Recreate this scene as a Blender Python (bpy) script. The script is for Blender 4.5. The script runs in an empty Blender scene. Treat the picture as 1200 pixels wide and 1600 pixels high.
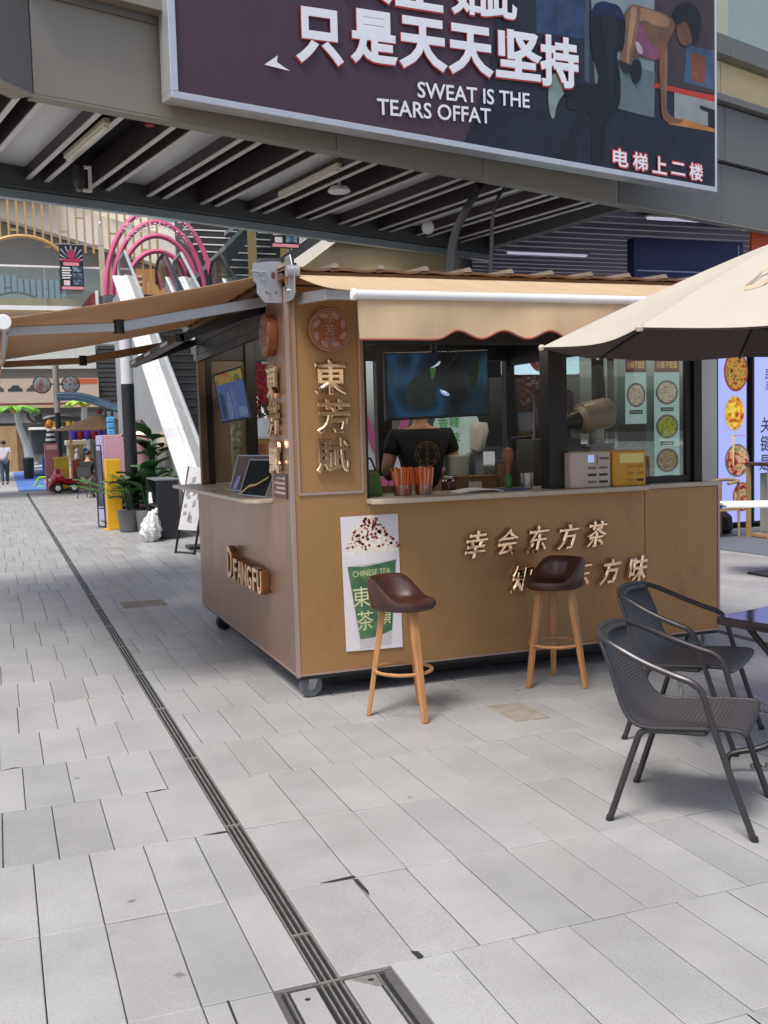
import bpy, bmesh, math, random
from math import radians as RAD, sin, cos, pi
from mathutils import Matrix, Vector

random.seed(7)
scene = bpy.context.scene
COL = scene.collection

# ---------------------------------------------------------------- camera, sky, sun, exposure
cam_data = bpy.data.cameras.new('camera')
cam = bpy.data.objects.new('camera', cam_data)
COL.objects.link(cam)
cam.matrix_world = Matrix(((0.935348, 0.052955, -0.349743, 0.0),
                           (-0.352659, 0.062747, -0.933646, 0.0),
                           (-0.027496, 0.996624, 0.077365, 1.6),
                           (0, 0, 0, 1)))
cam_data.sensor_fit = 'VERTICAL'
cam_data.sensor_height = 36.0
cam_data.lens = 36.0 * 1607 / 1600
cam_data.clip_end = 600
scene.camera = cam

SUN_EL, SUN_AZ = 62.0, 232.0      # compass style: azimuth measured clockwise from +Y
world = bpy.data.worlds.new('World')
scene.world = world
world.use_nodes = True
wn = world.node_tree.nodes
sky = wn.new('ShaderNodeTexSky')
sky.sky_type = 'NISHITA'
sky.sun_disc = False
sky.sun_elevation = RAD(SUN_EL)
sky.sun_rotation = RAD(SUN_AZ)
sky.air_density = 0.9
sky.dust_density = 4.0
sky.ozone_density = 0.6
world.node_tree.links.new(sky.outputs[0], wn['Background'].inputs[0])
wn['Background'].inputs[1].default_value = 0.085

sun_data = bpy.data.lights.new('sun', 'SUN')
sun_data.energy = 1.5
sun_data.angle = RAD(18)
sun_data.color = (1.0, 0.97, 0.93)
sun = bpy.data.objects.new('sun', sun_data)
COL.objects.link(sun)
_d = Vector((sin(RAD(SUN_AZ)) * cos(RAD(SUN_EL)), cos(RAD(SUN_AZ)) * cos(RAD(SUN_EL)), sin(RAD(SUN_EL))))
sun.rotation_euler = _d.to_track_quat('Z', 'Y').to_euler()
sun.location = _d * 60

scene.view_settings.view_transform = 'Standard'
scene.view_settings.look = 'None'
scene.view_settings.exposure = 1.22
scene.view_settings.gamma = 1.0
scene.render.engine = 'CYCLES'
scene.cycles.use_denoising = True
scene.cycles.max_bounces = 8
scene.cycles.transparent_max_bounces = 16
scene.cycles.sample_clamp_indirect = 4.0
scene.cycles.caustics_reflective = False
scene.cycles.caustics_refractive = False

# ---------------------------------------------------------------- helpers
def C(h):
    """sRGB hex -> linear rgb"""
    h = h.lstrip('#')
    out = []
    for i in (0, 2, 4):
        v = int(h[i:i + 2], 16) / 255
        out.append(v / 12.92 if v <= 0.04045 else ((v + 0.055) / 1.055) ** 2.4)
    return tuple(out)

MATS = {}
def mat(name, col=(0.5, 0.5, 0.5), rough=0.5, metal=0.0, var=0.12, scale=6.0, bump=0.0, bscale=60.0,
        emit=0.0, ecol=None, stretch=None, rvar=0.05, coat=0.0, spec=0.5, attr=None):
    """Principled material whose colour and gloss are broken up with noise in object space."""
    if name in MATS:
        return MATS[name]
    if isinstance(col, str):
        col = C(col)
    m = bpy.data.materials.new(name)
    m.use_nodes = True
    nt = m.node_tree
    N, L = nt.nodes, nt.links
    b = N['Principled BSDF']
    tc = N.new('ShaderNodeTexCoord')
    mp = N.new('ShaderNodeMapping')
    L.new(tc.outputs['Object'], mp.inputs[0])
    if stretch:
        mp.inputs['Scale'].default_value = stretch
    nz = N.new('ShaderNodeTexNoise')
    nz.inputs['Scale'].default_value = scale
    nz.inputs['Detail'].default_value = 6
    nz.inputs['Roughness'].default_value = 0.62
    L.new(mp.outputs[0], nz.inputs[0])
    mr = N.new('ShaderNodeMapRange')
    mr.inputs[1].default_value, mr.inputs[2].default_value = 0.25, 0.75
    mr.inputs[3].default_value, mr.inputs[4].default_value = 1 - var, 1 + var
    L.new(nz.outputs[0], mr.inputs[0])
    mx = N.new('ShaderNodeMix')
    mx.data_type = 'RGBA'
    mx.blend_type = 'MULTIPLY'
    mx.inputs[0].default_value = 1.0
    mx.inputs[6].default_value = (*col, 1)
    L.new(mr.outputs[0], mx.inputs[7])
    out = mx.outputs[2]
    if attr:
        at = N.new('ShaderNodeAttribute')
        at.attribute_name = attr
        m2 = N.new('ShaderNodeMix')
        m2.data_type = 'RGBA'
        m2.blend_type = 'MULTIPLY'
        m2.inputs[0].default_value = 1.0
        L.new(out, m2.inputs[6])
        L.new(at.outputs['Color'], m2.inputs[7])
        out = m2.outputs[2]
    L.new(out, b.inputs['Base Color'])
    rr = N.new('ShaderNodeMapRange')
    rr.inputs[1].default_value, rr.inputs[2].default_value = 0.3, 0.7
    rr.inputs[3].default_value = max(0.02, rough - rvar)
    rr.inputs[4].default_value = min(1.0, rough + rvar)
    L.new(nz.outputs[0], rr.inputs[0])
    L.new(rr.outputs[0], b.inputs['Roughness'])
    b.inputs['Metallic'].default_value = metal
    b.inputs['Specular IOR Level'].default_value = spec
    if coat:
        b.inputs['Coat Weight'].default_value = coat
        b.inputs['Coat Roughness'].default_value = 0.1
    if bump:
        n2 = N.new('ShaderNodeTexNoise')
        n2.inputs['Scale'].default_value = bscale
        n2.inputs['Detail'].default_value = 4
        L.new(mp.outputs[0], n2.inputs[0])
        bp = N.new('ShaderNodeBump')
        bp.inputs['Strength'].default_value = bump
        bp.inputs['Distance'].default_value = 0.01
        L.new(n2.outputs[0], bp.inputs['Height'])
        L.new(bp.outputs[0], b.inputs['Normal'])
    if emit:
        b.inputs['Emission Color'].default_value = (*(C(ecol) if isinstance(ecol, str) else (ecol or col)), 1)
        b.inputs['Emission Strength'].default_value = emit
    MATS[name] = m
    return m

def glass(name, tint=(0.9, 0.95, 0.94), gloss=0.12, rough=0.02, fres=0.7):
    """thin pane: mostly see-through, mirror-like at grazing angles"""
    if name in MATS:
        return MATS[name]
    m = bpy.data.materials.new(name)
    m.use_nodes = True
    N, L = m.node_tree.nodes, m.node_tree.links
    N.remove(N['Principled BSDF'])
    tr = N.new('ShaderNodeBsdfTransparent')
    tr.inputs[0].default_value = (*tint, 1)
    gl = N.new('ShaderNodeBsdfGlossy')
    gl.inputs['Roughness'].default_value = rough
    lw = N.new('ShaderNodeLayerWeight')
    lw.inputs[0].default_value = 0.35
    ad = N.new('ShaderNodeMath')
    ad.operation = 'MULTIPLY_ADD'
    ad.inputs[1].default_value = fres
    ad.inputs[2].default_value = gloss
    ad.use_clamp = True
    L.new(lw.outputs['Fresnel'], ad.inputs[0])
    mx = N.new('ShaderNodeMixShader')
    L.new(ad.outputs[0], mx.inputs[0])
    L.new(tr.outputs[0], mx.inputs[1])
    L.new(gl.outputs[0], mx.inputs[2])
    L.new(mx.outputs[0], N['Material Output'].inputs[0])
    MATS[name] = m
    return m

def ramp_mat(name, cols, scale=8.0, emit=0.0, rough=0.5, kind='noise', detail=3.0):
    """several colours mixed by noise or cells: food prints, screens, flowers"""
    if name in MATS:
        return MATS[name]
    m = bpy.data.materials.new(name)
    m.use_nodes = True
    N, L = m.node_tree.nodes, m.node_tree.links
    b = N['Principled BSDF']
    tc = N.new('ShaderNodeTexCoord')
    if kind == 'noise':
        t = N.new('ShaderNodeTexNoise')
        t.inputs['Detail'].default_value = detail
        src = t.outputs[0]
    else:
        t = N.new('ShaderNodeTexVoronoi')
        src = t.outputs['Color']
    t.inputs['Scale'].default_value = scale
    L.new(tc.outputs['Object'], t.inputs[0])
    r = N.new('ShaderNodeValToRGB')
    e = r.color_ramp.elements
    n = len(cols)
    lo, hi = (0.3, 0.7) if kind == 'noise' else (0.05, 0.95)
    while len(e) < n:
        e.new(0.5)
    for i, c in enumerate(cols):
        e[i].position = lo + (hi - lo) * i / (n - 1)
        e[i].color = (*(C(c) if isinstance(c, str) else c), 1)
    L.new(src, r.inputs[0])
    L.new(r.outputs[0], b.inputs['Base Color'])
    b.inputs['Roughness'].default_value = rough
    if emit:
        L.new(r.outputs[0], b.inputs['Emission Color'])
        b.inputs['Emission Strength'].default_value = emit
    MATS[name] = m
    return m

def add_smudges(m, scale=3.0, lo=0.56, hi=0.70, dark=0.82, stretch=(1, 1, 0.5)):
    """wiped-over dirt and finger marks: irregular patches that dull the panel"""
    N, L = m.node_tree.nodes, m.node_tree.links
    b = N['Principled BSDF']
    tc = N.new('ShaderNodeTexCoord')
    mp = N.new('ShaderNodeMapping'); mp.inputs['Scale'].default_value = stretch
    L.new(tc.outputs['Object'], mp.inputs[0])
    nz = N.new('ShaderNodeTexNoise'); nz.inputs['Scale'].default_value = scale; nz.inputs['Detail'].default_value = 10; nz.inputs['Roughness'].default_value = 0.72
    L.new(mp.outputs[0], nz.inputs[0])
    mr = N.new('ShaderNodeMapRange'); mr.inputs[1].default_value = lo; mr.inputs[2].default_value = hi
    mr.inputs[3].default_value = 1.0; mr.inputs[4].default_value = dark
    L.new(nz.outputs[0], mr.inputs[0])
    src = b.inputs['Base Color'].links[0].from_socket
    mx = N.new('ShaderNodeMix'); mx.data_type = 'RGBA'; mx.blend_type = 'MULTIPLY'; mx.inputs[0].default_value = 1.0
    L.new(src, mx.inputs[6]); L.new(mr.outputs[0], mx.inputs[7]); L.new(mx.outputs[2], b.inputs['Base Color'])
    rs = b.inputs['Roughness'].links[0].from_socket
    ad = N.new('ShaderNodeMath'); ad.operation = 'ADD'
    m2 = N.new('ShaderNodeMapRange'); m2.inputs[1].default_value = lo - 0.1; m2.inputs[2].default_value = hi
    m2.inputs[3].default_value = 0.0; m2.inputs[4].default_value = 0.16
    L.new(nz.outputs[0], m2.inputs[0]); L.new(rs, ad.inputs[0]); L.new(m2.outputs[0], ad.inputs[1]); L.new(ad.outputs[0], b.inputs['Roughness'])
    return m

def add_weave(m, scale, strength, dist=0.004):
    """woven grid with tiny openings, laid out along the surface by the 'weave' attribute"""
    N, L = m.node_tree.nodes, m.node_tree.links
    b = N['Principled BSDF']
    at = N.new('ShaderNodeAttribute')
    at.attribute_name = 'weave'
    hs = []
    for d in ('X', 'Y'):
        w = N.new('ShaderNodeTexWave')
        w.bands_direction = d
        w.inputs['Scale'].default_value = scale
        w.inputs['Distortion'].default_value = 0.0
        L.new(at.outputs['Vector'], w.inputs[0])
        hs.append(w.outputs[1])
    a2 = N.new('ShaderNodeMath'); a2.operation = 'MAXIMUM'
    L.new(hs[0], a2.inputs[0]); L.new(hs[1], a2.inputs[1])
    src = b.inputs['Base Color'].links[0].from_socket
    mr = N.new('ShaderNodeMapRange'); mr.inputs[1].default_value = 0.25; mr.inputs[2].default_value = 0.6
    mr.inputs[3].default_value = 0.12; mr.inputs[4].default_value = 1.0
    L.new(a2.outputs[0], mr.inputs[0])
    mx = N.new('ShaderNodeMix'); mx.data_type = 'RGBA'; mx.blend_type = 'MULTIPLY'; mx.inputs[0].default_value = 1.0
    L.new(src, mx.inputs[6]); L.new(mr.outputs[0], mx.inputs[7]); L.new(mx.outputs[2], b.inputs['Base Color'])
    bp = N.new('ShaderNodeBump')
    bp.inputs['Strength'].default_value = strength
    bp.inputs['Distance'].default_value = dist
    L.new(a2.outputs[0], bp.inputs['Height'])
    L.new(bp.outputs[0], b.inputs['Normal'])
    return m

WM = {}          # world matrix of every parent made here

def winv(parent):
    return WM[parent.name].inverted() if parent and parent.name in WM else Matrix.Identity(4)

class MB:
    """collects simple solids, builds them as one mesh object"""
    def __init__(s):
        s.v, s.f = [], []
    def add(s, vs, fs):
        o = len(s.v)
        s.v += [tuple(p) for p in vs]
        s.f += [tuple(i + o for i in f) for f in fs]
        return s
    def box(s, x0, x1, y0, y1, z0, z1):
        vs = [(x, y, z) for z in (z0, z1) for y in (y0, y1) for x in (x0, x1)]
        return s.add(vs, [(0, 2, 3, 1), (4, 5, 7, 6), (0, 1, 5, 4), (2, 6, 7, 3), (0, 4, 6, 2), (1, 3, 7, 5)])
    def frame_box(s, o, a, b, c):
        """box from corner o along vectors a, b, c"""
        o, a, b, c = map(Vector, (o, a, b, c))
        vs = [o, o + a, o + b, o + a + b, o + c, o + a + c, o + b + c, o + a + b + c]
        fs = [(0, 2, 3, 1), (4, 5, 7, 6), (0, 1, 5, 4), (2, 6, 7, 3), (0, 4, 6, 2), (1, 3, 7, 5)]
        if a.cross(b).dot(c) < 0:
            fs = [tuple(reversed(f)) for f in fs]
        return s.add(vs, fs)
    def bar(s, p, q, w, h, up=(0, 0, 1)):
        """square bar between two points"""
        p, q = Vector(p), Vector(q)
        d = (q - p).normalized()
        up = Vector(up)
        if abs(d.dot(up)) > 0.98:
            up = Vector((1, 0, 0))
        a = d.cross(up).normalized()
        b = a.cross(d).normalized()
        return s.frame_box(p - a * w / 2 - b * h / 2, q - p, a * w, b * h)
    def tube(s, pts, r, n=8, closed=False, caps=True):
        pts = [Vector(p) for p in pts]
        m = len(pts)
        rs = r if isinstance(r, (list, tuple)) else [r] * m
        ref = None
        rings = []
        for i, p in enumerate(pts):
            a = pts[(i - 1) % m] if (i > 0 or closed) else p
            b = pts[(i + 1) % m] if (i < m - 1 or closed) else p
            d = (b - a).normalized()
            if ref is None:
                ref = Vector((0, 0, 1)) if abs(d.z) < 0.9 else Vector((1, 0, 0))
            u = (ref - d * ref.dot(d))
            u = u.normalized() if u.length > 1e-6 else d.orthogonal().normalized()
            ref = u
            w = d.cross(u)
            rings.append([p + (u * cos(2 * pi * k / n) + w * sin(2 * pi * k / n)) * rs[i] for k in range(n)])
        o = len(s.v)
        for rg in rings:
            s.v += [tuple(q) for q in rg]
        for i in range(m if closed else m - 1):
            j = (i + 1) % m
            for k in range(n):
                k2 = (k + 1) % n
                s.f.append((o + i * n + k, o + i * n + k2, o + j * n + k2, o + j * n + k))
        if caps and not closed:
            s.f.append(tuple(o + k for k in reversed(range(n))))
            s.f.append(tuple(o + (m - 1) * n + k for k in range(n)))
        return s
    def cyl(s, p, q, r0, r1=None, n=16):
        return s.tube([p, q], [r0, r0 if r1 is None else r1], n)
    def lathe(s, prof, o=(0, 0, 0), n=20, axis='Z'):
        """prof: list of (radius, height)"""
        base = len(s.v)
        for r, h in prof:
            for k in range(n):
                a = 2 * pi * k / n
                p = (r * cos(a), r * sin(a), h)
                if axis == 'X':
                    p = (h, p[0], p[1])
                elif axis == 'Y':
                    p = (p[0], h, -p[1])
                s.v.append((p[0] + o[0], p[1] + o[1], p[2] + o[2]))
        for i in range(len(prof) - 1):
            for k in range(n):
                k2 = (k + 1) % n
                s.f.append((base + i * n + k, base + i * n + k2, base + (i + 1) * n + k2, base + (i + 1) * n + k))
        s.f.append(tuple(base + k for k in reversed(range(n))))
        s.f.append(tuple(base + (len(prof) - 1) * n + k for k in range(n)))
        return s
    def prism(s, poly, o, a, b, c):
        """2-D polygon in the plane (a, b) at o, extruded along vector c"""
        o, a, b, c = map(Vector, (o, a, b, c))
        n = len(poly)
        vs = [o + a * x + b * y for x, y in poly] + [o + a * x + b * y + c for x, y in poly]
        fs = [tuple(reversed(range(n))), tuple(range(n, 2 * n))]
        fs += [(i, (i + 1) % n, (i + 1) % n + n, i + n) for i in range(n)]
        return s.add(vs, fs)
    def sheet(s, fn, nu, nv):
        o = len(s.v)
        for j in range(nv + 1):
            for i in range(nu + 1):
                s.v.append(tuple(fn(i / nu, j / nv)))
        for j in range(nv):
            for i in range(nu):
                k = o + j * (nu + 1) + i
                s.f.append((k, k + 1, k + nu + 2, k + nu + 1))
        return s
    def shell(s, fn, nu, nv, t):
        """sheet with thickness t along its normals"""
        P = [[Vector(fn(i / nu, j / nv)) for i in range(nu + 1)] for j in range(nv + 1)]
        def nrm(i, j):
            a = P[j][min(i + 1, nu)] - P[j][max(i - 1, 0)]
            b = P[min(j + 1, nv)][i] - P[max(j - 1, 0)][i]
            n = a.cross(b)
            return n.normalized() if n.length > 1e-9 else Vector((0, 0, 1))
        Q = [[P[j][i] - nrm(i, j) * t for i in range(nu + 1)] for j in range(nv + 1)]
        o = len(s.v)
        W_ = nu + 1
        for grid in (P, Q):
            for row in grid:
                s.v += [tuple(p) for p in row]
        h = W_ * (nv + 1)
        for j in range(nv):
            for i in range(nu):
                k = o + j * W_ + i
                s.f.append((k, k + 1, k + W_ + 1, k + W_))
                s.f.append((k + h + W_, k + h + W_ + 1, k + h + 1, k + h))
        edge = [(i, 0) for i in range(nu + 1)] + [(nu, j) for j in range(1, nv + 1)] + \
               [(i, nv) for i in range(nu - 1, -1, -1)] + [(0, j) for j in range(nv - 1, 0, -1)]
        for a, b in zip(edge, edge[1:] + edge[:1]):
            ka, kb = o + a[1] * W_ + a[0], o + b[1] * W_ + b[0]
            s.f.append((kb, ka, ka + h, kb + h))
        return s
    def build(s, name, m, parent=None, smooth=False, bevel=0.0, angle=35, subsurf=0):
        me = bpy.data.meshes.new(name)
        me.from_pydata(s.v, [], s.f)
        me.update()
        if smooth:
            me.polygons.foreach_set('use_smooth', [True] * len(me.polygons))
            me.set_sharp_from_angle(angle=RAD(angle))
        return link(name, me, m, parent, bevel, subsurf)

def link(name, me, m, parent=None, bevel=0.0, subsurf=0):
    if not me.materials:
        me.materials.append(m)
    o = bpy.data.objects.new(name, me)
    COL.objects.link(o)
    if parent:
        o.parent = parent
        o.matrix_parent_inverse = winv(parent)
    WM[o.name] = Matrix.Identity(4)
    if bevel:
        b = o.modifiers.new('bevel', 'BEVEL')
        b.width = bevel
        b.segments = 2
        b.limit_method = 'ANGLE'
    if subsurf:
        b = o.modifiers.new('sub', 'SUBSURF')
        b.levels = b.render_levels = subsurf
    return o

def tag(o, label, cat=None, group=None, kind=None):
    if label:
        o['label'] = label
    if cat:
        o['category'] = cat
    if group:
        o['group'] = group
    if kind:
        o['kind'] = kind
    return o

def thing(name, label, cat, loc=(0, 0, 0), group=None):
    """Empty at the base of a thing; parts are modelled in world coordinates"""
    o = bpy.data.objects.new(name, None)
    COL.objects.link(o)
    o.empty_display_size = 0.1
    o.location = loc
    WM[o.name] = Matrix.Translation(loc)
    return tag(o, label, cat, group)

def holder(name, parent):
    """Empty that is a part with sub-parts"""
    o = bpy.data.objects.new(name, None)
    COL.objects.link(o)
    o.empty_display_size = 0.05
    o.parent = parent
    o.matrix_parent_inverse = winv(parent)
    WM[o.name] = Matrix.Identity(4)
    return o

def copy_tree(o, parent=None):
    c = o.copy()
    COL.objects.link(c)
    c.parent = parent
    for ch in list(o.children):
        copy_tree(ch, c)
    return c

def structure(o):
    o['kind'] = 'structure'
    return o

_TXT = {}
def text_geo(s, size=1.0, extrude=0.0, bold=0.0, res=3):
    key = (s, extrude / size, bold, res)
    if key not in _TXT:
        cu = bpy.data.curves.new('txt', 'FONT')
        cu.body = s
        cu.size = 1.0
        cu.extrude = extrude / size
        if bold > 0:
            cu.bevel_depth = bold
            cu.bevel_resolution = 0
        else:
            cu.offset = bold
        cu.resolution_u = res
        ob = bpy.data.objects.new('txt', cu)
        COL.objects.link(ob)
        dg = bpy.context.evaluated_depsgraph_get()
        ev = ob.evaluated_get(dg)
        me = ev.to_mesh()
        vs = [v.co.copy() for v in me.vertices]
        fs = [tuple(p.vertices) for p in me.polygons]
        ev.to_mesh_clear()
        bpy.data.objects.remove(ob)
        bpy.data.curves.remove(cu)
        _TXT[key] = (vs, fs)
    return _TXT[key]

def text(mb, s, o, right, up, w=None, h=None, extrude=0.0, bold=0.0, center=True, shear=0.0, res=3):
    """lettering at o (centre), fitted to width w and height h, drawn in the plane (right, up)"""
    vs, fs = text_geo(s, 1.0, 0.05 if extrude else 0.0, bold * 0.8, res)
    if not vs:
        return mb
    x0, x1 = min(v.x for v in vs), max(v.x for v in vs)
    y0, y1 = min(v.y for v in vs), max(v.y for v in vs)
    z0, z1 = min(v.z for v in vs), max(v.z for v in vs)
    sx = w / (x1 - x0) if w else None
    sy = h / (y1 - y0) if h else sx
    sx = sx or sy
    o, right, up = Vector(o), Vector(right).normalized(), Vector(up).normalized()
    n = right.cross(up)
    out = []
    for v in vs:
        x = (v.x - (x0 + x1) / 2) * sx
        y = (v.y - (y0 + y1) / 2) * sy
        if not center:
            x += (x1 - x0) * sx / 2
            y += (y1 - y0) * sy / 2
        x += y * shear
        z = (v.z - z0) / (z1 - z0) * (extrude or 0.0008) if z1 - z0 > 1e-6 else 0.0
        out.append(o + right * x + up * y + n * z)
    return mb.add(out, fs)

def disc(mb, o, right, up, rx, ry=None, t=0.0, n=28, a0=0.0, a1=2 * pi):
    o, right, up = Vector(o), Vector(right).normalized(), Vector(up).normalized()
    ry = ry or rx
    pts = [(cos(a0 + (a1 - a0) * k / n) * rx, sin(a0 + (a1 - a0) * k / n) * ry) for k in range(n)]
    if t:
        return mb.prism(pts, o, right, up, right.cross(up) * t)
    return mb.add([o + right * x + up * y for x, y in pts], [tuple(range(n))])

def ring(mb, o, right, up, r0, r1, t=0.0, n=32):
    """flat annulus"""
    o, right, up = Vector(o), Vector(right).normalized(), Vector(up).normalized()
    nn = right.cross(up)
    vs, fs = [], []
    for rr in (r0, r1):
        for k in range(n):
            a = 2 * pi * k / n
            vs.append(o + right * cos(a) * rr + up * sin(a) * rr + nn * t)
    for k in range(n):
        k2 = (k + 1) % n
        fs.append((k, k + n, k2 + n, k2))
    return mb.add(vs, fs)

def rrect(w, h, r, n=4):
    out = []
    for cx, cy, a in ((w / 2 - r, h / 2 - r, 0), (-w / 2 + r, h / 2 - r, 90), (-w / 2 + r, -h / 2 + r, 180), (w / 2 - r, -h / 2 + r, 270)):
        for k in range(n + 1):
            t = RAD(a + 90 * k / n)
            out.append((cx + r * cos(t), cy + r * sin(t)))
    return out

def smooth_path(pts, n=6):
    """Catmull-Rom through the points"""
    P = [Vector(p) for p in pts]
    P = [P[0] * 2 - P[1]] + P + [P[-1] * 2 - P[-2]]
    out = []
    for i in range(1, len(P) - 2):
        for k in range(n):
            t = k / n
            a, b, c, d = P[i - 1], P[i], P[i + 1], P[i + 2]
            out.append(0.5 * ((2 * b) + (c - a) * t + (2 * a - 5 * b + 4 * c - d) * t * t + (3 * b - a - 3 * c + d) * t ** 3))
    out.append(P[-2])
    return out

def skin_mesh(name, joints, edges, sub=2, root=0):
    """continuous body from a skeleton; joints: list of ((x,y,z), radius or (rx, ry))"""
    me = bpy.data.meshes.new(name)
    me.from_pydata([j[0] for j in joints], edges, [])
    ob = bpy.data.objects.new(name, me)
    COL.objects.link(ob)
    ob.modifiers.new('skin', 'SKIN')
    sv = me.skin_vertices[0].data
    for i, j in enumerate(joints):
        r = j[1]
        sv[i].radius = (r, r) if not isinstance(r, tuple) else r
        sv[i].use_root = (i == root)
    ss = ob.modifiers.new('sub', 'SUBSURF')
    ss.levels = ss.render_levels = sub
    dg = bpy.context.evaluated_depsgraph_get()
    ev = ob.evaluated_get(dg)
    out = bpy.data.meshes.new_from_object(ev)
    bpy.data.objects.remove(ob)
    bpy.data.meshes.remove(me)
    out.name = name
    out.polygons.foreach_set('use_smooth', [True] * len(out.polygons))
    return out

XA, YA, ZA = Vector((1, 0, 0)), Vector((0, 1, 0)), Vector((0, 0, 1))

# ================================================================ THE SETTING
# ---------------------------------------------------------------- pavement
M_GROUT = mat('grout', (0.08, 0.078, 0.074), 0.95, var=0.3, scale=9)
def granite(name, attr):
    m = mat(name, (0.325, 0.324, 0.320), 0.42, var=0.06, scale=2.2, attr=attr, rvar=0.1, spec=0.5)
    N, L = m.node_tree.nodes, m.node_tree.links
    b = N['Principled BSDF']
    tc = N.new('ShaderNodeTexCoord')
    src = b.inputs['Base Color'].links[0].from_socket
    # fine speckle
    sp = N.new('ShaderNodeTexNoise'); sp.inputs['Scale'].default_value = 260; sp.inputs['Detail'].default_value = 2
    L.new(tc.outputs['Object'], sp.inputs[0])
    mr = N.new('ShaderNodeMapRange'); mr.inputs[1].default_value = 0.3; mr.inputs[2].default_value = 0.7
    mr.inputs[3].default_value = 0.80; mr.inputs[4].default_value = 1.18
    L.new(sp.outputs[0], mr.inputs[0])
    # stains: broad grime and scattered spots
    st = N.new('ShaderNodeTexNoise'); st.inputs['Scale'].default_value = 1.3; st.inputs['Detail'].default_value = 8
    st.inputs['Roughness'].default_value = 0.7
    L.new(tc.outputs['Object'], st.inputs[0])
    ms = N.new('ShaderNodeMapRange'); ms.inputs[1].default_value = 0.36; ms.inputs[2].default_value = 0.58
    ms.inputs[3].default_value = 0.85; ms.inputs[4].default_value = 1.0
    L.new(st.outputs[0], ms.inputs[0])
    vo = N.new('ShaderNodeTexVoronoi'); vo.inputs['Scale'].default_value = 3.1
    L.new(tc.outputs['Object'], vo.inputs[0])
    nd = N.new('ShaderNodeTexNoise'); nd.inputs['Scale'].default_value = 40
    L.new(tc.outputs['Object'], nd.inputs[0])
    ad = N.new('ShaderNodeMath'); ad.operation = 'MULTIPLY_ADD'; ad.inputs[1].default_value = 0.09; 
    L.new(nd.outputs[0], ad.inputs[0]); L.new(vo.outputs['Distance'], ad.inputs[2])
    mv = N.new('ShaderNodeMapRange'); mv.inputs[1].default_value = 0.075; mv.inputs[2].default_value = 0.10
    mv.inputs[3].default_value = 0.55; mv.inputs[4].default_value = 1.0
    L.new(ad.outputs[0], mv.inputs[0])
    cur = src
    for f in (mr.outputs[0], ms.outputs[0], mv.outputs[0]):
        mx = N.new('ShaderNodeMix'); mx.data_type = 'RGBA'; mx.blend_type = 'MULTIPLY'; mx.inputs[0].default_value = 1
        L.new(cur, mx.inputs[6]); L.new(f, mx.inputs[7]); cur = mx.outputs[2]
    L.new(cur, b.inputs['Base Color'])
    bp = N.new('ShaderNodeBump'); bp.inputs['Strength'].default_value = 0.25; bp.inputs['Distance'].default_value = 0.002
    L.new(sp.outputs[0], bp.inputs['Height']); L.new(bp.outputs[0], b.inputs['Normal'])
    return m
M_TILE = granite('granite_tile', 'tone')

pav = structure(MB().add([(-150, -60, -0.012), (150, -60, -0.012), (150, 240, -0.012), (-150, 240, -0.012)],
                         [(0, 1, 2, 3)]).build('pavement', M_GROUT))
pav['label'] = 'light grey granite paving of the pedestrian mall'

DX0, DX1 = 0.80, 0.868           # drain slot
PITCH_Y, PITCH_X, Y_ROW = 0.6235, 0.2055, 2.80
COVER = (0.685, 1.0, 1.9, 2.785)  # access cover over the drain
rng = random.Random(3)
tiles = []
offs = {-2: (0.02, 1.21), -1: (0.05, 1.235), 0: (0.05, 1.33), 1: (0.05, 1.335), 2: (-0.058, 1.335), 3: (0.04, 1.455)}
for j in range(-3, 50):
    y0, y1 = Y_ROW + PITCH_Y * j, Y_ROW + PITCH_Y * (j + 1)
    if j in offs:
        ol, orr = offs[j]
    else:
        ol = 0.045 + (0.1 if rng.random() < 0.45 else 0) + rng.uniform(-0.012, 0.012)
        orr = 1.335 + (0.1 if rng.random() < 0.5 else 0) + rng.uniform(-0.012, 0.012)
    cuts = [ol + PITCH_X * k for k in range(-26, 5)]
    left = [c for c in cuts if c < DX0 - 0.06] + [DX0]
    k0 = -1 if (j in (0, 1) or rng.random() < 0.12) else -9
    right = [DX1] + [orr + PITCH_X * k for k in range(-3 if k0 == -9 else -1, 62) if orr + PITCH_X * k > DX1 + 0.06]
    for seq in (left, right):
        for a, b in zip(seq, seq[1:]):
            ya, yb = y0, y1
            if rng.random() < 0.05 and b - a < 0.25 and j > 3:     # a cut pair instead of one long slab
                ym = y0 + (y1 - y0) * 0.5
                tiles += [(a, b, y0, ym), (a, b, ym, y1)]
            else:
                tiles.append((a, b, ya, yb))
# room for the access cover
cut = []
for (a, b, c, d) in tiles:
    if a < COVER[1] and b > COVER[0] and c < COVER[3] - 0.02 and d > COVER[2]:
        if a < COVER[0] - 0.03: cut.append((a, COVER[0], c, d))
        if b > COVER[1] + 0.03: cut.append((COVER[1], b, c, d))
    else:
        cut.append((a, b, c, d))
tiles = cut

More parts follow.
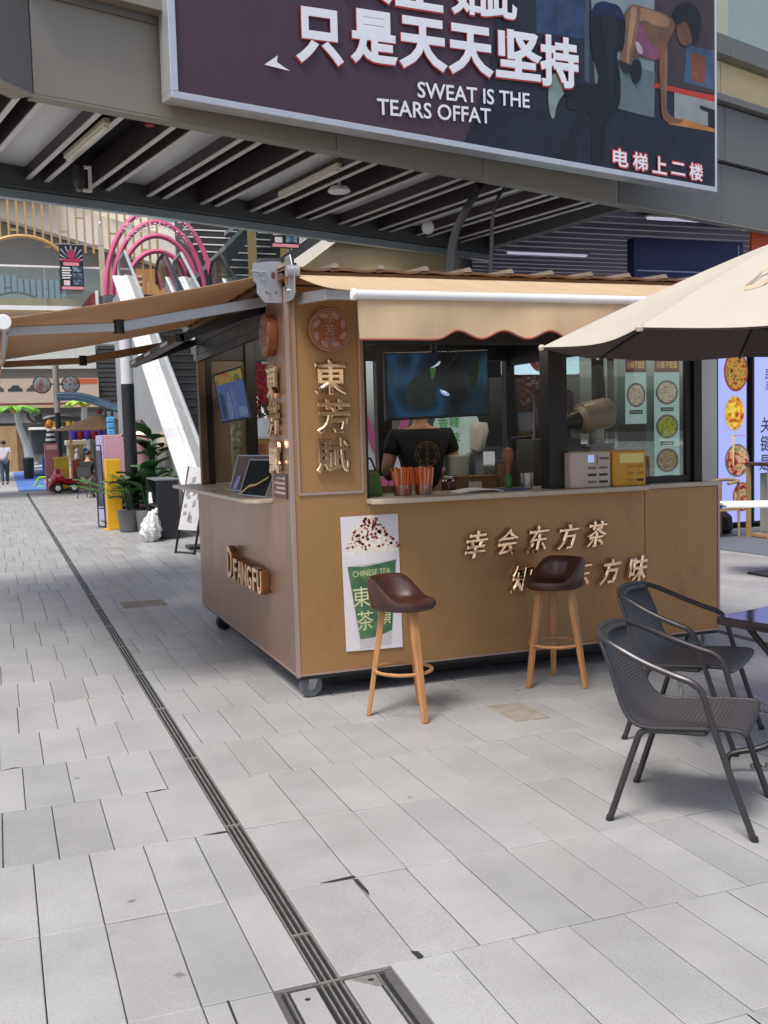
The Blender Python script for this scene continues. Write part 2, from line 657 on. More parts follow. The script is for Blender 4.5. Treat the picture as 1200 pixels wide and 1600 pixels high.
def tile_mesh(a, b, c, d, simple=False):
    g = 0.0014 + rng.random() * 0.0012
    z = rng.uniform(-0.0012, 0.0012)
    tl = [z + rng.uniform(-0.0008, 0.0008) for _ in range(4)]
    x0, x1, y0, y1 = a + g, b - g, c + g, d - g
    if rng.random() < 0.10:      # an opened joint
        y0 += 0.004
    e = 0.0028
    corners = [(x0, y0), (x1, y0), (x1, y1), (x0, y1)]
    top = [(x0 + e, y0 + e), (x1 - e, y0 + e), (x1 - e, y1 - e), (x0 + e, y1 - e)]
    vs = [(x, y, -0.011) for x, y in corners] + [(x, y, -0.0022 + t) for (x, y), t in zip(corners, tl)] + \
         [(x, y, t) for (x, y), t in zip(top, tl)]
    fs = [(8, 9, 10, 11)]
    for k in range(4):
        k2 = (k + 1) % 4
        fs.append((4 + k, 4 + k2, 8 + k2, 8 + k))
        if not simple:
            fs.append((k, k2, 4 + k2, 4 + k))
    return vs, fs

def tone():
    t = rng.gauss(1.0, 0.035)
    r = rng.random()
    if r < 0.05:
        t *= 0.88
    w = rng.gauss(0, 0.004)
    return (t * (1 + w), t, t * (1 - w), 1)

def in_view(x, y):
    v = cam.matrix_world.inverted() @ Vector((x, y, 0))
    if v.z > -0.5:
        return False
    u, w = v.x / -v.z * 1607, v.y / -v.z * 1607
    return abs(u) < 640 and abs(w) < 840

def under_kiosk(x, y):
    return 1.75 < x < 4.6 and 6.15 < y < 8.9
seen = [t for t in tiles if in_view((t[0] + t[1]) / 2, (t[2] + t[3]) / 2) and not under_kiosk((t[0] + t[1]) / 2, (t[2] + t[3]) / 2)]
def shown(t):
    x, y = (t[0] + t[1]) / 2, (t[2] + t[3]) / 2
    d2 = x * x + y * y + 2.56
    return (t[1] - t[0]) * (t[3] - t[2]) / d2 ** 1.5
seen.sort(key=shown, reverse=True)
near = set(seen[:300])
field = MB(); ftone = []
for t in tiles:
    if t in near:
        vs, fs = tile_mesh(*t)
        me = bpy.data.meshes.new('paving_tile')
        me.from_pydata(vs, [], fs)
        ca = me.color_attributes.new('tone', 'FLOAT_COLOR', 'POINT')
        c = tone()
        for dd in ca.data:
            dd.color = c
        link('paving_tile', me, M_TILE, pav)
    else:
        vs, fs = tile_mesh(*t, simple=True)
        field.add(vs, fs)
        ftone += [tone()] * len(vs)
me = bpy.data.meshes.new('paving_tiles')
me.from_pydata(field.v, [], field.f)
ca = me.color_attributes.new('tone', 'FLOAT_COLOR', 'POINT')
for dd, c in zip(ca.data, ftone):
    dd.color = c
o = link('paving_tiles', me, M_TILE, pav)
o['kind'] = 'stuff'

# beyond the laid slabs: the same paving, too far to tell joints apart
M_FAR = mat('granite_far', (0.36, 0.358, 0.352), 0.6, var=0.08, scale=0.7)
fp = MB()
yf = Y_ROW + PITCH_Y * 50
fp.add([(-60, yf, -0.002), (60, yf, -0.002), (60, 120, -0.002), (-60, 120, -0.002)], [(0, 1, 2, 3)])
fp.add([(13.9, -20, -0.003), (60, -20, -0.003), (60, yf, -0.003), (13.9, yf, -0.003)], [(0, 1, 2, 3)])
fp.add([(-60, -20, -0.003), (-5.35, -20, -0.003), (-5.35, yf, -0.003), (-60, yf, -0.003)], [(0, 1, 2, 3)])
fp.add([(-5.35, -20, -0.003), (13.9, -20, -0.003), (13.9, 0.9, -0.003), (-5.35, 0.9, -0.003)], [(0, 1, 2, 3)])
o = fp.build('far_paving', M_FAR); structure(o)

# stains on the slabs by the kiosk: rust drip and a dirty patch
M_RUST = mat('rust_stain', C('#b79a63'), 0.8, var=0.5, scale=30)
M_DIRT = mat('dirty_slab', C('#84796a'), 0.85, var=0.2, scale=14)
# discoloured replacement slabs
s = MB().box(1.06, 1.26, 9.92, 10.3, -0.002, 0.0022).box(1.27, 1.47, 9.92, 10.3, -0.002, 0.0022)
o = s.build('discoloured_slab', M_DIRT, pav)
o['kind'] = 'stuff'
s = MB().box(2.58, 2.79, 4.92, 5.28, -0.002, 0.0021)
s.build('discoloured_slab', mat('dirty_slab_b', C('#827b6f'), 0.85, var=0.3, scale=9), pav)

# slot drain with steel bars
M_BLACKGAP = mat('drain_dark', (0.012, 0.012, 0.012), 0.95, var=0.3)
M_STEEL = mat('worn_steel', (0.42, 0.41, 0.39), 0.42, 0.75, var=0.25, scale=30)
dr = thing('drain_grate', 'long narrow slot drain with thin steel bars running up the paving', 'drain', (0.834, 1.5, 0))
MB().add([(DX0 - .004, 0.6, -0.0105), (DX1 + .004, 0.6, -0.0105), (DX1 + .004, 33, -0.0105), (DX0 - .004, 33, -0.0105)], [(0, 1, 2, 3)]).build('channel', M_BLACKGAP, dr)
for k in range(4):
    x = DX0 + 0.004 + (DX1 - DX0 - 0.008) * k / 3
    y = 0.6
    MB().box(x - 0.0026, x + 0.0026, y, 33, -0.008, -0.0006).build('bar', M_STEEL, dr)
for k in range(31):
    y = 1.1 + k * 1.0 + rng.uniform(-.03, .03) if k else 2.785
    MB().box(DX0, DX1, y - 0.006, y + 0.006, -0.009, -0.0002).build('cross_bar', M_STEEL, dr)

# loose joints and chipped edges beside the drain
gapm = mat('joint_gap', (0.02, 0.019, 0.018), 0.95)
for poly in ([(1.0, 3.427), (1.07, 3.433), (1.13, 3.438), (1.135, 3.424), (1.06, 3.422)], [(1.12, 3.41), (1.135, 3.405), (1.138, 3.30), (1.128, 3.26), (1.124, 3.34)], [(.70, 4.045), (.77, 4.052), (.80, 4.05), (.80, 4.036), (.74, 4.038)],
             [(1.115, 2.85), (1.137, 2.84), (1.14, 2.806), (1.12, 2.80)], [(.53, 2.80), (.537, 2.80), (.535, 2.62), (.529, 2.63)], [(-.06, 5.28), (.0, 5.30), (.03, 5.292), (.0, 5.287)], [(.55, 4.655), (.62, 4.668), (.66, 4.66), (.6, 4.65)]):
    MB().prism(poly, (0, 0, 0.0004), XA, YA, ZA * 0.0014).build('joint_gap', gapm, pav)
# a second slot drain on the far side of the kiosk
d2 = thing('drain_grate', 'second slot drain in the paving past the kiosk, by the white table', 'drain', (5.135, 6, 0))
MB().box(5.10, 5.17, 2.0, 12.0, -0.002, 0.0022).build('channel', M_BLACKGAP, d2)
for k in range(4):
    x = 5.104 + 0.0207 * k
    MB().box(x - .0026, x + .0026, 2.0, 12.0, 0.0023, 0.0034).build('bar', M_STEEL, d2)
for k in range(9):
    MB().box(5.1, 5.17, 2.5 + k, 2.512 + k, 0.0024, 0.0036).build('cross_bar', M_STEEL, d2)

# recessed access cover
M_FRAME = mat('cover_frame', (0.16, 0.155, 0.145), 0.6, 0.4, var=0.4, scale=40)
cv = thing('access_cover', 'recessed granite access cover with steel edge crossing the slot drain', 'drain cover', (0.85, 2.4, 0))
x0, x1, y0, y1 = COVER
MB().add([(x0, y0, -0.011), (x1, y0, -0.011), (x1, y1, -0.011), (x0, y1, -0.011)], [(0, 1, 2, 3)]).build('pit', M_BLACKGAP, cv)
MB().box(x0, x1, y1 - 0.008, y1, -0.01, 0.0008).build('rim', M_FRAME, cv)
MB().box(x0 + .008, x0 + .014, y0, y1 - .012, -0.01, 0.0008).build('rim', M_FRAME, cv)
MB().box(x1 - .03, x1 - .022, y0, y1 - .012, -0.01, 0.0006).build('rim', M_FRAME, cv)
for (a, b) in ((x0 + 0.022, DX0 - 0.012), (DX1 + 0.004, x1 - 0.034)):
    vs, fs = tile_mesh(a, b, y0, y1 - 0.012)
    me = bpy.data.meshes.new('infill'); me.from_pydata(vs, [], fs)
    ca = me.color_attributes.new('tone', 'FLOAT_COLOR', 'POINT')
    for dd in ca.data: dd.color = (0.97, 0.97, 0.95, 1)
    link('infill', me, M_TILE, cv)
MB().prism([(0.885, 2.768), (0.967, 2.768), (0.967, 2.70), (0.95, 2.705)], (0, 0, 0.0005), XA, YA, ZA * 0.0022).build('corner_plate', M_STEEL, cv)
disc(MB(), (0.945, 2.74, 0.0031), XA, YA, 0.010, 0.007).build('key_hole', M_BLACKGAP, cv)
disc(MB(), (0.745, 2.715, 0.0023), XA, YA, 0.008, 0.006).build('key_hole', M_BLACKGAP, cv)

# ---------------------------------------------------------------- footbridge overhead
M_FASC = mat('fascia_metal', C('#8d897f'), 0.55, 0.15, var=0.06, scale=1.4, rvar=0.08)
M_FASC2 = mat('fascia_metal_dark', C('#6f6f6c'), 0.5, 0.2, var=0.06, scale=1.4)
M_FIN = mat('ceiling_fin_brown', C('#3a2b2d'), 0.55, 0.1, var=0.15)
M_LIP = mat('fin_lip_pale', C('#cfcdc9'), 0.45, 0.3, var=0.08)
M_CEILP = mat('ceiling_panel_pale', C('#cfd0d2'), 0.4, 0.35, var=0.1, scale=1.5)
M_DARKV = mat('ceiling_void', (0.02, 0.02, 0.021), 0.9)
M_BEAM = mat('edge_beam', C('#4e4f50'), 0.5, 0.3, var=0.1)
M_RIM = mat('edge_rim', C('#9fb0b8'), 0.35, 0.6, var=0.04, scale=1, rvar=.02)
M_WHITE = mat('white_paint', (0.75, 0.75, 0.74), 0.45, var=0.05)
M_BLACK = mat('black_paint', (0.015, 0.015, 0.016), 0.42, var=0.25, scale=20)

BO = Vector((0.432, 8.855, 0))
BU = Vector((cos(RAD(18.3)), sin(RAD(18.3)), 0))
BW = Vector((-sin(RAD(18.3)), cos(RAD(18.3)), 0))
ZC = 4.4
def bp(u, w, z):
    p = BO + BU * u + BW * w
    return Vector((p.x, p.y, z))
br = thing('footbridge', 'grey metal clad footbridge crossing overhead, slatted dark ceiling beneath', 'footbridge', (BO.x, BO.y, ZC))
# cladding panels
edges = [0, 3.0, 5.0, 7.35, 9.6, 11.9, 14.2, 16.5]
for a, b in zip(edges, edges[1:]):
    MB().frame_box(bp(a + .004, 0, ZC - 0.03), BU * (b - a - .008), BW * 0.06, ZA * 0.78).build('cladding_panel', M_FASC if b < 9 else M_FASC2, br, bevel=0.006)
    if b < 7.4:
        MB().frame_box(bp(a + .004, -0.16, ZC + 0.80), BU * (b - a - .008), BW * 0.24, ZA * 1.6).build('cladding_panel', M_FASC, br, bevel=0.006)
MB().frame_box(bp(0, -0.03, ZC + .735), BU * 7.35, BW * 0.06, ZA * 0.06).build('cladding_trim', M_FASC2, br)
MB().frame_box(bp(0, 0, ZC - 0.05), BU * 16.5, BW * 0.14, ZA * 0.018).build('soffit_return', M_FASC, br)
# right of the hoarding: grey band, ledge, cream band, grey band, glass rail
M_CREAM = mat('cream_cladding', C('#c9b78f'), 0.55, var=0.06, scale=1.2)
for (z0, z1, d, mm) in ((5.18, 5.90, -0.05, M_FASC2), (5.93, 6.02, -0.14, M_FASC2), (6.03, 6.52, 0.02, M_CREAM), (6.54, 6.80, -0.14, M_FASC2)):
    for a, b in zip(edges[3:], edges[4:]):
        MB().frame_box(bp(a + .012, d, z0), BU * (b - a - .016), BW * 0.2, ZA * (z1 - z0)).build('cladding_panel', mm, br, bevel=0.005)
G_RAIL = glass('rail_glass', (0.93, 0.97, 0.95), 0.05, fres=0.4)
MB().frame_box(bp(9.65, -0.08, 6.82), BU * 6.8, BW * 0.012, ZA * 0.9).build('rail_pane', G_RAIL, br)
for u in (11.2, 12.6, 14.0):
    MB().frame_box(bp(u, -0.1, 6.8), BU * 0.05, BW * 0.05, ZA * 0.6).build('rail_post', M_STEEL, br)
# wing towards the viewer
wd = Vector((-0.645, -0.764, 0))
MB().frame_box(bp(-0.004, 0, ZC - .03), wd * 3.4, Vector((-0.764, 0.645, 0)) * 0.06, ZA * 2.4).build('cladding_panel', M_FASC2, br, bevel=0.006)
MB().frame_box(bp(0, 0.0, ZC - .05), wd * 3.4, Vector((-0.764, 0.645, 0)) * 0.2, ZA * 0.018).build('soffit_return', M_FASC, br)
# deck above the slats, closes the sky
def wb(u):
    return 2.78 + 0.045 * u
deck = MB()
deck.prism([(-2.6, -1.55), (0.05, 0.08), (16.5, 0.08), (16.5, wb(8.2) + 7), (8.2, wb(8.2)), (-2.6, wb(-2.6))], (BO.x, BO.y, ZC + 0.42), BU, BW, ZA * 0.35)
deck.build('deck', M_DARKV, br)
# fins in pairs with pale lips, pale panels between every other pair
def fin_u(ub, w, wbk):
    return ub - 0.118 * (wbk - w)
pairs = []
for k in range(-4, 10):
    a = 0.955 + 0.715 * k
    pairs.append((k, a, a + 0.205))
fin_solid = None
for k, a, b in pairs:
    for ub in (a, b):
        wbk = wb(ub)
        w0 = 0.14
        if fin_u(ub, w0, wbk) < 0:            # left of the corner the slats end at the wing
            w0 = (0.613 * (ub - 0.118 * wbk) + 0.16) / (1 - 0.613 * 0.118)
        p, q = bp(fin_u(ub, w0, wbk), w0, 0), bp(ub, wbk, 0)
        sd = (q - p).normalized().cross(ZA) * 0.042
        MB().frame_box(p + ZA * (ZC + 0.012), q - p, sd, ZA * 0.24).build('ceiling_fin', M_FIN, br)
        MB().frame_box(p + ZA * (ZC - 0.002) - sd * 0.12, q - p, sd * 1.24, ZA * 0.012).build('fin_lip', M_LIP, br)
    if k % 2:
        ua, ub = b + 0.05, a + 0.715
        w0 = 0.16
        if fin_u(ua, w0, wb(ua)) < 0:
            w0 = (0.613 * (ua - 0.118 * wb(ua)) + 0.3) / (1 - 0.613 * 0.118)
        pts = [bp(fin_u(ua, w0, wb(ua)), w0, 0), bp(fin_u(ub, w0, wb(ub)), w0, 0), bp(ub, wb(ub), 0), bp(ua, wb(ua), 0)]
        MB().prism([(p.x, p.y) for p in pts], (0, 0, ZC + 0.13), XA, YA, ZA * 0.02).build('ceiling_panel', M_CEILP, br)
# back edge beam with bright rim
p, q = bp(-2.6, wb(-2.6), 0), bp(8.35, wb(8.35), 0)
sd = (q - p).normalized().cross(ZA)
MB().frame_box(p + ZA * (ZC - 0.10), q - p, -sd * 0.22, ZA * 0.6).build('edge_beam', M_BEAM, br, bevel=0.008)
MB().frame_box(p + ZA * (ZC - 0.20) - sd * 0.06, q - p, -sd * 0.10, ZA * 0.09).build('edge_rim', M_RIM, br)
p, q = bp(7.6, 0.1, 0), bp(8.15, wb(8.2), 0)
sd = (q - p).normalized().cross(ZA)
MB().frame_box(p + ZA * (ZC - 0.04), q - p, sd * 0.16, ZA * 0.4).build('end_beam', M_BEAM, br)

# ribbed metal canopy over the shop fronts behind
M_DECK = mat('ribbed_soffit', C('#77748a'), 0.4, 0.45, var=0.12, scale=1.5, stretch=(0.3, 3, 1))  # grey metal; the violet light on it is put into the colour
cn = thing('shop_canopy', 'ribbed grey metal soffit, violet light put in its colour, over the noodle shop front', 'canopy', (9, 13, 4.6))
MB().prism([(7.5, 11.42), (20, 15.55), (20, 24), (5.95, 24), (5.95, 15.2), (7.1, 14.5)], (0, 0, 4.86), XA, YA, ZA * 0.09).build('soffit_sheet', M_DECK, cn)
for k in range(26):
    y = 11.75 + k * 0.42
    x0 = 7.62 - (y - 11.3) * 0.135 if y < 14.6 else 5.95
    x1 = min(20.0, (y - 8.855 - 0.25) / 0.331 + 0.432)
    MB().prism([(-0.09, 0.14), (-0.05, 0), (0.05, 0), (0.09, 0.14)], (x0, y, 4.72), YA, ZA, XA * (x1 - x0)).build('soffit_rib', M_DECK, cn)
M_TUBE = mat('tube_light', (0.8, 0.8, 0.85), 0.4, emit=0.2, ecol='#dfe2ff')
for (x, y, l) in ((9.3, 13.25, 1.6), (8.6, 16.4, 1.6), (11.4, 13.65, 1.9)):
    tl = thing('tube_light', {9.3: 'thin tube light on the ribbed soffit above the kiosk roof', 8.6: 'small far tube light deep under the ribbed soffit', 11.4: 'longest tube light on the ribbed soffit, under the hoarding corner'}[x], 'lamp', (x, y, 4.66), group='soffit tube lights')
    MB().box(x, x + l, y - .03, y + .03, 4.665, 4.70).build('tube', M_TUBE, tl, bevel=0.008)
    MB().box(x - .03, x + l + .03, y - .045, y + .045, 4.70, 4.722).build('housing', M_WHITE, tl)

# ceiling fixtures under the footbridge
fx = thing('batten_light', 'white batten light between the slats beside the security camera', 'lamp', bp(0.95, 1.1, ZC))
p, q = bp(0.87, 0.55, ZC + 0.035), bp(1.02, 1.85, ZC + 0.035)
MB().bar(p, q, 0.075, 0.06).build('batten_body', mat('aged_white', C('#cfc8b4'), 0.5), fx, bevel=0.01)
p2 = p + (q - p) * 0.03; q2 = p + (q - p) * 0.97
MB().bar(p2 - ZA * 0.045, q2 - ZA * 0.045, 0.05, 0.03).build('diffuser', mat('aged_diffuser', C('#ded9c8'), 0.35), fx, bevel=0.008)
fx = thing('batten_light', 'thin white batten light further along the slatted ceiling, near the round speaker', 'lamp', bp(3.7, 1.4, ZC))
p, q = bp(3.52, 0.65, ZC + 0.035), bp(3.72, 2.1, ZC + 0.035)
MB().bar(p, q, 0.07, 0.055).build('batten_body', MATS['aged_white'], fx, bevel=0.01)
MB().bar(p + (q - p) * .03 - ZA * .042, p + (q - p) * .97 - ZA * .042, 0.046, 0.028).build('diffuser', MATS['aged_diffuser'], fx, bevel=0.008)
sc = thing('security_camera', 'dark dome security camera on a white bracket under the ceiling slats', 'camera', bp(1.13, 1.85, ZC - .1))
c = bp(1.13, 1.85, ZC - 0.03)
MB().bar(c + BU * 0.12, c + BU * 0.12 - ZA * 0.26, 0.03, 0.035).bar(c + BU * 0.12 - ZA * .02, c - ZA * .02, .03, .03).bar(c + BU * 0.12 - ZA * .25, c + BU * .04 - ZA * .25, .03, .03).build('bracket', M_WHITE, sc, bevel=0.004)
MB().lathe([(0.055, 0.0), (0.06, -0.03), (0.06, -0.15), (0.05, -0.19), (0.03, -0.225), (0.006, -0.235)], c - ZA * 0.01, 18).build('housing', M_BLACK, sc, smooth=True)
MB().lathe([(0.032, 0), (0.026, -0.02), (0.004, -0.026)], c - ZA * 0.243 , 14).build('lens', mat('lens', (0.01, 0.01, 0.015), 0.08, coat=1), sc, smooth=True)
sp = thing('ceiling_speaker', 'flat white round speaker disc hanging under the slatted ceiling', 'speaker', bp(3.98, 1.29, ZC))
c = bp(3.98, 1.29, ZC - 0.06)
MB().lathe([(0.10, 0.05), (0.125, 0.02), (0.13, 0.0), (0.11, -0.012), (0.02, -0.016)], c, 24).build('speaker_body', M_WHITE, sp, smooth=True)
MB().cyl(c + ZA * .05, c + ZA * .12, 0.02).build('stem', M_WHITE, sp)
sp = thing('ceiling_sensor', 'small white dome sensor on the ceiling above the kiosk cables', 'sensor', bp(6.19, 2.27, ZC))
c = bp(6.19, 2.27, ZC - 0.04)
MB().lathe([(0.05, 0.04), (0.08, 0.0), (0.085, -0.05), (0.06, -0.1), (0.02, -0.12)], c, 20).build('dome', M_WHITE, sp, smooth=True)
sp = thing('sprinkler_valve', 'red pipe fitting hanging in the black ceiling gap', 'pipe', bp(1.35, 0.75, ZC + .1))
c = bp(1.32, 0.62, ZC + 0.2)
MB().cyl(c - BU * .22, c + BU * .22, 0.02).build('pipe', M_BEAM, sp)
MB().cyl(c + ZA * .02, c - ZA * .10, .03).cyl(c - ZA * .1, c - ZA * .12, .045).build('valve', mat('red_paint', C('#a3262c'), .45), sp)

# ---------------------------------------------------------------- hoarding (flat print in a frame)
HA = RAD(14.3)
HU = Vector((cos(HA), sin(HA), 0))
HN = Vector((sin(HA), -cos(HA), 0))          # faces the viewer
HW0 = 7.1 * 1.1667
HO = Vector((-sin(HA), cos(HA), 0)) * HW0
def hp(u, z, d=0.0):
    p = HO + HU * u + HN * d
    return Vector((p.x, p.y, z))
hb = thing('advertising_hoarding', 'large purple gym hoarding with white slogan and woman lifting a dumbbell', 'billboard', hp(7.3, 4.46, -.2))
M_PURP = mat('hoarding_purple', C('#43303d'), 0.5, var=0.05, scale=0.6)
def print_mat(n, c, r=0.5, v=0.1, s=3.0):
    return mat('print_' + n, C(c), r, var=v, scale=s)
U0, U1, Z0, Z1 = 3.70, 10.95, 4.461, 7.0
MB().frame_box(hp(U0 + .05, Z0 + .04, -0.02), HU * (U1 - U0 - .1), -HN * 0.16, ZA * (Z1 - Z0 - .08)).build('backing', M_PURP, hb)
M_ALU = mat('aluminium', (0.62, 0.63, 0.65), 0.35, 0.6, var=0.06, scale=8)
for args in ((hp(U0, Z0, 0), HU * (U1 - U0), -HN * 0.2, ZA * 0.06), (hp(U0, Z0 + .06, 0), HU * 0.07, -HN * 0.2, ZA * (Z1 - Z0 - .06)), (hp(U1 - .03, Z0 + .06, 0), HU * 0.03, -HN * 0.2, ZA * (Z1 - Z0 - .06)), (hp(U0, Z1, 0), HU * (U1 - U0), -HN * 0.2, ZA * 0.06)):
    MB().frame_box(*args).build('frame_bar', M_ALU, hb, bevel=0.006)
for u in (4.6, 6.8, 9.0, 10.6):
    MB().frame_box(hp(u, 4.75, -0.19), HU * 0.06, -HN * 0.5, ZA * 0.06).build('mounting_bar', M_BEAM, hb)
PR = {'photo': [(7.55, 6.98), (10.92, 6.98), (10.92, 4.522), (6.9, 4.522), (7.25, 5.3)], 'wall': [(8.74, 6.98), (9.829, 6.98), (9.801, 5.195), (8.823, 5.217)], 'winL': [(7.94, 6.98), (8.664, 6.98), (8.657, 5.88), (7.932, 5.809)], 'pillar': [(8.677, 6.98), (8.752, 6.98), (8.725, 5.41), (8.649, 5.432)], 'rightdark': [(9.829, 6.98), (10.92, 6.98), (10.92, 5.648), (9.819, 5.6)], 'rwin': [(10.399, 6.136), (10.91, 6.166), (10.90, 5.698), (10.337, 5.696)], 'rwin2': [(10.458, 6.053), (10.759, 6.07), (10.727, 5.742), (10.486, 5.739)], 'rwall': [(10.161, 5.574), (10.92, 5.581), (10.92, 5.243), (10.158, 5.239)], 'red': [(9.805, 5.598), (10.92, 5.629), (10.92, 5.552), (9.804, 5.543)], 'floor': [(7.915, 4.992), (9.16, 5.181), (9.985, 5.204), (10.92, 5.184), (10.92, 4.524), (6.92, 4.524), (7.15, 4.86)], 'bench': [(9.985, 5.191), (10.305, 5.264), (10.92, 5.225), (10.92, 5.186), (10.071, 5.161)], 'benchdark': [(10.634, 5.47), (10.92, 5.455), (10.92, 5.233), (10.786, 5.235), (10.787, 5.408), (10.634, 5.423)], 'pants': [(8.763, 6.193), (8.866, 6.308), (9.021, 6.349), (9.229, 6.305), (9.307, 6.198), (9.276, 5.891), (9.169, 5.819), (9.219, 5.562), (9.201, 5.258), (8.974, 4.994), (8.944, 4.743), (8.888, 4.53), (8.734, 4.53), (8.756, 4.997), (8.644, 5.102), (8.349, 5.211), (8.351, 5.348), (8.852, 5.431), (8.78, 5.713), (8.735, 5.998)], 'hip': [(8.768, 6.202), (8.866, 6.31), (9.177, 6.35), (9.287, 6.255), (9.281, 6.201), (8.993, 6.205), (8.757, 6.123)], 'torso': [(9.281, 6.263), (9.417, 6.396), (9.552, 6.416), (9.94, 6.423), (10.082, 6.388), (10.197, 6.374), (10.138, 6.234), (10.022, 6.065), (9.964, 5.945), (9.822, 5.856), (9.572, 5.847), (9.436, 5.832), (9.413, 6.094)], 'arm': [(9.376, 6.37), (9.44, 6.41), (9.552, 6.389), (9.55, 6.282), (9.437, 5.867), (9.394, 5.717), (9.3, 5.647), (9.221, 5.74), (9.249, 5.851), (9.318, 6.023), (9.308, 6.233)], 'pink': [(9.495, 6.181), (9.577, 6.228), (9.685, 6.075), (9.893, 5.941), (9.836, 5.864), (9.683, 5.854), (9.505, 5.889), (9.452, 5.995)], 'face': [(10.197, 6.356), (10.372, 6.418), (10.534, 6.329), (10.504, 6.202), (10.37, 6.121), (10.267, 6.129), (10.21, 6.211)], 'hair': [(10.14, 6.454), (10.256, 6.57), (10.36, 6.62), (10.462, 6.631), (10.56, 6.61), (10.611, 6.569), (10.645, 6.48), (10.64, 6.387), (10.578, 6.225), (10.504, 6.192), (10.46, 6.296), (10.372, 6.409), (10.225, 6.343), (10.139, 6.381)], 'supp': [(9.922, 6.01), (10.028, 6.094), (10.033, 5.755), (10.015, 5.31), (10.129, 5.253), (10.319, 5.24), (10.158, 5.198), (9.942, 5.207), (9.903, 5.532), (9.883, 5.784)], 'dumb': [(9.477, 5.812), (9.544, 5.797), (9.576, 5.713), (9.542, 5.581), (9.473, 5.528), (9.419, 5.561), (9.394, 5.663), (9.422, 5.767)], 'dumb2': [(9.168, 5.748), (9.408, 5.719), (9.407, 5.657), (9.286, 5.627)], 'shoe': [(8.098, 5.306), (8.16, 5.417), (8.316, 5.427), (8.35, 5.279), (8.226, 5.124), (8.162, 4.945), (8.104, 5.004), (8.083, 5.169)], 'leg': [(8.373, 5.215), (8.696, 5.232), (8.644, 5.102), (8.769, 5.025), (8.539, 4.845), (8.496, 4.528), (8.384, 4.528), (8.428, 4.881), (8.593, 5.086), (8.383, 5.08)], 'wheel': [(8.276, 4.583), (8.331, 4.567), (8.34, 4.535), (8.286, 4.53), (8.225, 4.53), (8.219, 4.545)]}
PR['torso_light'] = [(9.33, 6.27), (9.43, 6.37), (9.56, 6.40), (9.93, 6.405), (10.07, 6.36), (10.03, 6.27), (9.8, 6.25), (9.62, 6.27), (9.45, 6.20)]
PR['supp_light'] = [(9.985, 5.98), (10.022, 6.0), (10.026, 5.7), (10.01, 5.33), (10.10, 5.262), (10.02, 5.27), (9.985, 5.4), (9.98, 5.7)]
PR['pink_light'] = [(9.47, 6.0), (9.53, 6.0), (9.60, 5.93), (9.58, 5.88), (9.51, 5.89)]
PR['arm_light'] = [(9.40, 6.35), (9.46, 6.385), (9.50, 6.33), (9.44, 6.1), (9.38, 5.85), (9.35, 5.72), (9.31, 5.70), (9.33, 5.9), (9.36, 6.1)]
PR['wall_low'] = [(8.80, 5.75), (9.82, 5.72), (9.801, 5.195), (8.823, 5.217)]
PR['pants_light'] = [(8.95, 6.25), (9.12, 6.28), (9.2, 6.1), (9.12, 5.8), (9.1, 5.4), (9.02, 5.3), (9.0, 5.8), (8.92, 6.05)]
layers = [('photo', '#22232f', .35), ('winL', '#2c3f5e', .6), ('wall', '#78868b', .2), ('pillar', '#3d4a57', .2), ('wall_low', '#5f6c72', .3), ('rightdark', '#3a2f33', .4), ('rwin', '#3b4f6c', .5), ('rwin2', '#6d3c2c', .5),
          ('rwall', '#858d8d', .2), ('red', '#a8352c', .1), ('floor', '#171c29', .6), ('benchdark', '#141519', .1), ('bench', '#a9723a', .35), ('leg', '#15161a', .2), ('shoe', '#7c8c86', .4),
          ('pants', '#0b0b0f', .3), ('pants_light', '#191a22', .4), ('hip', '#161d40', .3), ('torso', '#624636', .4), ('torso_light', '#8a6750', .3), ('face', '#5c4031', .4), ('supp', '#6b4a38', .4), ('supp_light', '#7d5a44', .3), ('pink', '#6a3c54', .5), ('pink_light', '#a890a0', .3), ('arm', '#75553f', .35), ('arm_light', '#9a775e', .25), ('hair', '#141216', .2),
          ('dumb', '#121317', .1), ('dumb2', '#1a1b20', .1), ('wheel', '#111114', .1)]
d = 0.0
pic = holder('picture', hb)
for i, (n, c, v) in enumerate(layers):
    d = -0.018 + 0.0006 * i
    poly = PR[n]
    if n not in ('photo', 'wall', 'wall_low', 'winL', 'pillar', 'rightdark', 'rwin', 'rwin2', 'rwall', 'red', 'floor', 'bench', 'benchdark'):
        q = smooth_path([(x, z, 0) for x, z in poly + poly[:1]], 3)[:-1]
        poly = [(p.x, p.y) for p in q]
    vs = [hp(u, z, d) for u, z in poly]
    MB().add(vs, [tuple(range(len(vs)))]).build('picture_area', print_mat(n, c, v=v, s=3.5), pic)
M_LETW = mat('print_white', C('#dde1e8'), 0.5, var=0.03)
M_LETR = mat('print_red', C('#6e2a36'), 0.5, var=0.05)
ta = RAD(4.8)
tr_, tu_ = HU * cos(ta) + ZA * sin(ta), ZA
big = [('只', 5.19, 5.24, .52, .50), ('是', 5.80, 5.345, .55, .50), ('天', 6.39, 5.395, .60, .50), ('天', 7.0, 5.445, .60, .50), ('坚', 7.66, 5.52, .66, .50), ('持', 8.25, 5.555, .58, .54),
       ('如', 6.98, 6.0, .46, .44), ('此', 7.42, 6.06, .44, .44), ('生', 6.35, 5.95, .60, .46), ('天', 5.75, 5.9, .58, .46)]
for ch, u, z, w, h in big:
    mb = MB(); text(mb, ch, hp(u - .005, z - .008, 0.002), tr_, tu_, w + .02, h + .02, bold=0.055)
    mb.build('slogan_shadow', M_LETR, hb)
    mb = MB(); text(mb, ch, hp(u, z, 0.004), tr_, tu_, w, h, bold=0.045)
    mb.build('slogan_character', M_LETW, hb)
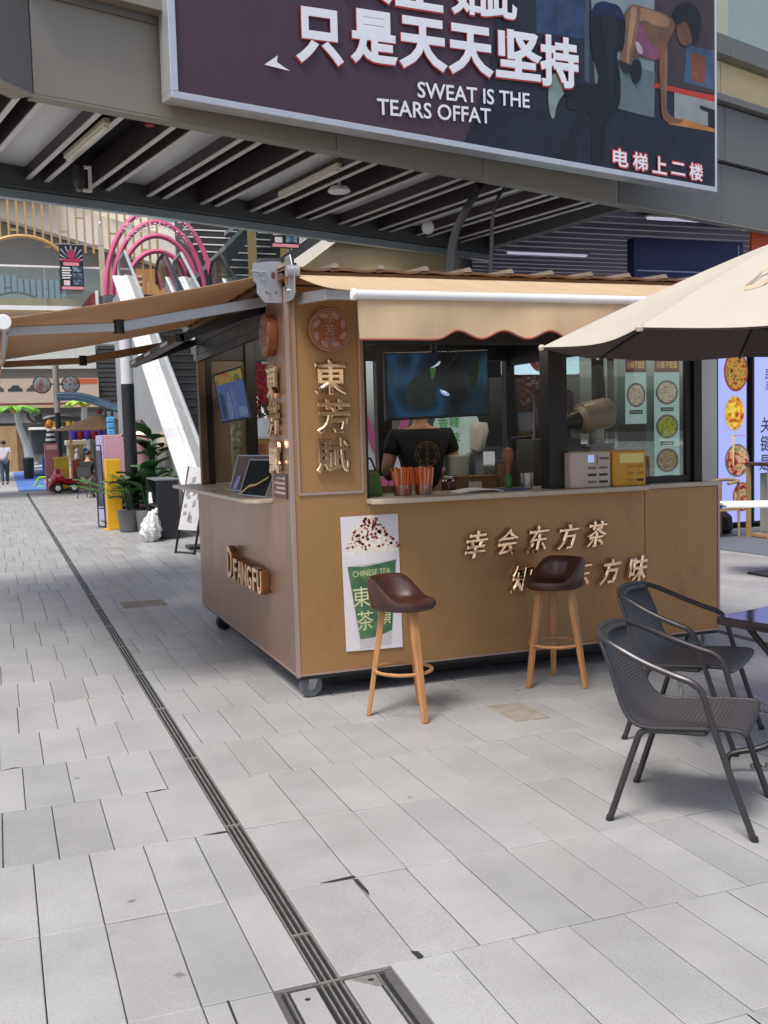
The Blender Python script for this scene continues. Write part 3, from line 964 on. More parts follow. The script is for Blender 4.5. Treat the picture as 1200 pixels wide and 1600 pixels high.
MB().add([hp(4.60, 4.885, .004), hp(4.86, 4.875, .004), hp(4.73, 4.93, .004), hp(4.74, 4.99, .004)], [(0, 1, 2, 3)]).build('slogan_stroke', M_LETW, hb)
mb = MB(); text(mb, 'SWEAT IS THE', hp(7.05, 5.01, 0.004), tr_, tu_, 1.50, 0.155, bold=0.018); mb.build('slogan_line', M_LETW, hb)['kind'] = 'stuff'
mb = MB(); text(mb, 'TEARS OFFAT', hp(6.53, 4.77, 0.004), tr_, tu_, 1.44, 0.155, bold=0.018); mb.build('slogan_line', M_LETW, hb)['kind'] = 'stuff'
M_LETR2 = mat('print_red_bright', C('#c4453f'), 0.5)
for k, ch in enumerate('电梯上二楼'):
    u = 9.20 + k * 0.335
    mb = MB(); text(mb, ch, hp(u, 4.655, 0.002), HU, ZA, .285, .225 if ch != '二' else .17, bold=0.08); mb.build('caption_outline', M_LETR2, hb)
    mb = MB(); text(mb, ch, hp(u, 4.655, 0.004), HU, ZA, .25, .195 if ch != '二' else .14, bold=0.025); mb.build('caption_character', M_LETW, hb)

# ================================================================ THE TEA KIOSK
M_BRONZE = mat('bronze_panel', C('#a57e52'), 0.36, 0.4, var=0.06, scale=1.6, stretch=(1, 1, 0.5), rvar=0.09, bump=0.02, bscale=300)
M_ROSE = mat('brushed_rose_panel', C('#a2846f'), 0.33, 0.7, var=0.05, scale=2.0, stretch=(1, 1, 0.05), rvar=0.04)
M_TRIMR = mat('rose_trim', C('#b39a92'), 0.35, 0.6, var=0.04, scale=3, rvar=0.02)
M_FRAMEB = mat('dark_frame', C('#241f1f'), 0.4, 0.3, var=0.1)
M_COUNTER = mat('counter_stone', C('#b7aa98'), 0.3, var=0.05, scale=3, rvar=.04)
M_MIRROR = mat('mirror_gold', (0.80, 0.56, 0.36), 0.08, 1.0, var=0.05, scale=3, rvar=0.03)
M_SIDEG = mat('letter_side', C('#8a5d33'), 0.3, 0.8, var=0.1)
def cloth(name, col, rough, **kw):
    """woven awning fabric that lets some daylight through"""
    m = mat(name, col, rough, **kw)
    N, L = m.node_tree.nodes, m.node_tree.links
    b = N['Principled BSDF']
    src = b.inputs['Base Color'].links[0].from_socket
    tl = N.new('ShaderNodeBsdfTranslucent')
    L.new(src, tl.inputs[0])
    mx = N.new('ShaderNodeMixShader')
    mx.inputs[0].default_value = 0.3
    L.new(b.outputs[0], mx.inputs[1]); L.new(tl.outputs[0], mx.inputs[2])
    L.new(mx.outputs[0], N['Material Output'].inputs[0])
    return m
M_AWN = cloth('awning_cloth', C('#cdb391'), 0.85, var=0.10, scale=2.2, stretch=(4, 0.6, 0.6), bump=0.12, bscale=14)
M_AWNL = cloth('awning_cloth_side', C('#c4a380'), 0.85, var=0.10, scale=2.2, stretch=(0.6, 3, 0.6), bump=0.12, bscale=14)
M_PIPING = mat('red_piping', C('#8f4a42'), 0.7)
M_SILVER = mat('silver_metal', (0.42, 0.42, 0.43), 0.38, 0.7, var=0.05, scale=4, rvar=0.03)
M_ROOFT = mat('roof_tile_brown', C('#74563f'), 0.5, 0.3, var=0.25, scale=7)
M_CLIP = mat('tile_clip', C('#a99a8a'), 0.35, 0.6, var=0.15)
G_KIOSK = glass('kiosk_glass', (0.88, 0.89, 0.87), 0.02, fres=0.35)
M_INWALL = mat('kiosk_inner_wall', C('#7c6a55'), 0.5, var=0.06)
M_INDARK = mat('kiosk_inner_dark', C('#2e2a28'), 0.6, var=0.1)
M_RUBBER = mat('caster_rubber', C('#63676a'), 0.6, var=0.15)
M_RUBBERD = mat('caster_rubber_dark', C('#1c1c1d'), 0.6)

KX0, KX1, KY0, KY1, KZ0 = 1.63, 4.715, 5.90, 8.97, 0.15
kz = thing('tea_kiosk', 'bronze tea kiosk on caster wheels with tan awnings and Chinese lettering', 'kiosk', (KX0, KY0, 0))
# --- skins
MB().prism([(KX0, KZ0), (4.10, KZ0), (4.10, 1.165), (2.105, 1.165), (2.105, 2.47), (KX0, 2.47)], (0, KY0, 0), XA, ZA, YA * 0.03).build('front_panel', M_BRONZE, kz, bevel=0.003)
MB().box(4.104, KX1, KY0, KY0 + .03, KZ0, 1.165).build('front_panel', M_BRONZE, kz, bevel=0.003)
MB().prism([(KY0 + .032, KZ0), (8.35, KZ0), (8.35, 1.165), (6.37, 1.165), (6.37, 2.47), (KY0 + .032, 2.47)], (KX0, 0, 0), YA, ZA, XA * 0.03).build('side_panel', M_ROSE, kz, bevel=0.003)
MB().box(KX0, KX0 + .03, 8.354, KY1, KZ0, 1.165).build('side_panel', M_ROSE, kz, bevel=0.003)
MB().box(KX1 - .03, KX1, KY0 + .032, KY1, KZ0, 1.165).build('side_panel', M_BRONZE, kz, bevel=0.003)
MB().box(KX0 + .032, KX1 - .032, KY1 - .03, KY1, KZ0, 1.1).build('back_panel', M_BRONZE, kz)
MB().box(KX0 + .01, KX1 - .01, KY0 + .01, KY1 - .01, KZ0 - 0.03, KZ0 - 0.004).build('chassis', M_BLACK, kz)
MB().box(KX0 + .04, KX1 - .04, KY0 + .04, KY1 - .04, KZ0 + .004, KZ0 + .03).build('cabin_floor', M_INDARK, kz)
MB().box(KX0 + .22, KX1 - .25, KY0 + .22, KY1 - .2, 0.03, KZ0 - .032).build('shade_block', M_BLACK, kz)  # unseen block added to darken the gap under the kiosk
# --- aluminium edging
MB().box(KX0 - .006, KX0 + .016, KY0 - .006, KY0 - .001, KZ0 - .01, 2.46).box(KX0 - .006, KX0 - .001, KY0 - .001, KY0 + .02, KZ0 - .01, 2.46).build('corner_trim', M_TRIMR, kz)
MB().box(KX0 + .017, KX1, KY0 - .006, KY0 - .001, KZ0 - .004, KZ0 + .008).build('bottom_trim', M_TRIMR, kz)
MB().box(KX0 - .006, KX0 - .001, KY0 + .021, KY1, KZ0 - .004, KZ0 + .008).build('bottom_trim', M_TRIMR, kz)
MB().box(KX1 - .012, KX1 + .004, KY0 - .006, KY0 - .001, KZ0 + .012, 1.16).build('corner_trim', M_TRIMR, kz)
# --- framed pillar front
tf = MB()
for a, b, c, d2 in ((1.668, 2.082, 1.236, 1.252), (1.668, 2.082, 2.385, 2.397), (1.668, 1.682, 1.2525, 2.3845), (2.068, 2.082, 1.2525, 2.3845)):
    tf.box(a, b, KY0 - .009, KY0 - .001, c, d2)
tf.build('pillar_trim', M_TRIMR, kz)
# --- counters
MB().prism([(2.10, 5.80), (2.16, 5.775), (4.05, 5.775), (4.12, 5.87), (4.715, 5.88), (4.715, 6.34), (2.10, 6.34)], (0, 0, 1.167), XA, YA, ZA * 0.03).build('counter', M_COUNTER, kz, bevel=0.005)
MB().prism([(1.995, 6.385), (1.545, 6.385), (1.47, 6.50), (1.42, 9.02), (1.995, 9.02)], (0, 0, 1.167), XA, YA, ZA * 0.026).build('counter', M_COUNTER, kz, bevel=0.005)
# --- posts and frames
for (a, b, c, d2) in ((3.39, 3.51, 5.93, 6.05), (4.535, 4.60, 5.93, 6.03), (4.60, 4.69, 8.85, 8.95), (3.28, 3.42, 8.85, 8.95), (2.06, 2.15, 8.82, 8.94), (2.107, 2.135, 5.94, 6.02), (4.62, 4.69, 7.3, 7.38)):
    MB().box(a, b, c, d2, 1.196, 2.47).build('post', M_FRAMEB, kz, bevel=0.004)
MB().box(1.64, 1.70, 8.78, 8.86, 1.195, 2.47).build('post', mat('post_brown', C('#5d4635'), 0.45, 0.2), kz, bevel=0.004)
MB().box(1.705, 1.76, 8.80, 8.86, 1.195, 2.47).build('post', M_FRAMEB, kz, bevel=0.004)
MB().box(2.107, 4.69, 5.935, 6.02, 2.14, 2.47).build('header_beam', M_FRAMEB, kz, bevel=0.004)
MB().box(1.645, 1.70, 6.375, 8.775, 2.30, 2.47).build('header_beam', M_FRAMEB, kz, bevel=0.004)
MB().box(1.70, 4.6, 8.86, 8.93, 2.25, 2.47).build('header_beam', M_FRAMEB, kz, bevel=0.004)
MB().box(4.63, 4.69, 6.03, 8.85, 2.2, 2.47).build('header_beam', M_FRAMEB, kz, bevel=0.004)
# front window on the right: sash + pane
ws = holder('window', kz)
fr = MB()
for a, b, c, d2 in ((3.515, 4.53, 1.20, 1.245), (3.515, 4.53, 2.09, 2.135), (3.515, 3.545, 1.246, 2.089), (4.49, 4.53, 1.246, 2.089)):
    fr.box(a, b, 5.96, 6.0, c, d2)
fr.build('window_frame', M_FRAMEB, ws, bevel=0.003)
MB().box(3.545, 4.49, 5.978, 5.984, 1.245, 2.09).build('pane', G_KIOSK, ws)
MB().box(4.655, 4.662, 6.03, 8.85, 1.2, 2.2).build('side_pane', G_KIOSK, kz)
# --- back wall cladding inside (seen through the side hatch)
for (a, b, c, d2) in ((1.765, 1.92, 1.2, 1.735), (1.924, 2.075, 1.2, 1.735), (1.765, 2.075, 1.74, 2.25)):
    MB().box(a, b, 8.87, 8.9, c, d2).build('wall_board', M_INWALL, kz, bevel=0.003)
MB().box(2.2, 3.28, 8.87, 8.9, 1.1, 1.26).build('wall_board', M_INWALL, kz)
# --- inner counters
MB().box(3.16, 4.62, 7.0, 7.62, 0.19, 1.06).build('work_bench', M_INWALL, kz, bevel=0.005)
MB().box(3.14, 4.64, 6.97, 7.64, 1.062, 1.09).build('bench_top', mat('bench_steel', (.45, .45, .44), .35, .7), kz, bevel=0.003)
MB().box(2.05, 4.62, 6.36, 6.40, 0.2, 1.14).build('inner_panel', M_INWALL, kz)
# --- ceiling and roof
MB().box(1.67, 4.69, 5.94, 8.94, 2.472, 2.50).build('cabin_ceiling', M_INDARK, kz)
MB().box(1.60, 4.745, 5.86, 9.0, 2.50, 2.535).build('roof_slab', M_ROOFT, kz)
n = 11
for k in range(n):
    x = 1.60 + k * 0.286
    t_ = MB()
    t_.shell(lambda u, v: (x + u * 0.284, 5.80 + v * 0.55, 2.556 + v * 0.035 + 0.007 * sin(u * 2 * pi) + 0.010 * u), 8, 2, 0.014)
    tile_o = t_.build('roof_tile', M_ROOFT, kz, smooth=True)
    MB().prism([(-0.022, 0), (0.03, 0.004), (0.012, 0.030), (-0.012, 0.026)], (x + 0.02, 5.792, 2.562), XA, ZA, YA * 0.5 + ZA * 0.03).build('tile_clip', M_CLIP, tile_o)
for k in range(10):
    y = 6.36 + k * 0.262
    t_ = MB().shell(lambda u, v: (1.59 + (1 - u) * 0.5, y + v * 0.26, 2.545 + (1 - u) * 0.04 + 0.01 * sin(v * pi * 2)), 2, 6, 0.014)
    t_.build('roof_tile', M_ROOFT, kz, smooth=True)
MB().prism([(2.0, 6.35), (4.72, 6.35), (4.72, 8.9), (2.0, 8.9)], (0, 0, 2.575), XA, YA, ZA * 0.03).build('roof_top', M_ROOFT, kz)
MB().box(1.62, 4.735, 5.845, 5.858, 2.47, 2.545).build('roof_edge', mat('roof_edge_tan', C('#a7784c'), .5), kz)
# --- inside light strip
MB().box(1.8, 2.9, 8.1, 8.16, 2.44, 2.468).build('light_strip', mat('led_strip', (0.9, 0.9, 0.88), 0.4, emit=8.0, ecol='#fff4e2'), kz)

MB().box(2.3, 4.4, 6.75, 6.80, 2.44, 2.468).build('light_strip', MATS['led_strip'], kz)
add_smudges(M_BRONZE); add_smudges(M_ROSE, 2.2, dark=0.86, stretch=(1, 1, .25))
# --- emblems
M_EMB = mat('emblem_brown', C('#8d4f2c'), 0.42, 0.2, var=0.06)
M_EMBL = mat('emblem_pale', C('#b08e84'), 0.35, 0.5, var=0.06)
def emblem(o, right, nrm):
    e = holder('emblem', kz)
    o, right, nrm = Vector(o), Vector(right), Vector(nrm)
    up = right.cross(nrm) * -1
    up = ZA
    disc(MB(), o, right, up, 0.128, t=0.055, n=48).build('emblem_disc', M_EMB, e, bevel=0.004)
    f = o + nrm * 0.0562
    mb = MB(); ring(mb, f, right, up, 0.121, 0.126); ring(mb, f, right, up, 0.108, 0.112)
    for k in range(8):
        a = k * pi / 4 + pi / 8
        c = f + (right * cos(a) + up * sin(a)) * 0.089
        tg = right * -sin(a) + up * cos(a); rd = right * cos(a) + up * sin(a)
        mb.add([c + tg * x + rd * y for x, y in ((-.028, -.012), (-.01, -.017), (.012, -.012), (.028, .002), (.022, .014), (.002, .016), (-.02, .008))], [tuple(range(7))])
    mb.build('emblem_ring', M_EMBL, e)
    for k, ch in enumerate('东芳赋'):
        mb = MB(); text(mb, ch, f + up * (0.072 - 0.072 * k) + nrm * .0006, right, up, 0.064, 0.064, bold=0.003)
        mb.build('emblem_character', M_EMBL, e)
emblem((1.88, KY0 - .0005, 2.21), XA, -YA)
emblem((KX0 - .0005, 6.22, 2.21), -YA, -XA)

# --- raised mirror letters
def letter(ch, o, right, up, w, h, ext, bold=0.03, shear=0.0, gap=0.012, m=None):
    right, up = Vector(right), Vector(up)
    nrm = right.cross(up).normalized()
    mb = MB()
    text(mb, ch, Vector(o) + nrm * gap, right, up, w, h, extrude=ext, bold=bold, shear=shear, res=4)
    lo = mb.build('sign_letter', m or M_MIRROR, kz)
    return lo
for k, ch in enumerate('東芳賦'):
    letter(ch, (1.885 + (0, .012, 0)[k], KY0, 1.935 - k * 0.232), XA, ZA, 0.22, 0.21, 0.028, bold=0.045)
    letter(ch, (KX0, 6.16, 1.93 - k * 0.232), -YA, ZA, 0.22, 0.21, 0.03, bold=0.045)
up_s = (ZA + XA * 0.12).normalized()
for k, ch in enumerate('幸会东方茶'):
    letter(ch, (2.82 + 0.221 * k, KY0, 0.875 + 0.003 * k), XA + ZA * 0.06, up_s, 0.152, 0.18, 0.028, bold=0.045, shear=0.12)
for k, ch in enumerate('知遇东方味'):
    letter(ch, (3.14 + 0.221 * k, KY0, 0.632), XA + ZA * 0.06, up_s, 0.152, 0.18, 0.028, bold=0.045, shear=0.12)
y = 7.52
for ch, w, h in (('D', 0.155, 0.235), ('.', 0.03, 0.03), ('F', 0.11, 0.165), ('A', 0.135, 0.165), ('N', 0.13, 0.165), ('G', 0.135, 0.165), ('F', 0.11, 0.165), ('U', 0.125, 0.165)):
    if ch == 'F' and y < 7.0:
        y -= 0.02
    zb_ = 0.56
    lo = letter(ch, (KX0, y - w / 2, zb_ + h / 2), -YA, ZA, w, h, 0.055, bold=0.022, m=M_SIDEG)
    mb = MB(); text(mb, ch, (KX0 - .0685, y - w / 2, zb_ + h / 2), -YA, ZA, w * .95, h * .97, bold=0.018, res=4)
    mb.build('letter_face', mat('letter_cream', C('#d8c3a6'), .35, .3, var=.04), lo)
    y -= w + 0.014
# small plaque on the left pillar
pq = holder('plaque', kz)
MB().box(KX0 - .008, KX0 - .001, 5.99, 6.30, 1.215, 1.365).build('plaque_board', mat('plaque_dark', C('#4a2b2a'), .35), pq)
mb = MB()
for k in range(4):
    mb.box(KX0 - .0095, KX0 - .0082, 6.02, 6.27 - 0.05 * (k % 2), 1.24 + .03 * k, 1.252 + .03 * k)
mb.build('plaque_print', mat('plaque_print', C('#b09a90'), .5), pq)

# --- casters
def caster(x, y, dark=False, turn=0.0):
    c = holder('caster', kz)
    r = 0.072
    ax = Vector((sin(turn), -cos(turn), 0))
    fw = Vector((cos(turn), sin(turn), 0))
    o = Vector((x, y, r))
    mb = MB()
    prof = [(0.030, -.022), (0.066, -.022), (r, -.014), (r, .014), (0.066, .022), (0.030, .022)]
    n = 28
    base = []
    for rr, hh in prof:
        for k in range(n):
            a = 2 * pi * k / n
            base.append(o + ax * hh + fw * rr * cos(a) + ZA * rr * sin(a))
    fs = []
    for i in range(len(prof)):
        j = (i + 1) % len(prof)
        for k in range(n):
            k2 = (k + 1) % n
            fs.append((i * n + k, i * n + k2, j * n + k2, j * n + k))
    mb.add(base, fs).build('tyre', M_RUBBERD if dark else M_RUBBER, c, smooth=True)
    h = MB(); h.cyl(o - ax * .018, o + ax * .018, 0.05, n=24); h.build('hub', mat('hub_grey', C('#9aa0a3'), .45) if not dark else M_RUBBERD, c, smooth=True)
    for s in (-1, 1):
        MB().prism([(-.018, -.012), (.018, -.012), (.05, .085), (-.03, .085)], o + ax * (s * .028 - .002), fw, ZA, ax * 0.004).build('fork', M_SILVER, c)
        h = MB(); h.cyl(o + ax * s * .027, o + ax * s * .036, 0.010, n=10); h.build('axle_nut', M_SILVER, c)
    MB().box(x - .06, x + .06, y - .05, y + .05, 0.146, 0.1515).build('mount_plate', M_SILVER, c)
    MB().frame_box(o + fw * .0 - ax * .03 + ZA * .074 - fw * .03, fw * .08, ax * .06, ZA * .004).build('fork_yoke', M_SILVER, c)
caster(1.725, 5.965, turn=RAD(8))
caster(4.56, 5.97, turn=RAD(-4))
caster(1.70, 8.40, dark=True, turn=RAD(20))
caster(4.60, 8.80, dark=True)

# --- front awning
aw = holder('awning', kz)
AX0, AX1 = 1.665, 4.73
def fa(u, v):
    x = AX0 + (AX1 - AX0) * u + 0.02 * v
    sag = 0.022 * sin(pi * v) + 0.004 * sin(u * 23) * sin(pi * v)
    return (x, 5.845 - 1.05 * v, 2.525 - 0.235 * v - sag)
MB().shell(fa, 40, 8, 0.004).build('awning_canopy', M_AWN, aw, smooth=True)
MB().cyl((1.675, 4.785, 2.272), (4.765, 4.785, 2.272), 0.0235, n=20).build('front_tube', mat('white_tube', (.66, .67, .68), .35, .1, var=.03, scale=2, rvar=.02), aw, smooth=True)
MB().cyl((1.655, 4.785, 2.272), (1.6745, 4.785, 2.272), 0.029, n=20).build('tube_cap', M_WHITE, aw, smooth=True, bevel=.004)
def val_bottom(x):
    d = x - (AX0 + 0.02)
    w = min(1.0, max(0.0, (d - 0.36) / 0.16))
    return 2.062 + w * (0.022 + 0.021 * sin((d - 0.50) * 2 * pi / 0.262 + 0.9)) - 0.006 * (1 - w)
def va(u, v):
    x = AX0 + 0.02 + (AX1 - AX0 + .01) * u
    zt, zb2 = 2.25, val_bottom(x)
    y = 4.785 - 0.012 * v - 0.010 * sin(x * 7.1 + 1.3 * v) * v - 0.006 * sin(x * 17) * v
    return (x - 0.012 * (1 - u) * v * 0, y, zt + (zb2 - zt) * v)
MB().shell(va, 150, 6, 0.003).build('valance', M_AWN, aw, smooth=True)
MB().tube([Vector(va(k / 150, 1.0)) + Vector((0, -.002, -.002)) for k in range(151)], 0.0055, 6).build('valance_piping', M_PIPING, aw, smooth=True)
for x in (1.70, 4.66):
    a, b, c = (x, 5.84, 2.385), (x + .01, 5.33, 2.345), (x + .01, 4.80, 2.272)
    MB().bar(a, b, 0.03, 0.062).build('arm', M_SILVER, aw, bevel=0.006)
    MB().bar(b, c, 0.026, 0.052).build('arm', M_SILVER, aw, bevel=0.006)
# --- side awning
sa = holder('awning', kz)
def la(u, v):     # v from wall outwards
    y = 6.02 + 3.0 * u
    return (1.60 - 1.52 * v, y, 2.555 - 0.285 * v - 0.03 * sin(pi * v) * (0.4 + 0.6 * sin(pi * u)))
MB().shell(lambda u, v: la(1 - u, v), 12, 10, 0.004).build('awning_canopy', M_AWNL, sa, smooth=True)
MB().cyl((0.075, 6.0, 2.250), (0.075, 9.06, 2.250), 0.033, n=18).build('front_tube', MATS['white_tube'], sa, smooth=True)
MB().cyl((0.075, 5.978, 2.250), (0.075, 6.0, 2.250), 0.042, n=18).build('tube_cap', M_WHITE, sa, smooth=True, bevel=.005)
MB().shell(lambda u, v: (0.055 - 0.004 * sin(u * 40), 9.03 - 3.0 * u, 2.225 - 0.155 * v - .012 * sin(u * 60) * v), 90, 3, 0.003).build('valance', M_AWNL, sa, smooth=True)
for y, mm in ((6.22, M_SILVER), (8.86, mat('arm_shaded', C('#8a6a50'), .4, .5))):  # far arm's brown is shade under the cloth, put into its colour
    a, b, c = (1.60, y, 2.42), (0.71, y, 2.255), (0.09, y, 2.225)
    MB().bar(a, b, 0.03, 0.062).build('arm', mm, sa, bevel=0.006)
    MB().bar(b, c, 0.026, 0.052).build('arm', mm, sa, bevel=0.006)
    MB().cyl((0.71, y, 2.215), (0.71, y, 2.295), 0.032, n=12).build('elbow', M_FRAMEB, sa)
# --- brackets of the awnings at the corner
bk = holder('bracket', kz)
MB().prism([(1.455, 2.60), (1.455, 2.50), (1.475, 2.485), (1.475, 2.43), (1.50, 2.40), (1.52, 2.375), (1.627, 2.375), (1.627, 2.615), (1.56, 2.615)], (0, 5.95, 0), XA, ZA, YA * 0.006).build('bracket_plate', M_SILVER, bk, bevel=0.001)
for hx, hz, ha, hb_ in ((1.575, 2.535, .012, .02), (1.53, 2.435, .006, .006), (1.59, 2.435, .006, .006)):
    mb = MB(); disc(mb, (hx, 5.948, hz), XA, ZA, ha, hb_); mb.build('bracket_hole', mat('hole_brown', C('#5b3a26'), .6), bk)
for x, z in ((1.50, 2.545), (1.545, 2.44), (1.51, 2.51)):
    MB().cyl((x, 5.955, z), (x, 5.935, z), 0.010, n=10).build('bolt', M_SILVER, bk)
MB().cyl((1.44, 5.938, 2.555), (1.53, 5.938, 2.55), 0.006, n=8).build('bolt', M_SILVER, bk)
bk = holder('bracket', kz)
MB().prism([(5.70, 2.40), (5.74, 2.372), (5.894, 2.372), (5.894, 2.63), (5.78, 2.63), (5.74, 2.56), (5.70, 2.545)], (1.632, 0, 0), YA, ZA, XA * 0.006).build('bracket_plate', M_SILVER, bk, bevel=0.001)
for y, z in ((5.76, 2.54), (5.83, 2.43)):
    MB().cyl((1.62, y, z), (1.645, y, z), 0.011, n=10).build('bolt', M_SILVER, bk)
MB().cyl((1.60, 5.745, 2.53), (1.67, 5.745, 2.53), 0.035, n=16).build('roller_end', M_SILVER, bk, smooth=True)
MB().box(1.50, 1.626, 5.96, 6.05, 2.60, 2.635).build('bracket_cap', M_BEAM, bk)

# --- flip-up side hatch
ht = holder('hatch', kz)
h0, h1 = Vector((1.645, 0, 2.405)), Vector((1.10, 0, 2.215))
for y in (6.46, 8.76):
    MB().bar(h0 + YA * y, h1 + YA * y, 0.04, 0.05).build('hatch_rail', M_FRAMEB, ht, bevel=.003)
MB().bar(h1 + YA * 6.44, h1 + YA * 8.78, 0.055, 0.05).build('hatch_rail', M_FRAMEB, ht, bevel=.003)
MB().bar(h0 + YA * 6.44, h0 + YA * 8.78, 0.05, 0.05).build('hatch_rail', M_FRAMEB, ht, bevel=.003)
for k in range(3):
    MB().box(1.068, 1.071, 6.75 + k * .8, 7.05 + k * .8, 2.205, 2.225).build('hatch_slot', M_WHITE, ht)
vs = [h0 + YA * 6.48, h1 + YA * 6.48, h1 + YA * 8.74, h0 + YA * 8.74]
MB().add([v + ZA * .004 for v in vs], [(0, 1, 2, 3)]).build('hatch_pane', G_KIOSK, ht)
MB().bar((1.65, 6.40, 2.265), (1.65, 8.78, 2.265), 0.04, 0.05).build('hatch_sill', M_FRAMEB, ht)

# ---------------------------------------------------------------- cables from the roof to the footbridge
def cable(pts, r, label):
    o = MB().tube(smooth_path(pts, 8), r, 8).build('power_cable', M_BLACK, None, smooth=True)
    tag(o, label, 'cable')
CABLE1 = [(2.98, 6.5600000000000005, 2.58), (3.03, 6.66, 2.67), (3.34, 7.31, 2.84), (3.78, 8.25, 3.13), (4.3, 9.26, 3.54), (4.92, 10.25, 4.03), (5.5, 11.03, 4.52), (5.75, 11.53, 4.869999999999999)]
CABLE2 = [(3.3000000000000003, 6.550000000000001, 2.58), (3.35, 6.65, 2.67), (3.72, 7.39, 2.86), (4.29, 8.49, 3.25), (4.82, 9.51, 3.7), (5.34, 10.42, 4.13), (5.84, 11.12, 4.52), (6.09, 11.62, 4.869999999999999)]
cable(CABLE1, 0.042, 'thick black cable rising from the kiosk roof to the footbridge')
cable(CABLE2, 0.018, 'thin black cable beside the thicker one above the kiosk roof')

# ================================================================ THINGS AT AND ON THE KIOSK
# ---------------------------------------------------------------- poster
M_PAPER = mat('poster_paper', C('#d5d0d6'), 0.45, var=0.02)
ps = thing('poster', 'white poster of a green tea cup topped with cream and red crumbs', 'poster', (1.93, 5.89, 0.26))
PY_ = 5.8925
MB().prism([(1.925, 1.095), (2.297, 1.098), (2.308, 0.262), (1.937, 0.27)], (0, PY_, 0), XA, ZA, YA * 0.0025).build('sheet', M_PAPER, ps)
def flat(poly, d, m, name, parent=ps, sm=0):
    if sm:
        q = smooth_path([(x, z, 0) for x, z in poly + poly[:1]], sm)[:-1]
        poly = [(p.x, p.y) for p in q]
    vs = [(x, PY_ - d, z) for x, z in poly]
    return MB().add(vs, [tuple(range(len(vs)))]).build(name, m, parent)
pr = holder('cup_picture', ps)
flat([(1.95, .845), (2.285, .855), (2.232, .287), (2.03, .275)], .0006, mat('cup_white', C('#bdb9bb'), .4, var=.04), 'cup', pr)
flat([(1.945, .865), (1.96, .935), (1.985, 1.0), (2.03, 1.04), (2.07, 1.085), (2.12, 1.093), (2.16, 1.08), (2.205, 1.02), (2.25, .96), (2.285, .90), (2.285, .868), (2.12, .85)], .0010, ramp_mat('cream_print', ['#cbbfae', '#ded6c8', '#e8e2d8'], 30), 'cream', pr, sm=3)
flat([(1.948, .862), (2.286, .868), (2.278, .812), (1.958, .79)], .0013, mat('cup_rim', C('#d6d2d4'), .4), 'cup_rim', pr)
flat([(1.96, .79), (2.06, .784), (2.17, .796), (2.277, .815), (2.238, .378), (2.14, .345), (2.03, .338)], .0016, ramp_mat('leaf_green', ['#2f5238', '#44694a', '#5f8159'], 9), 'cup_sleeve', pr)
rr = random.Random(11)
reds = MB(); pinks = MB()
for k in range(110):
    t = rr.random()
    cx = 2.118 + rr.uniform(-1, 1) * (0.035 + 0.15 * t)
    cz = 1.085 - 0.19 * t + rr.uniform(-.012, .012)
    r = rr.uniform(.004, .0125)
    mbb = reds if rr.random() < .75 else pinks
    a0 = rr.random() * 6
    vs = [(cx + r * rr.uniform(.6, 1.2) * cos(a0 + q * 1.05), PY_ - .0019, cz + r * rr.uniform(.6, 1.2) * sin(a0 + q * 1.05)) for q in range(6)]
    mbb.add(vs, [tuple(range(6))])
reds.build('berry_print', mat('berry', C('#8c1f30'), .5, var=.3, scale=60), pr)['kind'] = 'stuff'
pinks.build('berry_print', mat('berry_dark', C('#4f1422'), .5, var=.3, scale=60), pr)['kind'] = 'stuff'
M_PRC = mat('cup_letter', C('#cfcf9c'), .5)
for (s, x, z, w, h) in (('CHINESE TEA', 2.115, .745, .245, .036), ('東', 2.045, .60, .115, .125), ('茶', 2.065, .452, .105, .12), ('韻', 2.19, .475, .085, .115), ('方', 2.18, .61, .085, .115)):
    mb = MB(); text(mb, s, (x, PY_ - .0021, z), XA + ZA * .03, ZA, w, h, bold=-.004 if len(s) > 2 else 0.0); mb.build('cup_lettering', M_PRC, pr)

# ---------------------------------------------------------------- screens
M_BEZ = mat('screen_bezel', C('#1a1b1e'), .3)
def tv_mat(name, cols, scale, em):
    return ramp_mat(name, cols, scale, emit=em, rough=0.15, detail=1.5)
tv = thing('wall_tv', 'wide flat screen with dark blue picture hanging over the kiosk counter', 'screen', (2.75, 6.25, 1.68))
ang = RAD(3)
tR, tN = Vector((cos(ang), -sin(ang) * 0, 0.028)).normalized(), Vector((0, -1, 0))
tU = ZA
to = Vector((2.742, 6.24, 1.90))
MB().frame_box(to - tR * .372 - tU * .218, tR * .744, YA * .045, tU * .436).build('casing', M_BEZ, tv, bevel=.006)
MB().add([to - tR * .36 - tU * .200 - YA * .0015, to + tR * .36 - tU * .200 - YA * .0015, to + tR * .36 + tU * .207 - YA * .0015, to - tR * .36 + tU * .207 - YA * .0015], [(0, 1, 2, 3)]).build('screen', tv_mat('tv_blue', ['#0a0f12', '#121b21', '#182c3a', '#20455f', '#15262f'], 3.0, .18), tv)
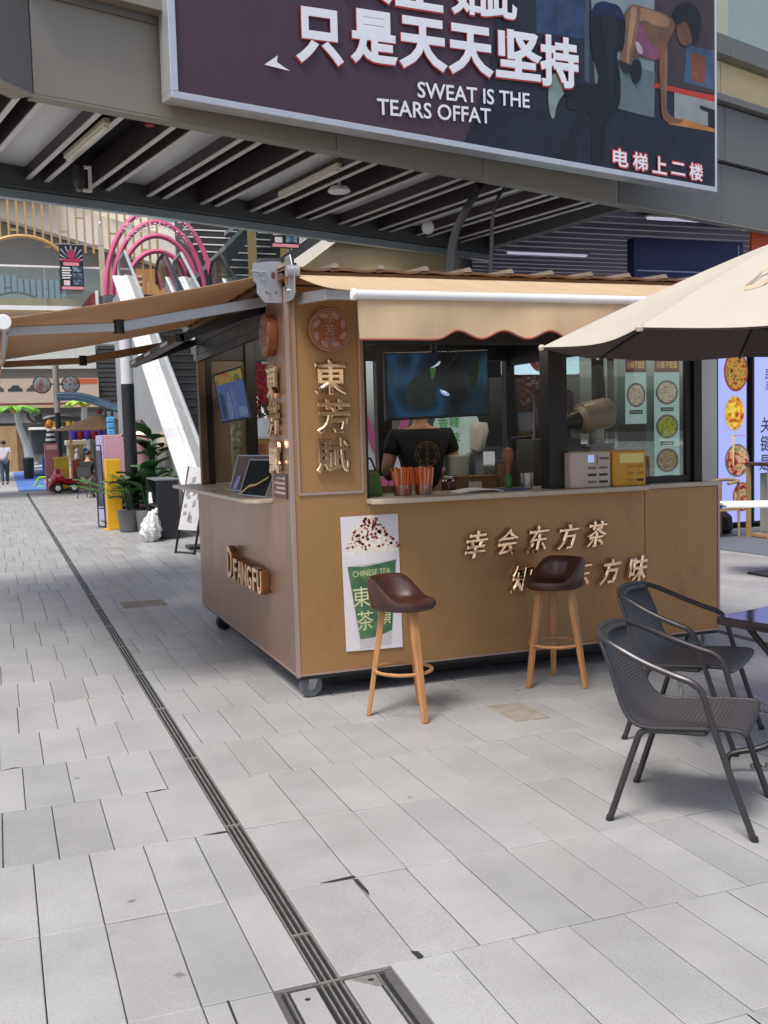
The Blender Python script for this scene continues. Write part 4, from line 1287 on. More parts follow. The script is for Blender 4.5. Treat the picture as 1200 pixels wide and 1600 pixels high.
for qi, (poly, c) in enumerate((([(-.24, -.12), (-.22, .0), (-.14, .07), (-.06, .06), (-.02, .0), (-.03, -.10), (-.12, -.14)], '#1c2322'), ([(.015, .0), (.05, .08), (.11, .15), (.155, .2), (.135, .2), (.09, .145), (.03, .07), (.005, .01)], '#0f1a20'), ([(.22, .1), (.27, .2), (.30, .1), (.27, -.02), (.23, 0)], '#0d1d13'), ([(-.06, .105), (-.03, .12), (-.015, .10), (-.03, .05), (-.05, .04)], '#2e5226'), ([(-.055, .11), (-.02, .13), (.015, .155), (.012, .135), (-.02, .118)], '#a9c2d0'), ([(.01, -.03), (.04, -.04), (.075, -.06), (.07, -.075), (.03, -.065), (.012, -.045)], '#86a9cc'), ([(.03, -.035), (.06, -.05), (.05, -.055), (.03, -.045)], '#dfe8f0'))):
    q = smooth_path([(x, z, 0) for x, z in poly + poly[:1]], 4)[:-1]
    vs = [to + tR * p.x + tU * p.y - YA * (.003 + .0004 * qi) for p in q]
    MB().add(vs, [tuple(range(len(vs)))]).build('picture_area', mat('tvp_' + c, C(c), .2, var=.35, scale=9, emit=.3, ecol=c), tv)
MB().cyl((2.742, 6.30, 2.05), (2.742, 6.30, 2.472), .02, n=10).build('ceiling_mount', M_BLACK, tv)
tv = thing('wall_tv', 'small tilted menu screen inside the side hatch of the kiosk', 'screen', (1.87, 8.55, 1.72))
a, b, c, d_ = Vector((1.715, 8.55, 2.115)), Vector((1.945, 8.47, 2.185)), Vector((2.01, 8.47, 1.745)), Vector((1.78, 8.55, 1.71))
nn = (b - a).cross(d_ - a).normalized()
nn = -nn if nn.y > 0 else nn
vs = [d_, c, b, a]
MB().add(vs + [v - nn * .035 for v in vs], [(0, 1, 2, 3), (7, 6, 5, 4), (0, 4, 5, 1), (1, 5, 6, 2), (2, 6, 7, 3), (3, 7, 4, 0)]).build('casing', M_BEZ, tv)
ctr = (a + b + c + d_) / 4
ins = [ctr + (v - ctr) * .92 + nn * .002 for v in vs]
MB().add(ins, [(0, 1, 2, 3)]).build('screen', mat('tv_menu', C('#2d3d68'), .2, var=.35, scale=14, emit=.22, ecol='#3b4f80'), tv)
top = [ins[3] + (ins[0] - ins[3]) * .22 + nn * .001, ins[2] + (ins[1] - ins[2]) * .22 + nn * .001, ins[2] + nn * .001, ins[3] + nn * .001]
MB().add(top, [(0, 1, 2, 3)]).build('picture_area', tv_mat('tv_menu_top', ['#33381c', '#6a6632', '#7c3a24'], 20, .25), tv)
def scr(x, y, dd=.0016):
    return ins[0] + (ins[1] - ins[0]) * x + (ins[3] - ins[0]) * y + nn * dd
for (poly, c) in (([(.30, .05), (.42, .04), (.46, .35), (.40, .60), (.34, .58), (.28, .3)], '#4f5f88'), ([(.50, .05), (.60, .06), (.62, .5), (.57, .68), (.50, .6)], '#43547c'), ([(.66, .05), (.95, .05), (.95, .22), (.7, .25)], '#566690'), ([(.05, .05), (.2, .05), (.22, .5), (.06, .6)], '#1d2848')):
    q = smooth_path([(x, y, 0) for x, y in poly + poly[:1]], 3)[:-1]
    MB().add([scr(p.x, p.y) for p in q], [tuple(range(len(q)))]).build('picture_area', mat('tvm_' + c, C(c), .25, var=.3, scale=25, emit=.2, ecol=c), tv)
MB().bar(ctr - nn * .03, (1.87, 8.868, 1.95), .04, .04).build('ceiling_mount', M_BLACK, tv)

# ---------------------------------------------------------------- power bank cabinets
def powerbank(name, label, x0, x1, m, slotm, darkset, y0=5.845):
    t = thing(name, label, 'charger', (x0, y0, 1.197), group='power bank cabinets on the counter')
    w = x1 - x0
    z0, z1 = 1.198, 1.432
    poly = [(x + x0 + w / 2, y + y0 + .11) for x, y in rrect(w - .004, .22, .035, 5)]
    MB().prism(poly, (0, 0, z0), XA, YA, ZA * (z1 - z0)).build('casing', m, t, smooth=True, bevel=.006, angle=40)
    for i in range(2):
        for j in range(3):
            cx = x0 + w * (.50 + .27 * i)
            cz = z0 + .038 + .046 * j
            mb = MB(); mb.prism([(px + cx, pz + cz) for px, pz in rrect(w * .22, .017, .008, 3)], (0, y0 - .0015, 0), XA, ZA, YA * .003)
            mb.build('slot', M_BLACK if (i, j) in darkset else slotm, t)
    return t, z0, z1
M_PBW = mat('pb_cream', C('#b8a99f'), .4, var=.03)
M_PBY = mat('pb_yellow', C('#c9901d'), .4, var=.04)
t, z0, z1 = powerbank('power_bank_cabinet', 'pale pink power bank rental box on the kiosk counter', 3.50, 3.815, M_PBW, mat('pb_slot_grey', C('#6d6560'), .5), {(0, 1), (1, 0), (1, 1)})
MB().box(3.625, 3.672, 5.842, 5.8435, 1.365, 1.413).build('label_sheet', mat('pb_label_blue', C('#9fb4e6'), .4, emit=.25, ecol='#9fb4e6'), t)
MB().box(3.715, 3.785, 5.842, 5.8435, 1.382, 1.396).build('label_sheet', mat('pb_label_dark', C('#5a514d'), .5), t)
MB().box(3.693, 3.701, 5.842, 5.8435, 1.345, 1.41).build('label_sheet', mat('pb_label_red', C('#a8454a'), .5), t)
t, z0, z1 = powerbank('power_bank_cabinet', 'yellow power bank rental box on the kiosk counter', 3.82, 4.09, M_PBY, mat('pb_slot_yellow', C('#a87513'), .5), {(1, 0)})
MB().box(3.868, 4.055, 5.842, 5.8435, 1.352, 1.415).build('label_sheet', mat('pb_label_pale', C('#ded07c'), .4, var=.1, scale=50), t)

# ---------------------------------------------------------------- straws in clear cups, and other counter things
M_STRAW = mat('straw_orange', C('#d9662f'), .4, var=.15, scale=20)
M_STRAW2 = mat('straw_paper', C('#d9a079'), .5, var=.1, scale=20)
G_CUP = glass('clear_plastic', (.93, .94, .93), .12, .08)
G_FROST = mat('frosted_plastic', C('#dcdacf'), .35, var=.04, coat=.2)
def straw_cup(x, y, label, seed):
    r_ = random.Random(seed)
    t = thing('straw_cup', label, 'straws', (x, y, 1.197), group='cups of straws')
    MB().tube([(x, y, 1.199), (x, y, 1.262)], [.056, .060], 18).build('cup', G_CUP, t, smooth=True)
    for k in range(64):
        a, q = r_.random() * 6.28, .050 * r_.random() ** .5
        l = r_.uniform(.145, .175)
        lean = r_.uniform(.0, .032)
        p = Vector((x + q * cos(a), y + q * sin(a), 1.203))
        e = p + Vector((cos(a) * lean, sin(a) * lean, l))
        MB().cyl(p, e, .0062, n=6).build('straw', M_STRAW if r_.random() < .8 else M_STRAW2, t)
straw_cup(2.40, 6.06, 'clear cup of orange straws nearest the green bag', 1)
straw_cup(2.545, 6.06, 'clear cup of orange straws nearest the open booklet', 2)
bg = thing('paper_bag', 'green paper bag with black handle at the end of the counter', 'bag', (2.22, 6.15, 1.197))
MB().prism([(2.16, 1.199), (2.285, 1.199), (2.262, 1.345), (2.185, 1.345)], (0, 6.10, 0), XA, ZA, YA * .09).build('bag_body', mat('bag_green', C('#4d6b33'), .6, var=.15), bg, bevel=.004)
MB().tube(smooth_path([(2.19, 6.12, 1.34), (2.17, 6.10, 1.40), (2.20, 6.10, 1.44), (2.24, 6.11, 1.36)], 5), .007, 6).build('handle', M_BLACK, bg, smooth=True)
bo = thing('booklet', 'open white booklet with dark blue cover lying on the counter', 'book', (2.95, 6.0, 1.197))
MB().shell(lambda u, v: (2.76 + .30 * u, 5.95 + .18 * v, 1.204 + .016 * abs(sin(u * pi))), 12, 3, .006).build('pages', M_WHITE, bo, smooth=True)
MB().box(3.06, 3.27, 5.96, 6.14, 1.1985, 1.206).build('cover', mat('book_blue', C('#26356b'), .4), bo)
cp = thing('water_cup', 'small clear measuring cup near the dark window post', 'cup', (3.30, 6.08, 1.197))
MB().tube([(3.30, 6.08, 1.199), (3.30, 6.08, 1.205), (3.30, 6.08, 1.305)], [.035, .04, .045], 18).build('cup_wall', G_CUP, cp, smooth=True)
MB().lathe([(.04, 1.206), (.042, 1.24)], (3.30, 6.08, 0), 18).build('water', glass('water', (.85, .9, .93), .1), cp)
bt = thing('bottle', 'small green bottle with wooden brush head behind the counter cups', 'bottle', (3.20, 6.15, 1.197))
MB().lathe([(.024, 0), (.026, .01), (.026, .075), (.018, .09), (.012, .10)], (3.20, 6.15, 1.199), 14).build('bottle_body', mat('bottle_green', C('#1e6b33'), .25), bt, smooth=True)
MB().lathe([(.012, 0), (.015, .06), (.034, .09), (.04, .13), (.03, .165), (.008, .175)], (3.20, 6.15, 1.30), 14).build('brush_head', mat('brush_wood', C('#8a5a38'), .5), bt, smooth=True)
# stacked frosted tubs, boxes and machines on the inner bench
def tub(x, y, z, r, h, name, label, grp=None):
    t = thing(name, label, 'container', (x, y, z), group=grp)
    MB().tube([(x, y, z + .001), (x, y, z + .01), (x, y, z + h)], [r * .86, r * .9, r], 22).build('tub_wall', G_FROST, t, smooth=True)
    MB().lathe([(r * 1.04, z + h - .012), (r * 1.04, z + h), (r * .6, z + h + .004)], (x, y, 0), 22).build('lid', G_FROST, t, smooth=True)
tub(3.30, 7.18, 1.09, .095, .16, 'plastic_tub', 'lower frosted tub of the stack beside the worker', 'stacked plastic tubs')
tub(3.30, 7.18, 1.258, .10, .15, 'plastic_tub', 'upper frosted tub of the stack beside the worker', 'stacked plastic tubs')
bx = thing('cardboard_box', 'brown wooden crate on the bench below the frosted tubs', 'crate', (3.2, 6.5, 1.09))
MB().box(3.0, 3.28, 6.48, 6.62, 1.144, 1.27).build('crate_body', mat('crate_wood', C('#7d5d3e'), .6, var=.2, scale=4, stretch=(1, 1, 8)), bx, bevel=.003)
MB().box(2.99, 3.29, 6.47, 6.63, 1.27, 1.278).build('crate_rim', MATS['crate_wood'], bx)
MB().box(2.10, 4.60, 6.40, 6.75, 1.115, 1.142).build('shelf_board', M_INWALL, kz)
pt = thing('clear_pitcher', 'tall clear plastic pitcher upside down among the kiosk utensils', 'pitcher', (3.48, 7.2, 1.3))
MB().tube([(3.46, 7.2, 1.43), (3.475, 7.2, 1.44), (3.50, 7.2, 1.60), (3.505, 7.2, 1.655)], [.04, .055, .075, .06], 18).build('pitcher_body', G_FROST, pt, smooth=True)
MB().box(3.38, 3.58, 7.1, 7.3, 1.09, 1.43).build('stand_body', G_CUP, pt)
mc = thing('sealing_machine', 'dark cup sealing machine with steel levers on the kiosk bench', 'machine', (3.95, 7.2, 1.09))
MB().box(3.80, 4.02, 7.1, 7.4, 1.09, 1.42).build('machine_body', mat('machine_tan', C('#8d8071'), .4, .2), mc, bevel=.01)
MB().box(3.66, 3.79, 7.08, 7.3, 1.09, 1.36).build('machine_side', mat('machine_brown', C('#5f5146'), .4), mc, bevel=.01)
MB().cyl((3.74, 7.12, 1.36), (3.74, 7.12, 1.52), .035).cyl((3.74, 7.12, 1.52), (3.90, 7.12, 1.53), .018).build('lever', M_BLACK, mc)
MB().box(3.93, 3.98, 7.0, 7.05, 1.2, 1.52).build('lever_arm', mat('lever_wood', C('#8a6243'), .5), mc)
ds = thing('drink_dispenser', 'row of tall dark syrup dispensers standing behind the window post', 'dispenser', (4.15, 7.3, 1.09))
for k in range(4):
    x = 4.10 + k * .095
    MB().lathe([(.038, 0), (.04, .01), (.04, .46), (.02, .48)], (x, 7.35, 1.42), 16).build('cylinder_tank', mat('tank_%d' % (k % 3), C(('#3c2a35', '#6b5b62', '#54383a')[k % 3]), .2, coat=.6), ds, smooth=True)
    MB().box(x - .012, x + .012, 7.27, 7.31, 1.42, 1.46).build('tap', M_BLACK, ds)
MB().box(4.05, 4.45, 7.25, 7.45, 1.09, 1.42).build('dispenser_base', mat('disp_base', C('#99948c'), .4, .2), ds, bevel=.01)
mx = thing('mixer_machine', 'cream coloured round roller machine behind the right window of the kiosk', 'machine', (4.25, 6.6, 1.14))
MB().tube([(4.02, 6.62, 1.66), (4.05, 6.62, 1.66), (4.06, 6.62, 1.66), (4.28, 6.62, 1.70), (4.30, 6.62, 1.70)], [.06, .10, .115, .115, .09], 24).build('drum', mat('mixer_cream', C('#b9a795'), .4, coat=.2), mx, smooth=True)
MB().tube([(3.90, 6.62, 1.63), (4.02, 6.62, 1.655)], [.05, .075], 18).build('motor', mat('motor_dark', C('#3a3532'), .4), mx, smooth=True)
MB().cyl((4.18, 6.62, 1.47), (4.18, 6.62, 1.60), .06).box(4.05, 4.3, 6.55, 6.7, 1.455, 1.47).build('neck', M_STEEL, mx)
MB().box(4.08, 4.28, 6.54, 6.72, 1.143, 1.455).build('stand_body', mat('machine_white', C('#a9a6a0'), .4), mx, bevel=.01)
bd = thing('display_box', 'grey appliance with a small lit number display in the kiosk window', 'appliance', (3.62, 6.5, 1.14))
MB().box(3.58, 3.98, 6.5, 6.74, 1.143, 1.52).build('appliance_body', mat('app_grey', C('#55544f'), .4, .3), bd, bevel=.008)
mb = MB(); text(mb, '21', (3.69, 6.497, 1.475), XA, ZA, .03, .03, bold=.01); mb.build('number_display', mat('num_lit', (.7, .8, 1), .4, emit=2.5, ecol='#c9d8ff'), bd)
yb = thing('tan_bag', 'small tan paper pouch standing behind the yellow charger', 'pouch', (4.28, 6.2, 1.197))
MB().prism([(4.23, 1.199), (4.325, 1.199), (4.32, 1.38), (4.235, 1.38)], (0, 6.15, 0), XA, ZA, YA * .04).build('pouch_body', mat('pouch_tan', C('#a8783a'), .6), yb, bevel=.004)
# paper cup tower and menu stands on the side counter
ct = thing('cup_tower', 'tall stack of green patterned paper cups on the side counter', 'cups', (1.86, 8.3, 1.193))
for k in range(16):
    z = 1.194 + k * .032
    MB().tube([(1.85, 8.35, z), (1.85, 8.35, z + .028), (1.85, 8.35, z + .031)], [.041, .047, .049], 16).build('paper_cup', ramp_mat('cup_print', ['#3e5a3a', '#8a8f72', '#c4bfae'], 25) if k > 8 else mat('cup_beige', C('#8f8064'), .6, var=.15), ct, smooth=True)
def stand(name, label, pts, face, parts):
    t = thing(name, label, 'menu', pts[0])
    a, b, c, d2 = [Vector(p) for p in pts]
    n = (b - a).cross(d2 - a).normalized()
    n = -n if n.x > 0 else n
    vs = [a, b, c, d2]
    MB().add(vs + [v - n * .012 for v in vs], [(0, 1, 2, 3), (7, 6, 5, 4), (0, 4, 5, 1), (1, 5, 6, 2), (2, 6, 7, 3), (3, 7, 4, 0)]).build('acrylic_frame', M_SILVER, t)
    ce = (a + b + c + d2) / 4
    MB().add([ce + (v - ce) * .93 + n * .002 for v in vs], [(0, 1, 2, 3)]).build('menu_sheet', face, t)
    for poly, m in parts:
        MB().add([a + (b - a) * x + (d2 - a) * y + n * .004 for x, y in poly], [tuple(range(len(poly)))]).build('menu_picture', m, t)
    f = a - n * .10
    MB().add([a - ZA * 0, b, b - n * .11, a - n * .11], [(0, 1, 2, 3)]).build('stand_foot', M_SILVER, t)
stand('menu_stand', 'grey and burgundy menu stand further along the side counter', [(1.62, 7.62, 1.196), (1.74, 7.15, 1.196), (1.84, 7.17, 1.46), (1.70, 7.64, 1.46)], mat('menu_grey', C('#6f5f5c'), .6, spec=.1),
      [([(.1, .05), (.25, .05), (.3, .4), (.2, .42)], mat('menu_violet', C('#8d86c9'), .3)), ([(.45, .7), (.65, .7), (.65, .92), (.45, .92)], mat('menu_red', C('#6b2a33'), .3)), ([(.6, .05), (.75, .05), (.8, .3), (.65, .3)], MATS['menu_violet'])])
stand('menu_stand', 'black menu stand with a golden streak nearest the corner pillar', [(1.55, 6.98, 1.196), (1.63, 6.55, 1.196), (1.74, 6.57, 1.44), (1.64, 7.0, 1.44)], mat('menu_black', C('#17191b'), .6, spec=.1),
      [([(.08, .02), (.3, .22), (.55, .28), (.92, .5), (.92, .55), (.55, .34), (.3, .3), (.05, .08)], mat('menu_gold', C('#c49a45'), .3, .6))])
sp = thing('payment_terminal', 'small black payment terminal behind the black menu stand', 'terminal', (1.80, 6.52, 1.193))
MB().box(1.76, 1.86, 6.44, 6.56, 1.194, 1.27).build('terminal_body', M_BLACK, sp, bevel=.008)
MB().prism([(1.76, 1.27), (1.86, 1.27), (1.85, 1.36), (1.79, 1.36)], (0, 6.46, 0), XA, ZA, YA * .02).build('terminal_screen', M_BEZ, sp, bevel=.003)

# further clutter on the shelf behind the counter
rk_ = random.Random(21)
CL = [('paper_cup_stack', 'stack of white paper cups on the shelf behind the straws', 'cups', 2.68, '#d6d2c8', 5, .032), ('paper_cup_stack', 'stack of brown paper cups near the window post', 'cups', 3.36, '#8a6a4c', 6, .03),
      ('glass_jar', 'glass jar of dark tea leaves on the kiosk shelf', 'jar', 3.05 - .16, '#4a3524', 1, .05)]
for nm, lb, ct_, x, col, n_, r_c in CL:
    t = thing(nm, lb, ct_, (x, 6.56, 1.143))
    if nm == 'glass_jar':
        MB().lathe([(.045, 0), (.05, .01), (.05, .11), (.035, .125)], (x, 6.44, 1.1435), 16).build('jar_body', mat('jar_tea', C(col), .15, coat=.6), t, smooth=True)
        MB().lathe([(.038, 0), (.04, .015), (.03, .02)], (x, 6.44, 1.2690), 16).build('lid', M_STEEL, t, smooth=True)
        continue
    for k in range(n_):
        z = 1.1435 + .026 * k
        MB().tube([(x, 6.56, z), (x, 6.56, z + .07)], [r_c * .78, r_c], 14).build('paper_cup', mat('pc' + col, C(col), .6), t, smooth=True)
lbm = mat('box_label', C('#cfc7ba'), .6)
MB().box(3.06, 3.16, 6.4775, 6.4795, 1.17, 1.24).build('paper_label', lbm, bx)
MB().box(3.84, 3.92, 7.0975, 7.0995, 1.2, 1.30).build('paper_label', lbm, mc)
MB().box(3.42, 3.50, 7.0975, 7.0995, 1.12, 1.20).build('paper_label', lbm, pt)
MB().tube(smooth_path([(4.22, 6.56, 1.80), (4.20, 6.55, 1.95), (4.13, 6.54, 2.05), (4.10, 6.5, 2.2), (4.12, 6.5, 2.46)], 6), .006, 6).build('power_cord', M_BLACK, mx, smooth=True)

# ---------------------------------------------------------------- people
M_SKIN = mat('skin', C('#b98d70'), .5, var=.05, scale=20)
M_HAIR = mat('hair_black', C('#17130f'), .45, var=.3, scale=40)
def person(label, loc, yaw, shirt, trouser, pose='stand', height=1.7, shoes='#222222', sleeve=True):
    """body, hair and clothes; built in local space facing +Y, then turned"""
    k = height / 1.7
    root = thing('person', label, 'person', (0, 0, 0))
    if pose == 'sit':
        hip, knee, foot = (.0, .0, .52), (.0, .40, .50), (.0, .42, .06)
        J = [((0, 0, .55), .13), ((0, -.02, .72), .125), ((0, -.01, .95), .14), ((0, .0, 1.07), .06), ((0, .03, 1.17), .06), ((0, .05, 1.26), .088), ((0, .05, 1.36), .08)]
        LEG = lambda s: [((s * .09, .02, .53), .095), ((s * .10, .38, .50), .068), ((s * .10, .36, .10), .045), ((s * .10, .46, .05), .04)]
        ARM = lambda s: [((s * .19, 0, 1.02), .062), ((s * .23, .08, .78), .048), ((s * .14, .30, .74), .036), ((s * .08, .36, .75), .03)]
    else:
        st = .16 if pose == 'walk' else 0.0
        J = [((0, 0, .92), .135), ((0, 0, 1.08), .125), ((0, 0, 1.32), .145), ((0, 0, 1.43), .06), ((0, .01, 1.50), .055), ((0, .02, 1.575), .085), ((0, .02, 1.66), .075)]
        LEG = lambda s: [((s * .09, 0, .88), .10), ((s * .10, s * st * .6 + .02, .48), .066), ((s * .10, s * st - (.04 if st else 0), .10), .043), ((s * .10, s * st + .09, .035), .04)]
        if pose == 'work':
            ARM = lambda s: [((s * .20, 0, 1.37), .062), ((s * .27, .0, 1.12), .048), ((s * .20, .24, 1.06), .036), ((s * .16, .31, 1.06), .03)]
        else:
            ARM = lambda s: [((s * .20, 0, 1.37), .062), ((s * .26, -s * st * .5, 1.10), .045), ((s * .26, -s * st + .05, .86), .034), ((s * .26, -s * st + .08, .78), .03)]
    joints = [((p[0] * k, p[1] * k, p[2] * k), r * k) for p, r in J]
    edges = [(i, i + 1) for i in range(len(J) - 1)]
    def chain(pts, at):
        prev = at
        ids = []
        for p, r in pts:
            joints.append(((p[0] * k, p[1] * k, p[2] * k), r * k))
            ids.append(len(joints) - 1)
            edges.append((prev, ids[-1])); prev = ids[-1]
        return ids
    for s in (-1, 1):
        chain(LEG(s), 0)
        ids = chain(ARM(s), 2)
        # five short fingers
        h = Vector(joints[ids[-1]][0]); e = Vector(joints[ids[-2]][0])
        d = (h - e).normalized()
        sd = Vector((0, 1, 0)) if abs(d.y) < .8 else Vector((1, 0, 0))
        for q, (off, ln) in enumerate(((-.028, .075), (-.010, .085), (.010, .08), (.026, .065), (-.045, .04))):
            joints.append((tuple(h + sd * off * k + d * ln * k), .009 * k)); edges.append((ids[-1], len(joints) - 1))
    body = skin_mesh('body', joints, edges, 2)
    link('body', body, M_SKIN, root)
    # shirt: torso and sleeves one size up
    sj = [((p[0] * k, p[1] * k, p[2] * k), (r * 1.14 + .006) * k) for p, r in J[:3]] + [((J[3][0][0] * k, J[3][0][1] * k, (J[3][0][2] - .015) * k), .075 * k)]
    se = [(0, 1), (1, 2), (2, 3)]
    for s in (-1, 1):
        A = ARM(s)
        pa, pb = Vector(A[0][0]), Vector(A[1][0])
        for q, (p, r) in enumerate(((pa, A[0][1] * 1.22), (pa + (pb - pa) * .62, A[1][1] * 1.45))):
            sj.append((tuple(p * k), r * k)); se.append((2 if q == 0 else len(sj) - 2, len(sj) - 1))
    link('shirt', skin_mesh('shirt', sj, se, 2), shirt, root)
    tj = [((0, J[0][0][1] * k, (J[0][0][2] + .03) * k), .145 * k)]
    te = []
    for s in (-1, 1):
        prev = 0
        for p, r in LEG(s)[:3]:
            tj.append(((p[0] * k, p[1] * k, p[2] * k), (r * 1.2 + .008) * k)); te.append((prev, len(tj) - 1)); prev = len(tj) - 1
    link('trousers', skin_mesh('trousers', tj, te, 2), trouser, root)
    for s in (-1, 1):
        p = Vector(LEG(s)[3][0]) * k
        MB().lathe([(.03, -.0), (.046, .01), (.05, .035), (.038, .07), (.02, .085)], (p.x, p.y - .02, 0.002 if pose != 'sit' else .0), 12).build('shoe', mat('shoe' + shoes, C(shoes), .5), root, smooth=True)
    hc = Vector(J[5][0]) * k
    hm = MB(); n1, n2 = 12, 8
    hm.sheet(lambda u, v: (hc.x + cos(u * 2 * pi) * sin(v * pi * .62) * .098 * k, hc.y - .016 * k + sin(u * 2 * pi) * sin(v * pi * .62) * .108 * k, hc.z + .035 * k + cos(v * pi * .62) * .105 * k), 16, 8)
    hm.build('hair', M_HAIR, root, smooth=True)
    for s in (-1, 1):
        MB().lathe([(.008, 0), (.011, .004), (.006, .010)], (hc.x + s * .032 * k, hc.y + .082 * k, hc.z + .01), 8, 'Y').build('eye', M_HAIR, root)
        MB().lathe([(.012, -.008), (.02, 0), (.012, .008)], (hc.x + s * .09 * k, hc.y, hc.z), 8, 'X').build('ear', M_SKIN, root)
    MB().prism([(-.012, -.02), (.012, -.02), (0, .03)], (hc.x, hc.y + .08 * k, hc.z - .02), XA, ZA, YA * .02).build('nose', M_SKIN, root)
    MB().box(hc.x - .022, hc.x + .022, hc.y + .08 * k, hc.y + .088 * k, hc.z - .055 * k, hc.z - .047 * k).build('mouth', mat('lips', C('#8d5348'), .5), root)
    root.location = loc
    root.rotation_euler = (0, 0, yaw)
    return root
M_TEE = mat('black_tee', (.008, .008, .009), .85, var=.2)
wk = person('kiosk worker in black T-shirt with gold ring logo, seen from behind', (3.02, 7.22, KZ0 + .03), RAD(-8), M_TEE, M_TEE, 'work', 1.72)
M_GOLDP = mat('logo_gold', C('#7a5a30'), .6)
mb = MB()
oo = Vector((0, -.176, 1.25))
ring(mb, oo, XA, ZA, .088, .094); ring(mb, oo, XA, ZA, .064, .068)
for q in range(8):
    a = q * pi / 4
    disc(mb, oo + XA * .077 * cos(a) + ZA * .077 * sin(a), XA, ZA, .009, n=8)
for q, ch in enumerate('东芳赋'):
    text(mb, ch, oo + ZA * (.038 - .038 * q), XA, ZA, .032, .032, bold=.01)
lg = mb.build('shirt_logo', M_GOLDP)
lg.parent = wk
# ---------------------------------------------------------------- bar stools
M_LEATHER = mat('brown_leather', C('#3d221c'), .33, var=.18, scale=12, bump=.06, bscale=150, coat=.1)
M_BEECH = mat('beech_wood', C('#ab7a4c'), .45, var=.24, scale=5, stretch=(6, 6, .7))
M_FELT = mat('felt_white', C('#d8d6d2'), .8)
def bar_stool(label, loc, face, legs):
    """face: direction the sitter looks; legs: three foot points in world"""
    t = thing('bar_stool', label, 'bar stool', (loc[0], loc[1], 0), group='leather bar stools')
    L = Vector((loc[0], loc[1], 0))
    fx, fy = cos(face), sin(face)
    F, S = Vector((fx, fy, 0)), Vector((-fy, fx, 0))
    def seat_pt(a, r):
        """a angle from facing direction, r 0..1"""
        rx, ry = .175, .165
        tt = min(1.0, max(0.0, (.45 - cos(a)) / 1.0))
        back = tt * tt * (3 - 2 * tt)          # 1 behind the sitter, 0 at the front lip
        rim = r ** 5
        h = .648 + .008 * r * r + .128 * back * max(0.0, (r - .58) / .42) ** 1.25
        fl = 1 + .03 * max(0, cos(a))
        out = 1 + .02 * back * rim
        return L + F * cos(a) * rx * r * fl * out + S * sin(a) * ry * r * out + ZA * h
    n, m = 40, 10
    mb = MB()
    V = [tuple(seat_pt(2 * pi * k / n, (j + 1) / m)) for j in range(m) for k in range(n)]
    # rounded rim then underside
    def low_pt(a, r):
        p = seat_pt(a, 1.0)
        q = seat_pt(a, r)
        fr = {1.04: .45, .93: .08, .8: .0, .4: .0}[r]
        rr0 = {1.04: 1.09, .93: 1.03, .8: .9, .4: .4}[r]
        return L + F * cos(a) * .175 * rr0 * (1 + .02 * max(0, cos(a))) + S * sin(a) * .165 * rr0 + ZA * (.610 + (p.z - .610) * fr)
    rimv = [tuple(seat_pt(2 * pi * k / n, 1.0) + (F * cos(2 * pi * k / n) + S * sin(2 * pi * k / n)) * .012 + ZA * .004) for k in range(n)]
    rim2 = [tuple(seat_pt(2 * pi * k / n, 1.0) + (F * cos(2 * pi * k / n) + S * sin(2 * pi * k / n)) * .018 - ZA * .012) for k in range(n)]
    lows = [tuple(low_pt(2 * pi * k / n, r)) for r in (1.04, .93, .8, .4) for k in range(n)]
    c0 = tuple(L + ZA * .655); c1 = tuple(L + ZA * .606)
    V = V + rimv + rim2 + lows + [c0, c1]
    rows = m + 6
    fs = []
    for j in range(rows - 1):
        for k in range(n):
            k2 = (k + 1) % n
            fs.append((j * n + k, j * n + k2, (j + 1) * n + k2, (j + 1) * n + k))
    ci = rows * n
    for k in range(n):
        fs.append((ci, (k + 1) % n, k)); fs.append(((rows - 1) * n + k, (rows - 1) * n + (k + 1) % n, ci + 1))
    fs = [tuple(reversed(f)) for f in fs]
    mb.add(V, fs).build('seat', M_LEATHER, t, smooth=True, angle=60)
    for k, fpt in enumerate(legs):
        f0 = Vector((fpt[0], fpt[1], 0))
        d = (f0 - L)
        top = L + d * .52 + ZA * .625
        side = d.normalized().cross(ZA)
        rad = d.normalized()
        w0, w1 = .019, .016
        mbl = MB()
        rows_ = []
        for (p, w) in ((top, .026), (top + (f0 - top) * .45, .021), (f0 + ZA * .0012, .0165)):
            rows_ += [p + side * w + rad * w * .75, p - side * w + rad * w * .75, p - side * w - rad * w * .75, p + side * w - rad * w * .75]
        fsl = [(0, 1, 2, 3), (11, 10, 9, 8)]
        for j in range(2):
            for q in range(4):
                q2 = (q + 1) % 4
                fsl.append((j * 4 + q, (j + 1) * 4 + q, (j + 1) * 4 + q2, j * 4 + q2))
        mbl.add(rows_, fsl).build('leg', M_BEECH, t, bevel=.005)
    rr_ = (Vector((legs[0][0], legs[0][1], 0)) - L).length * .79
    MB().tube([L + Vector((cos(2 * pi * k / 36) * rr_, sin(2 * pi * k / 36) * rr_, .262)) for k in range(36)], .0105, 8, closed=True).build('foot_ring', M_BEECH, t, smooth=True)
    return t
bar_stool('brown leather bar stool on three wooden legs, in front of the cup poster', (2.09, 5.335), RAD(-50), [(1.90, 5.41), (2.125, 5.12), (2.245, 5.48)])
bar_stool('brown leather bar stool turned the other way, in front of the gold slogan letters', (3.20, 5.565), RAD(190), [(3.0, 5.55), (3.30, 5.375), (3.30, 5.765)])

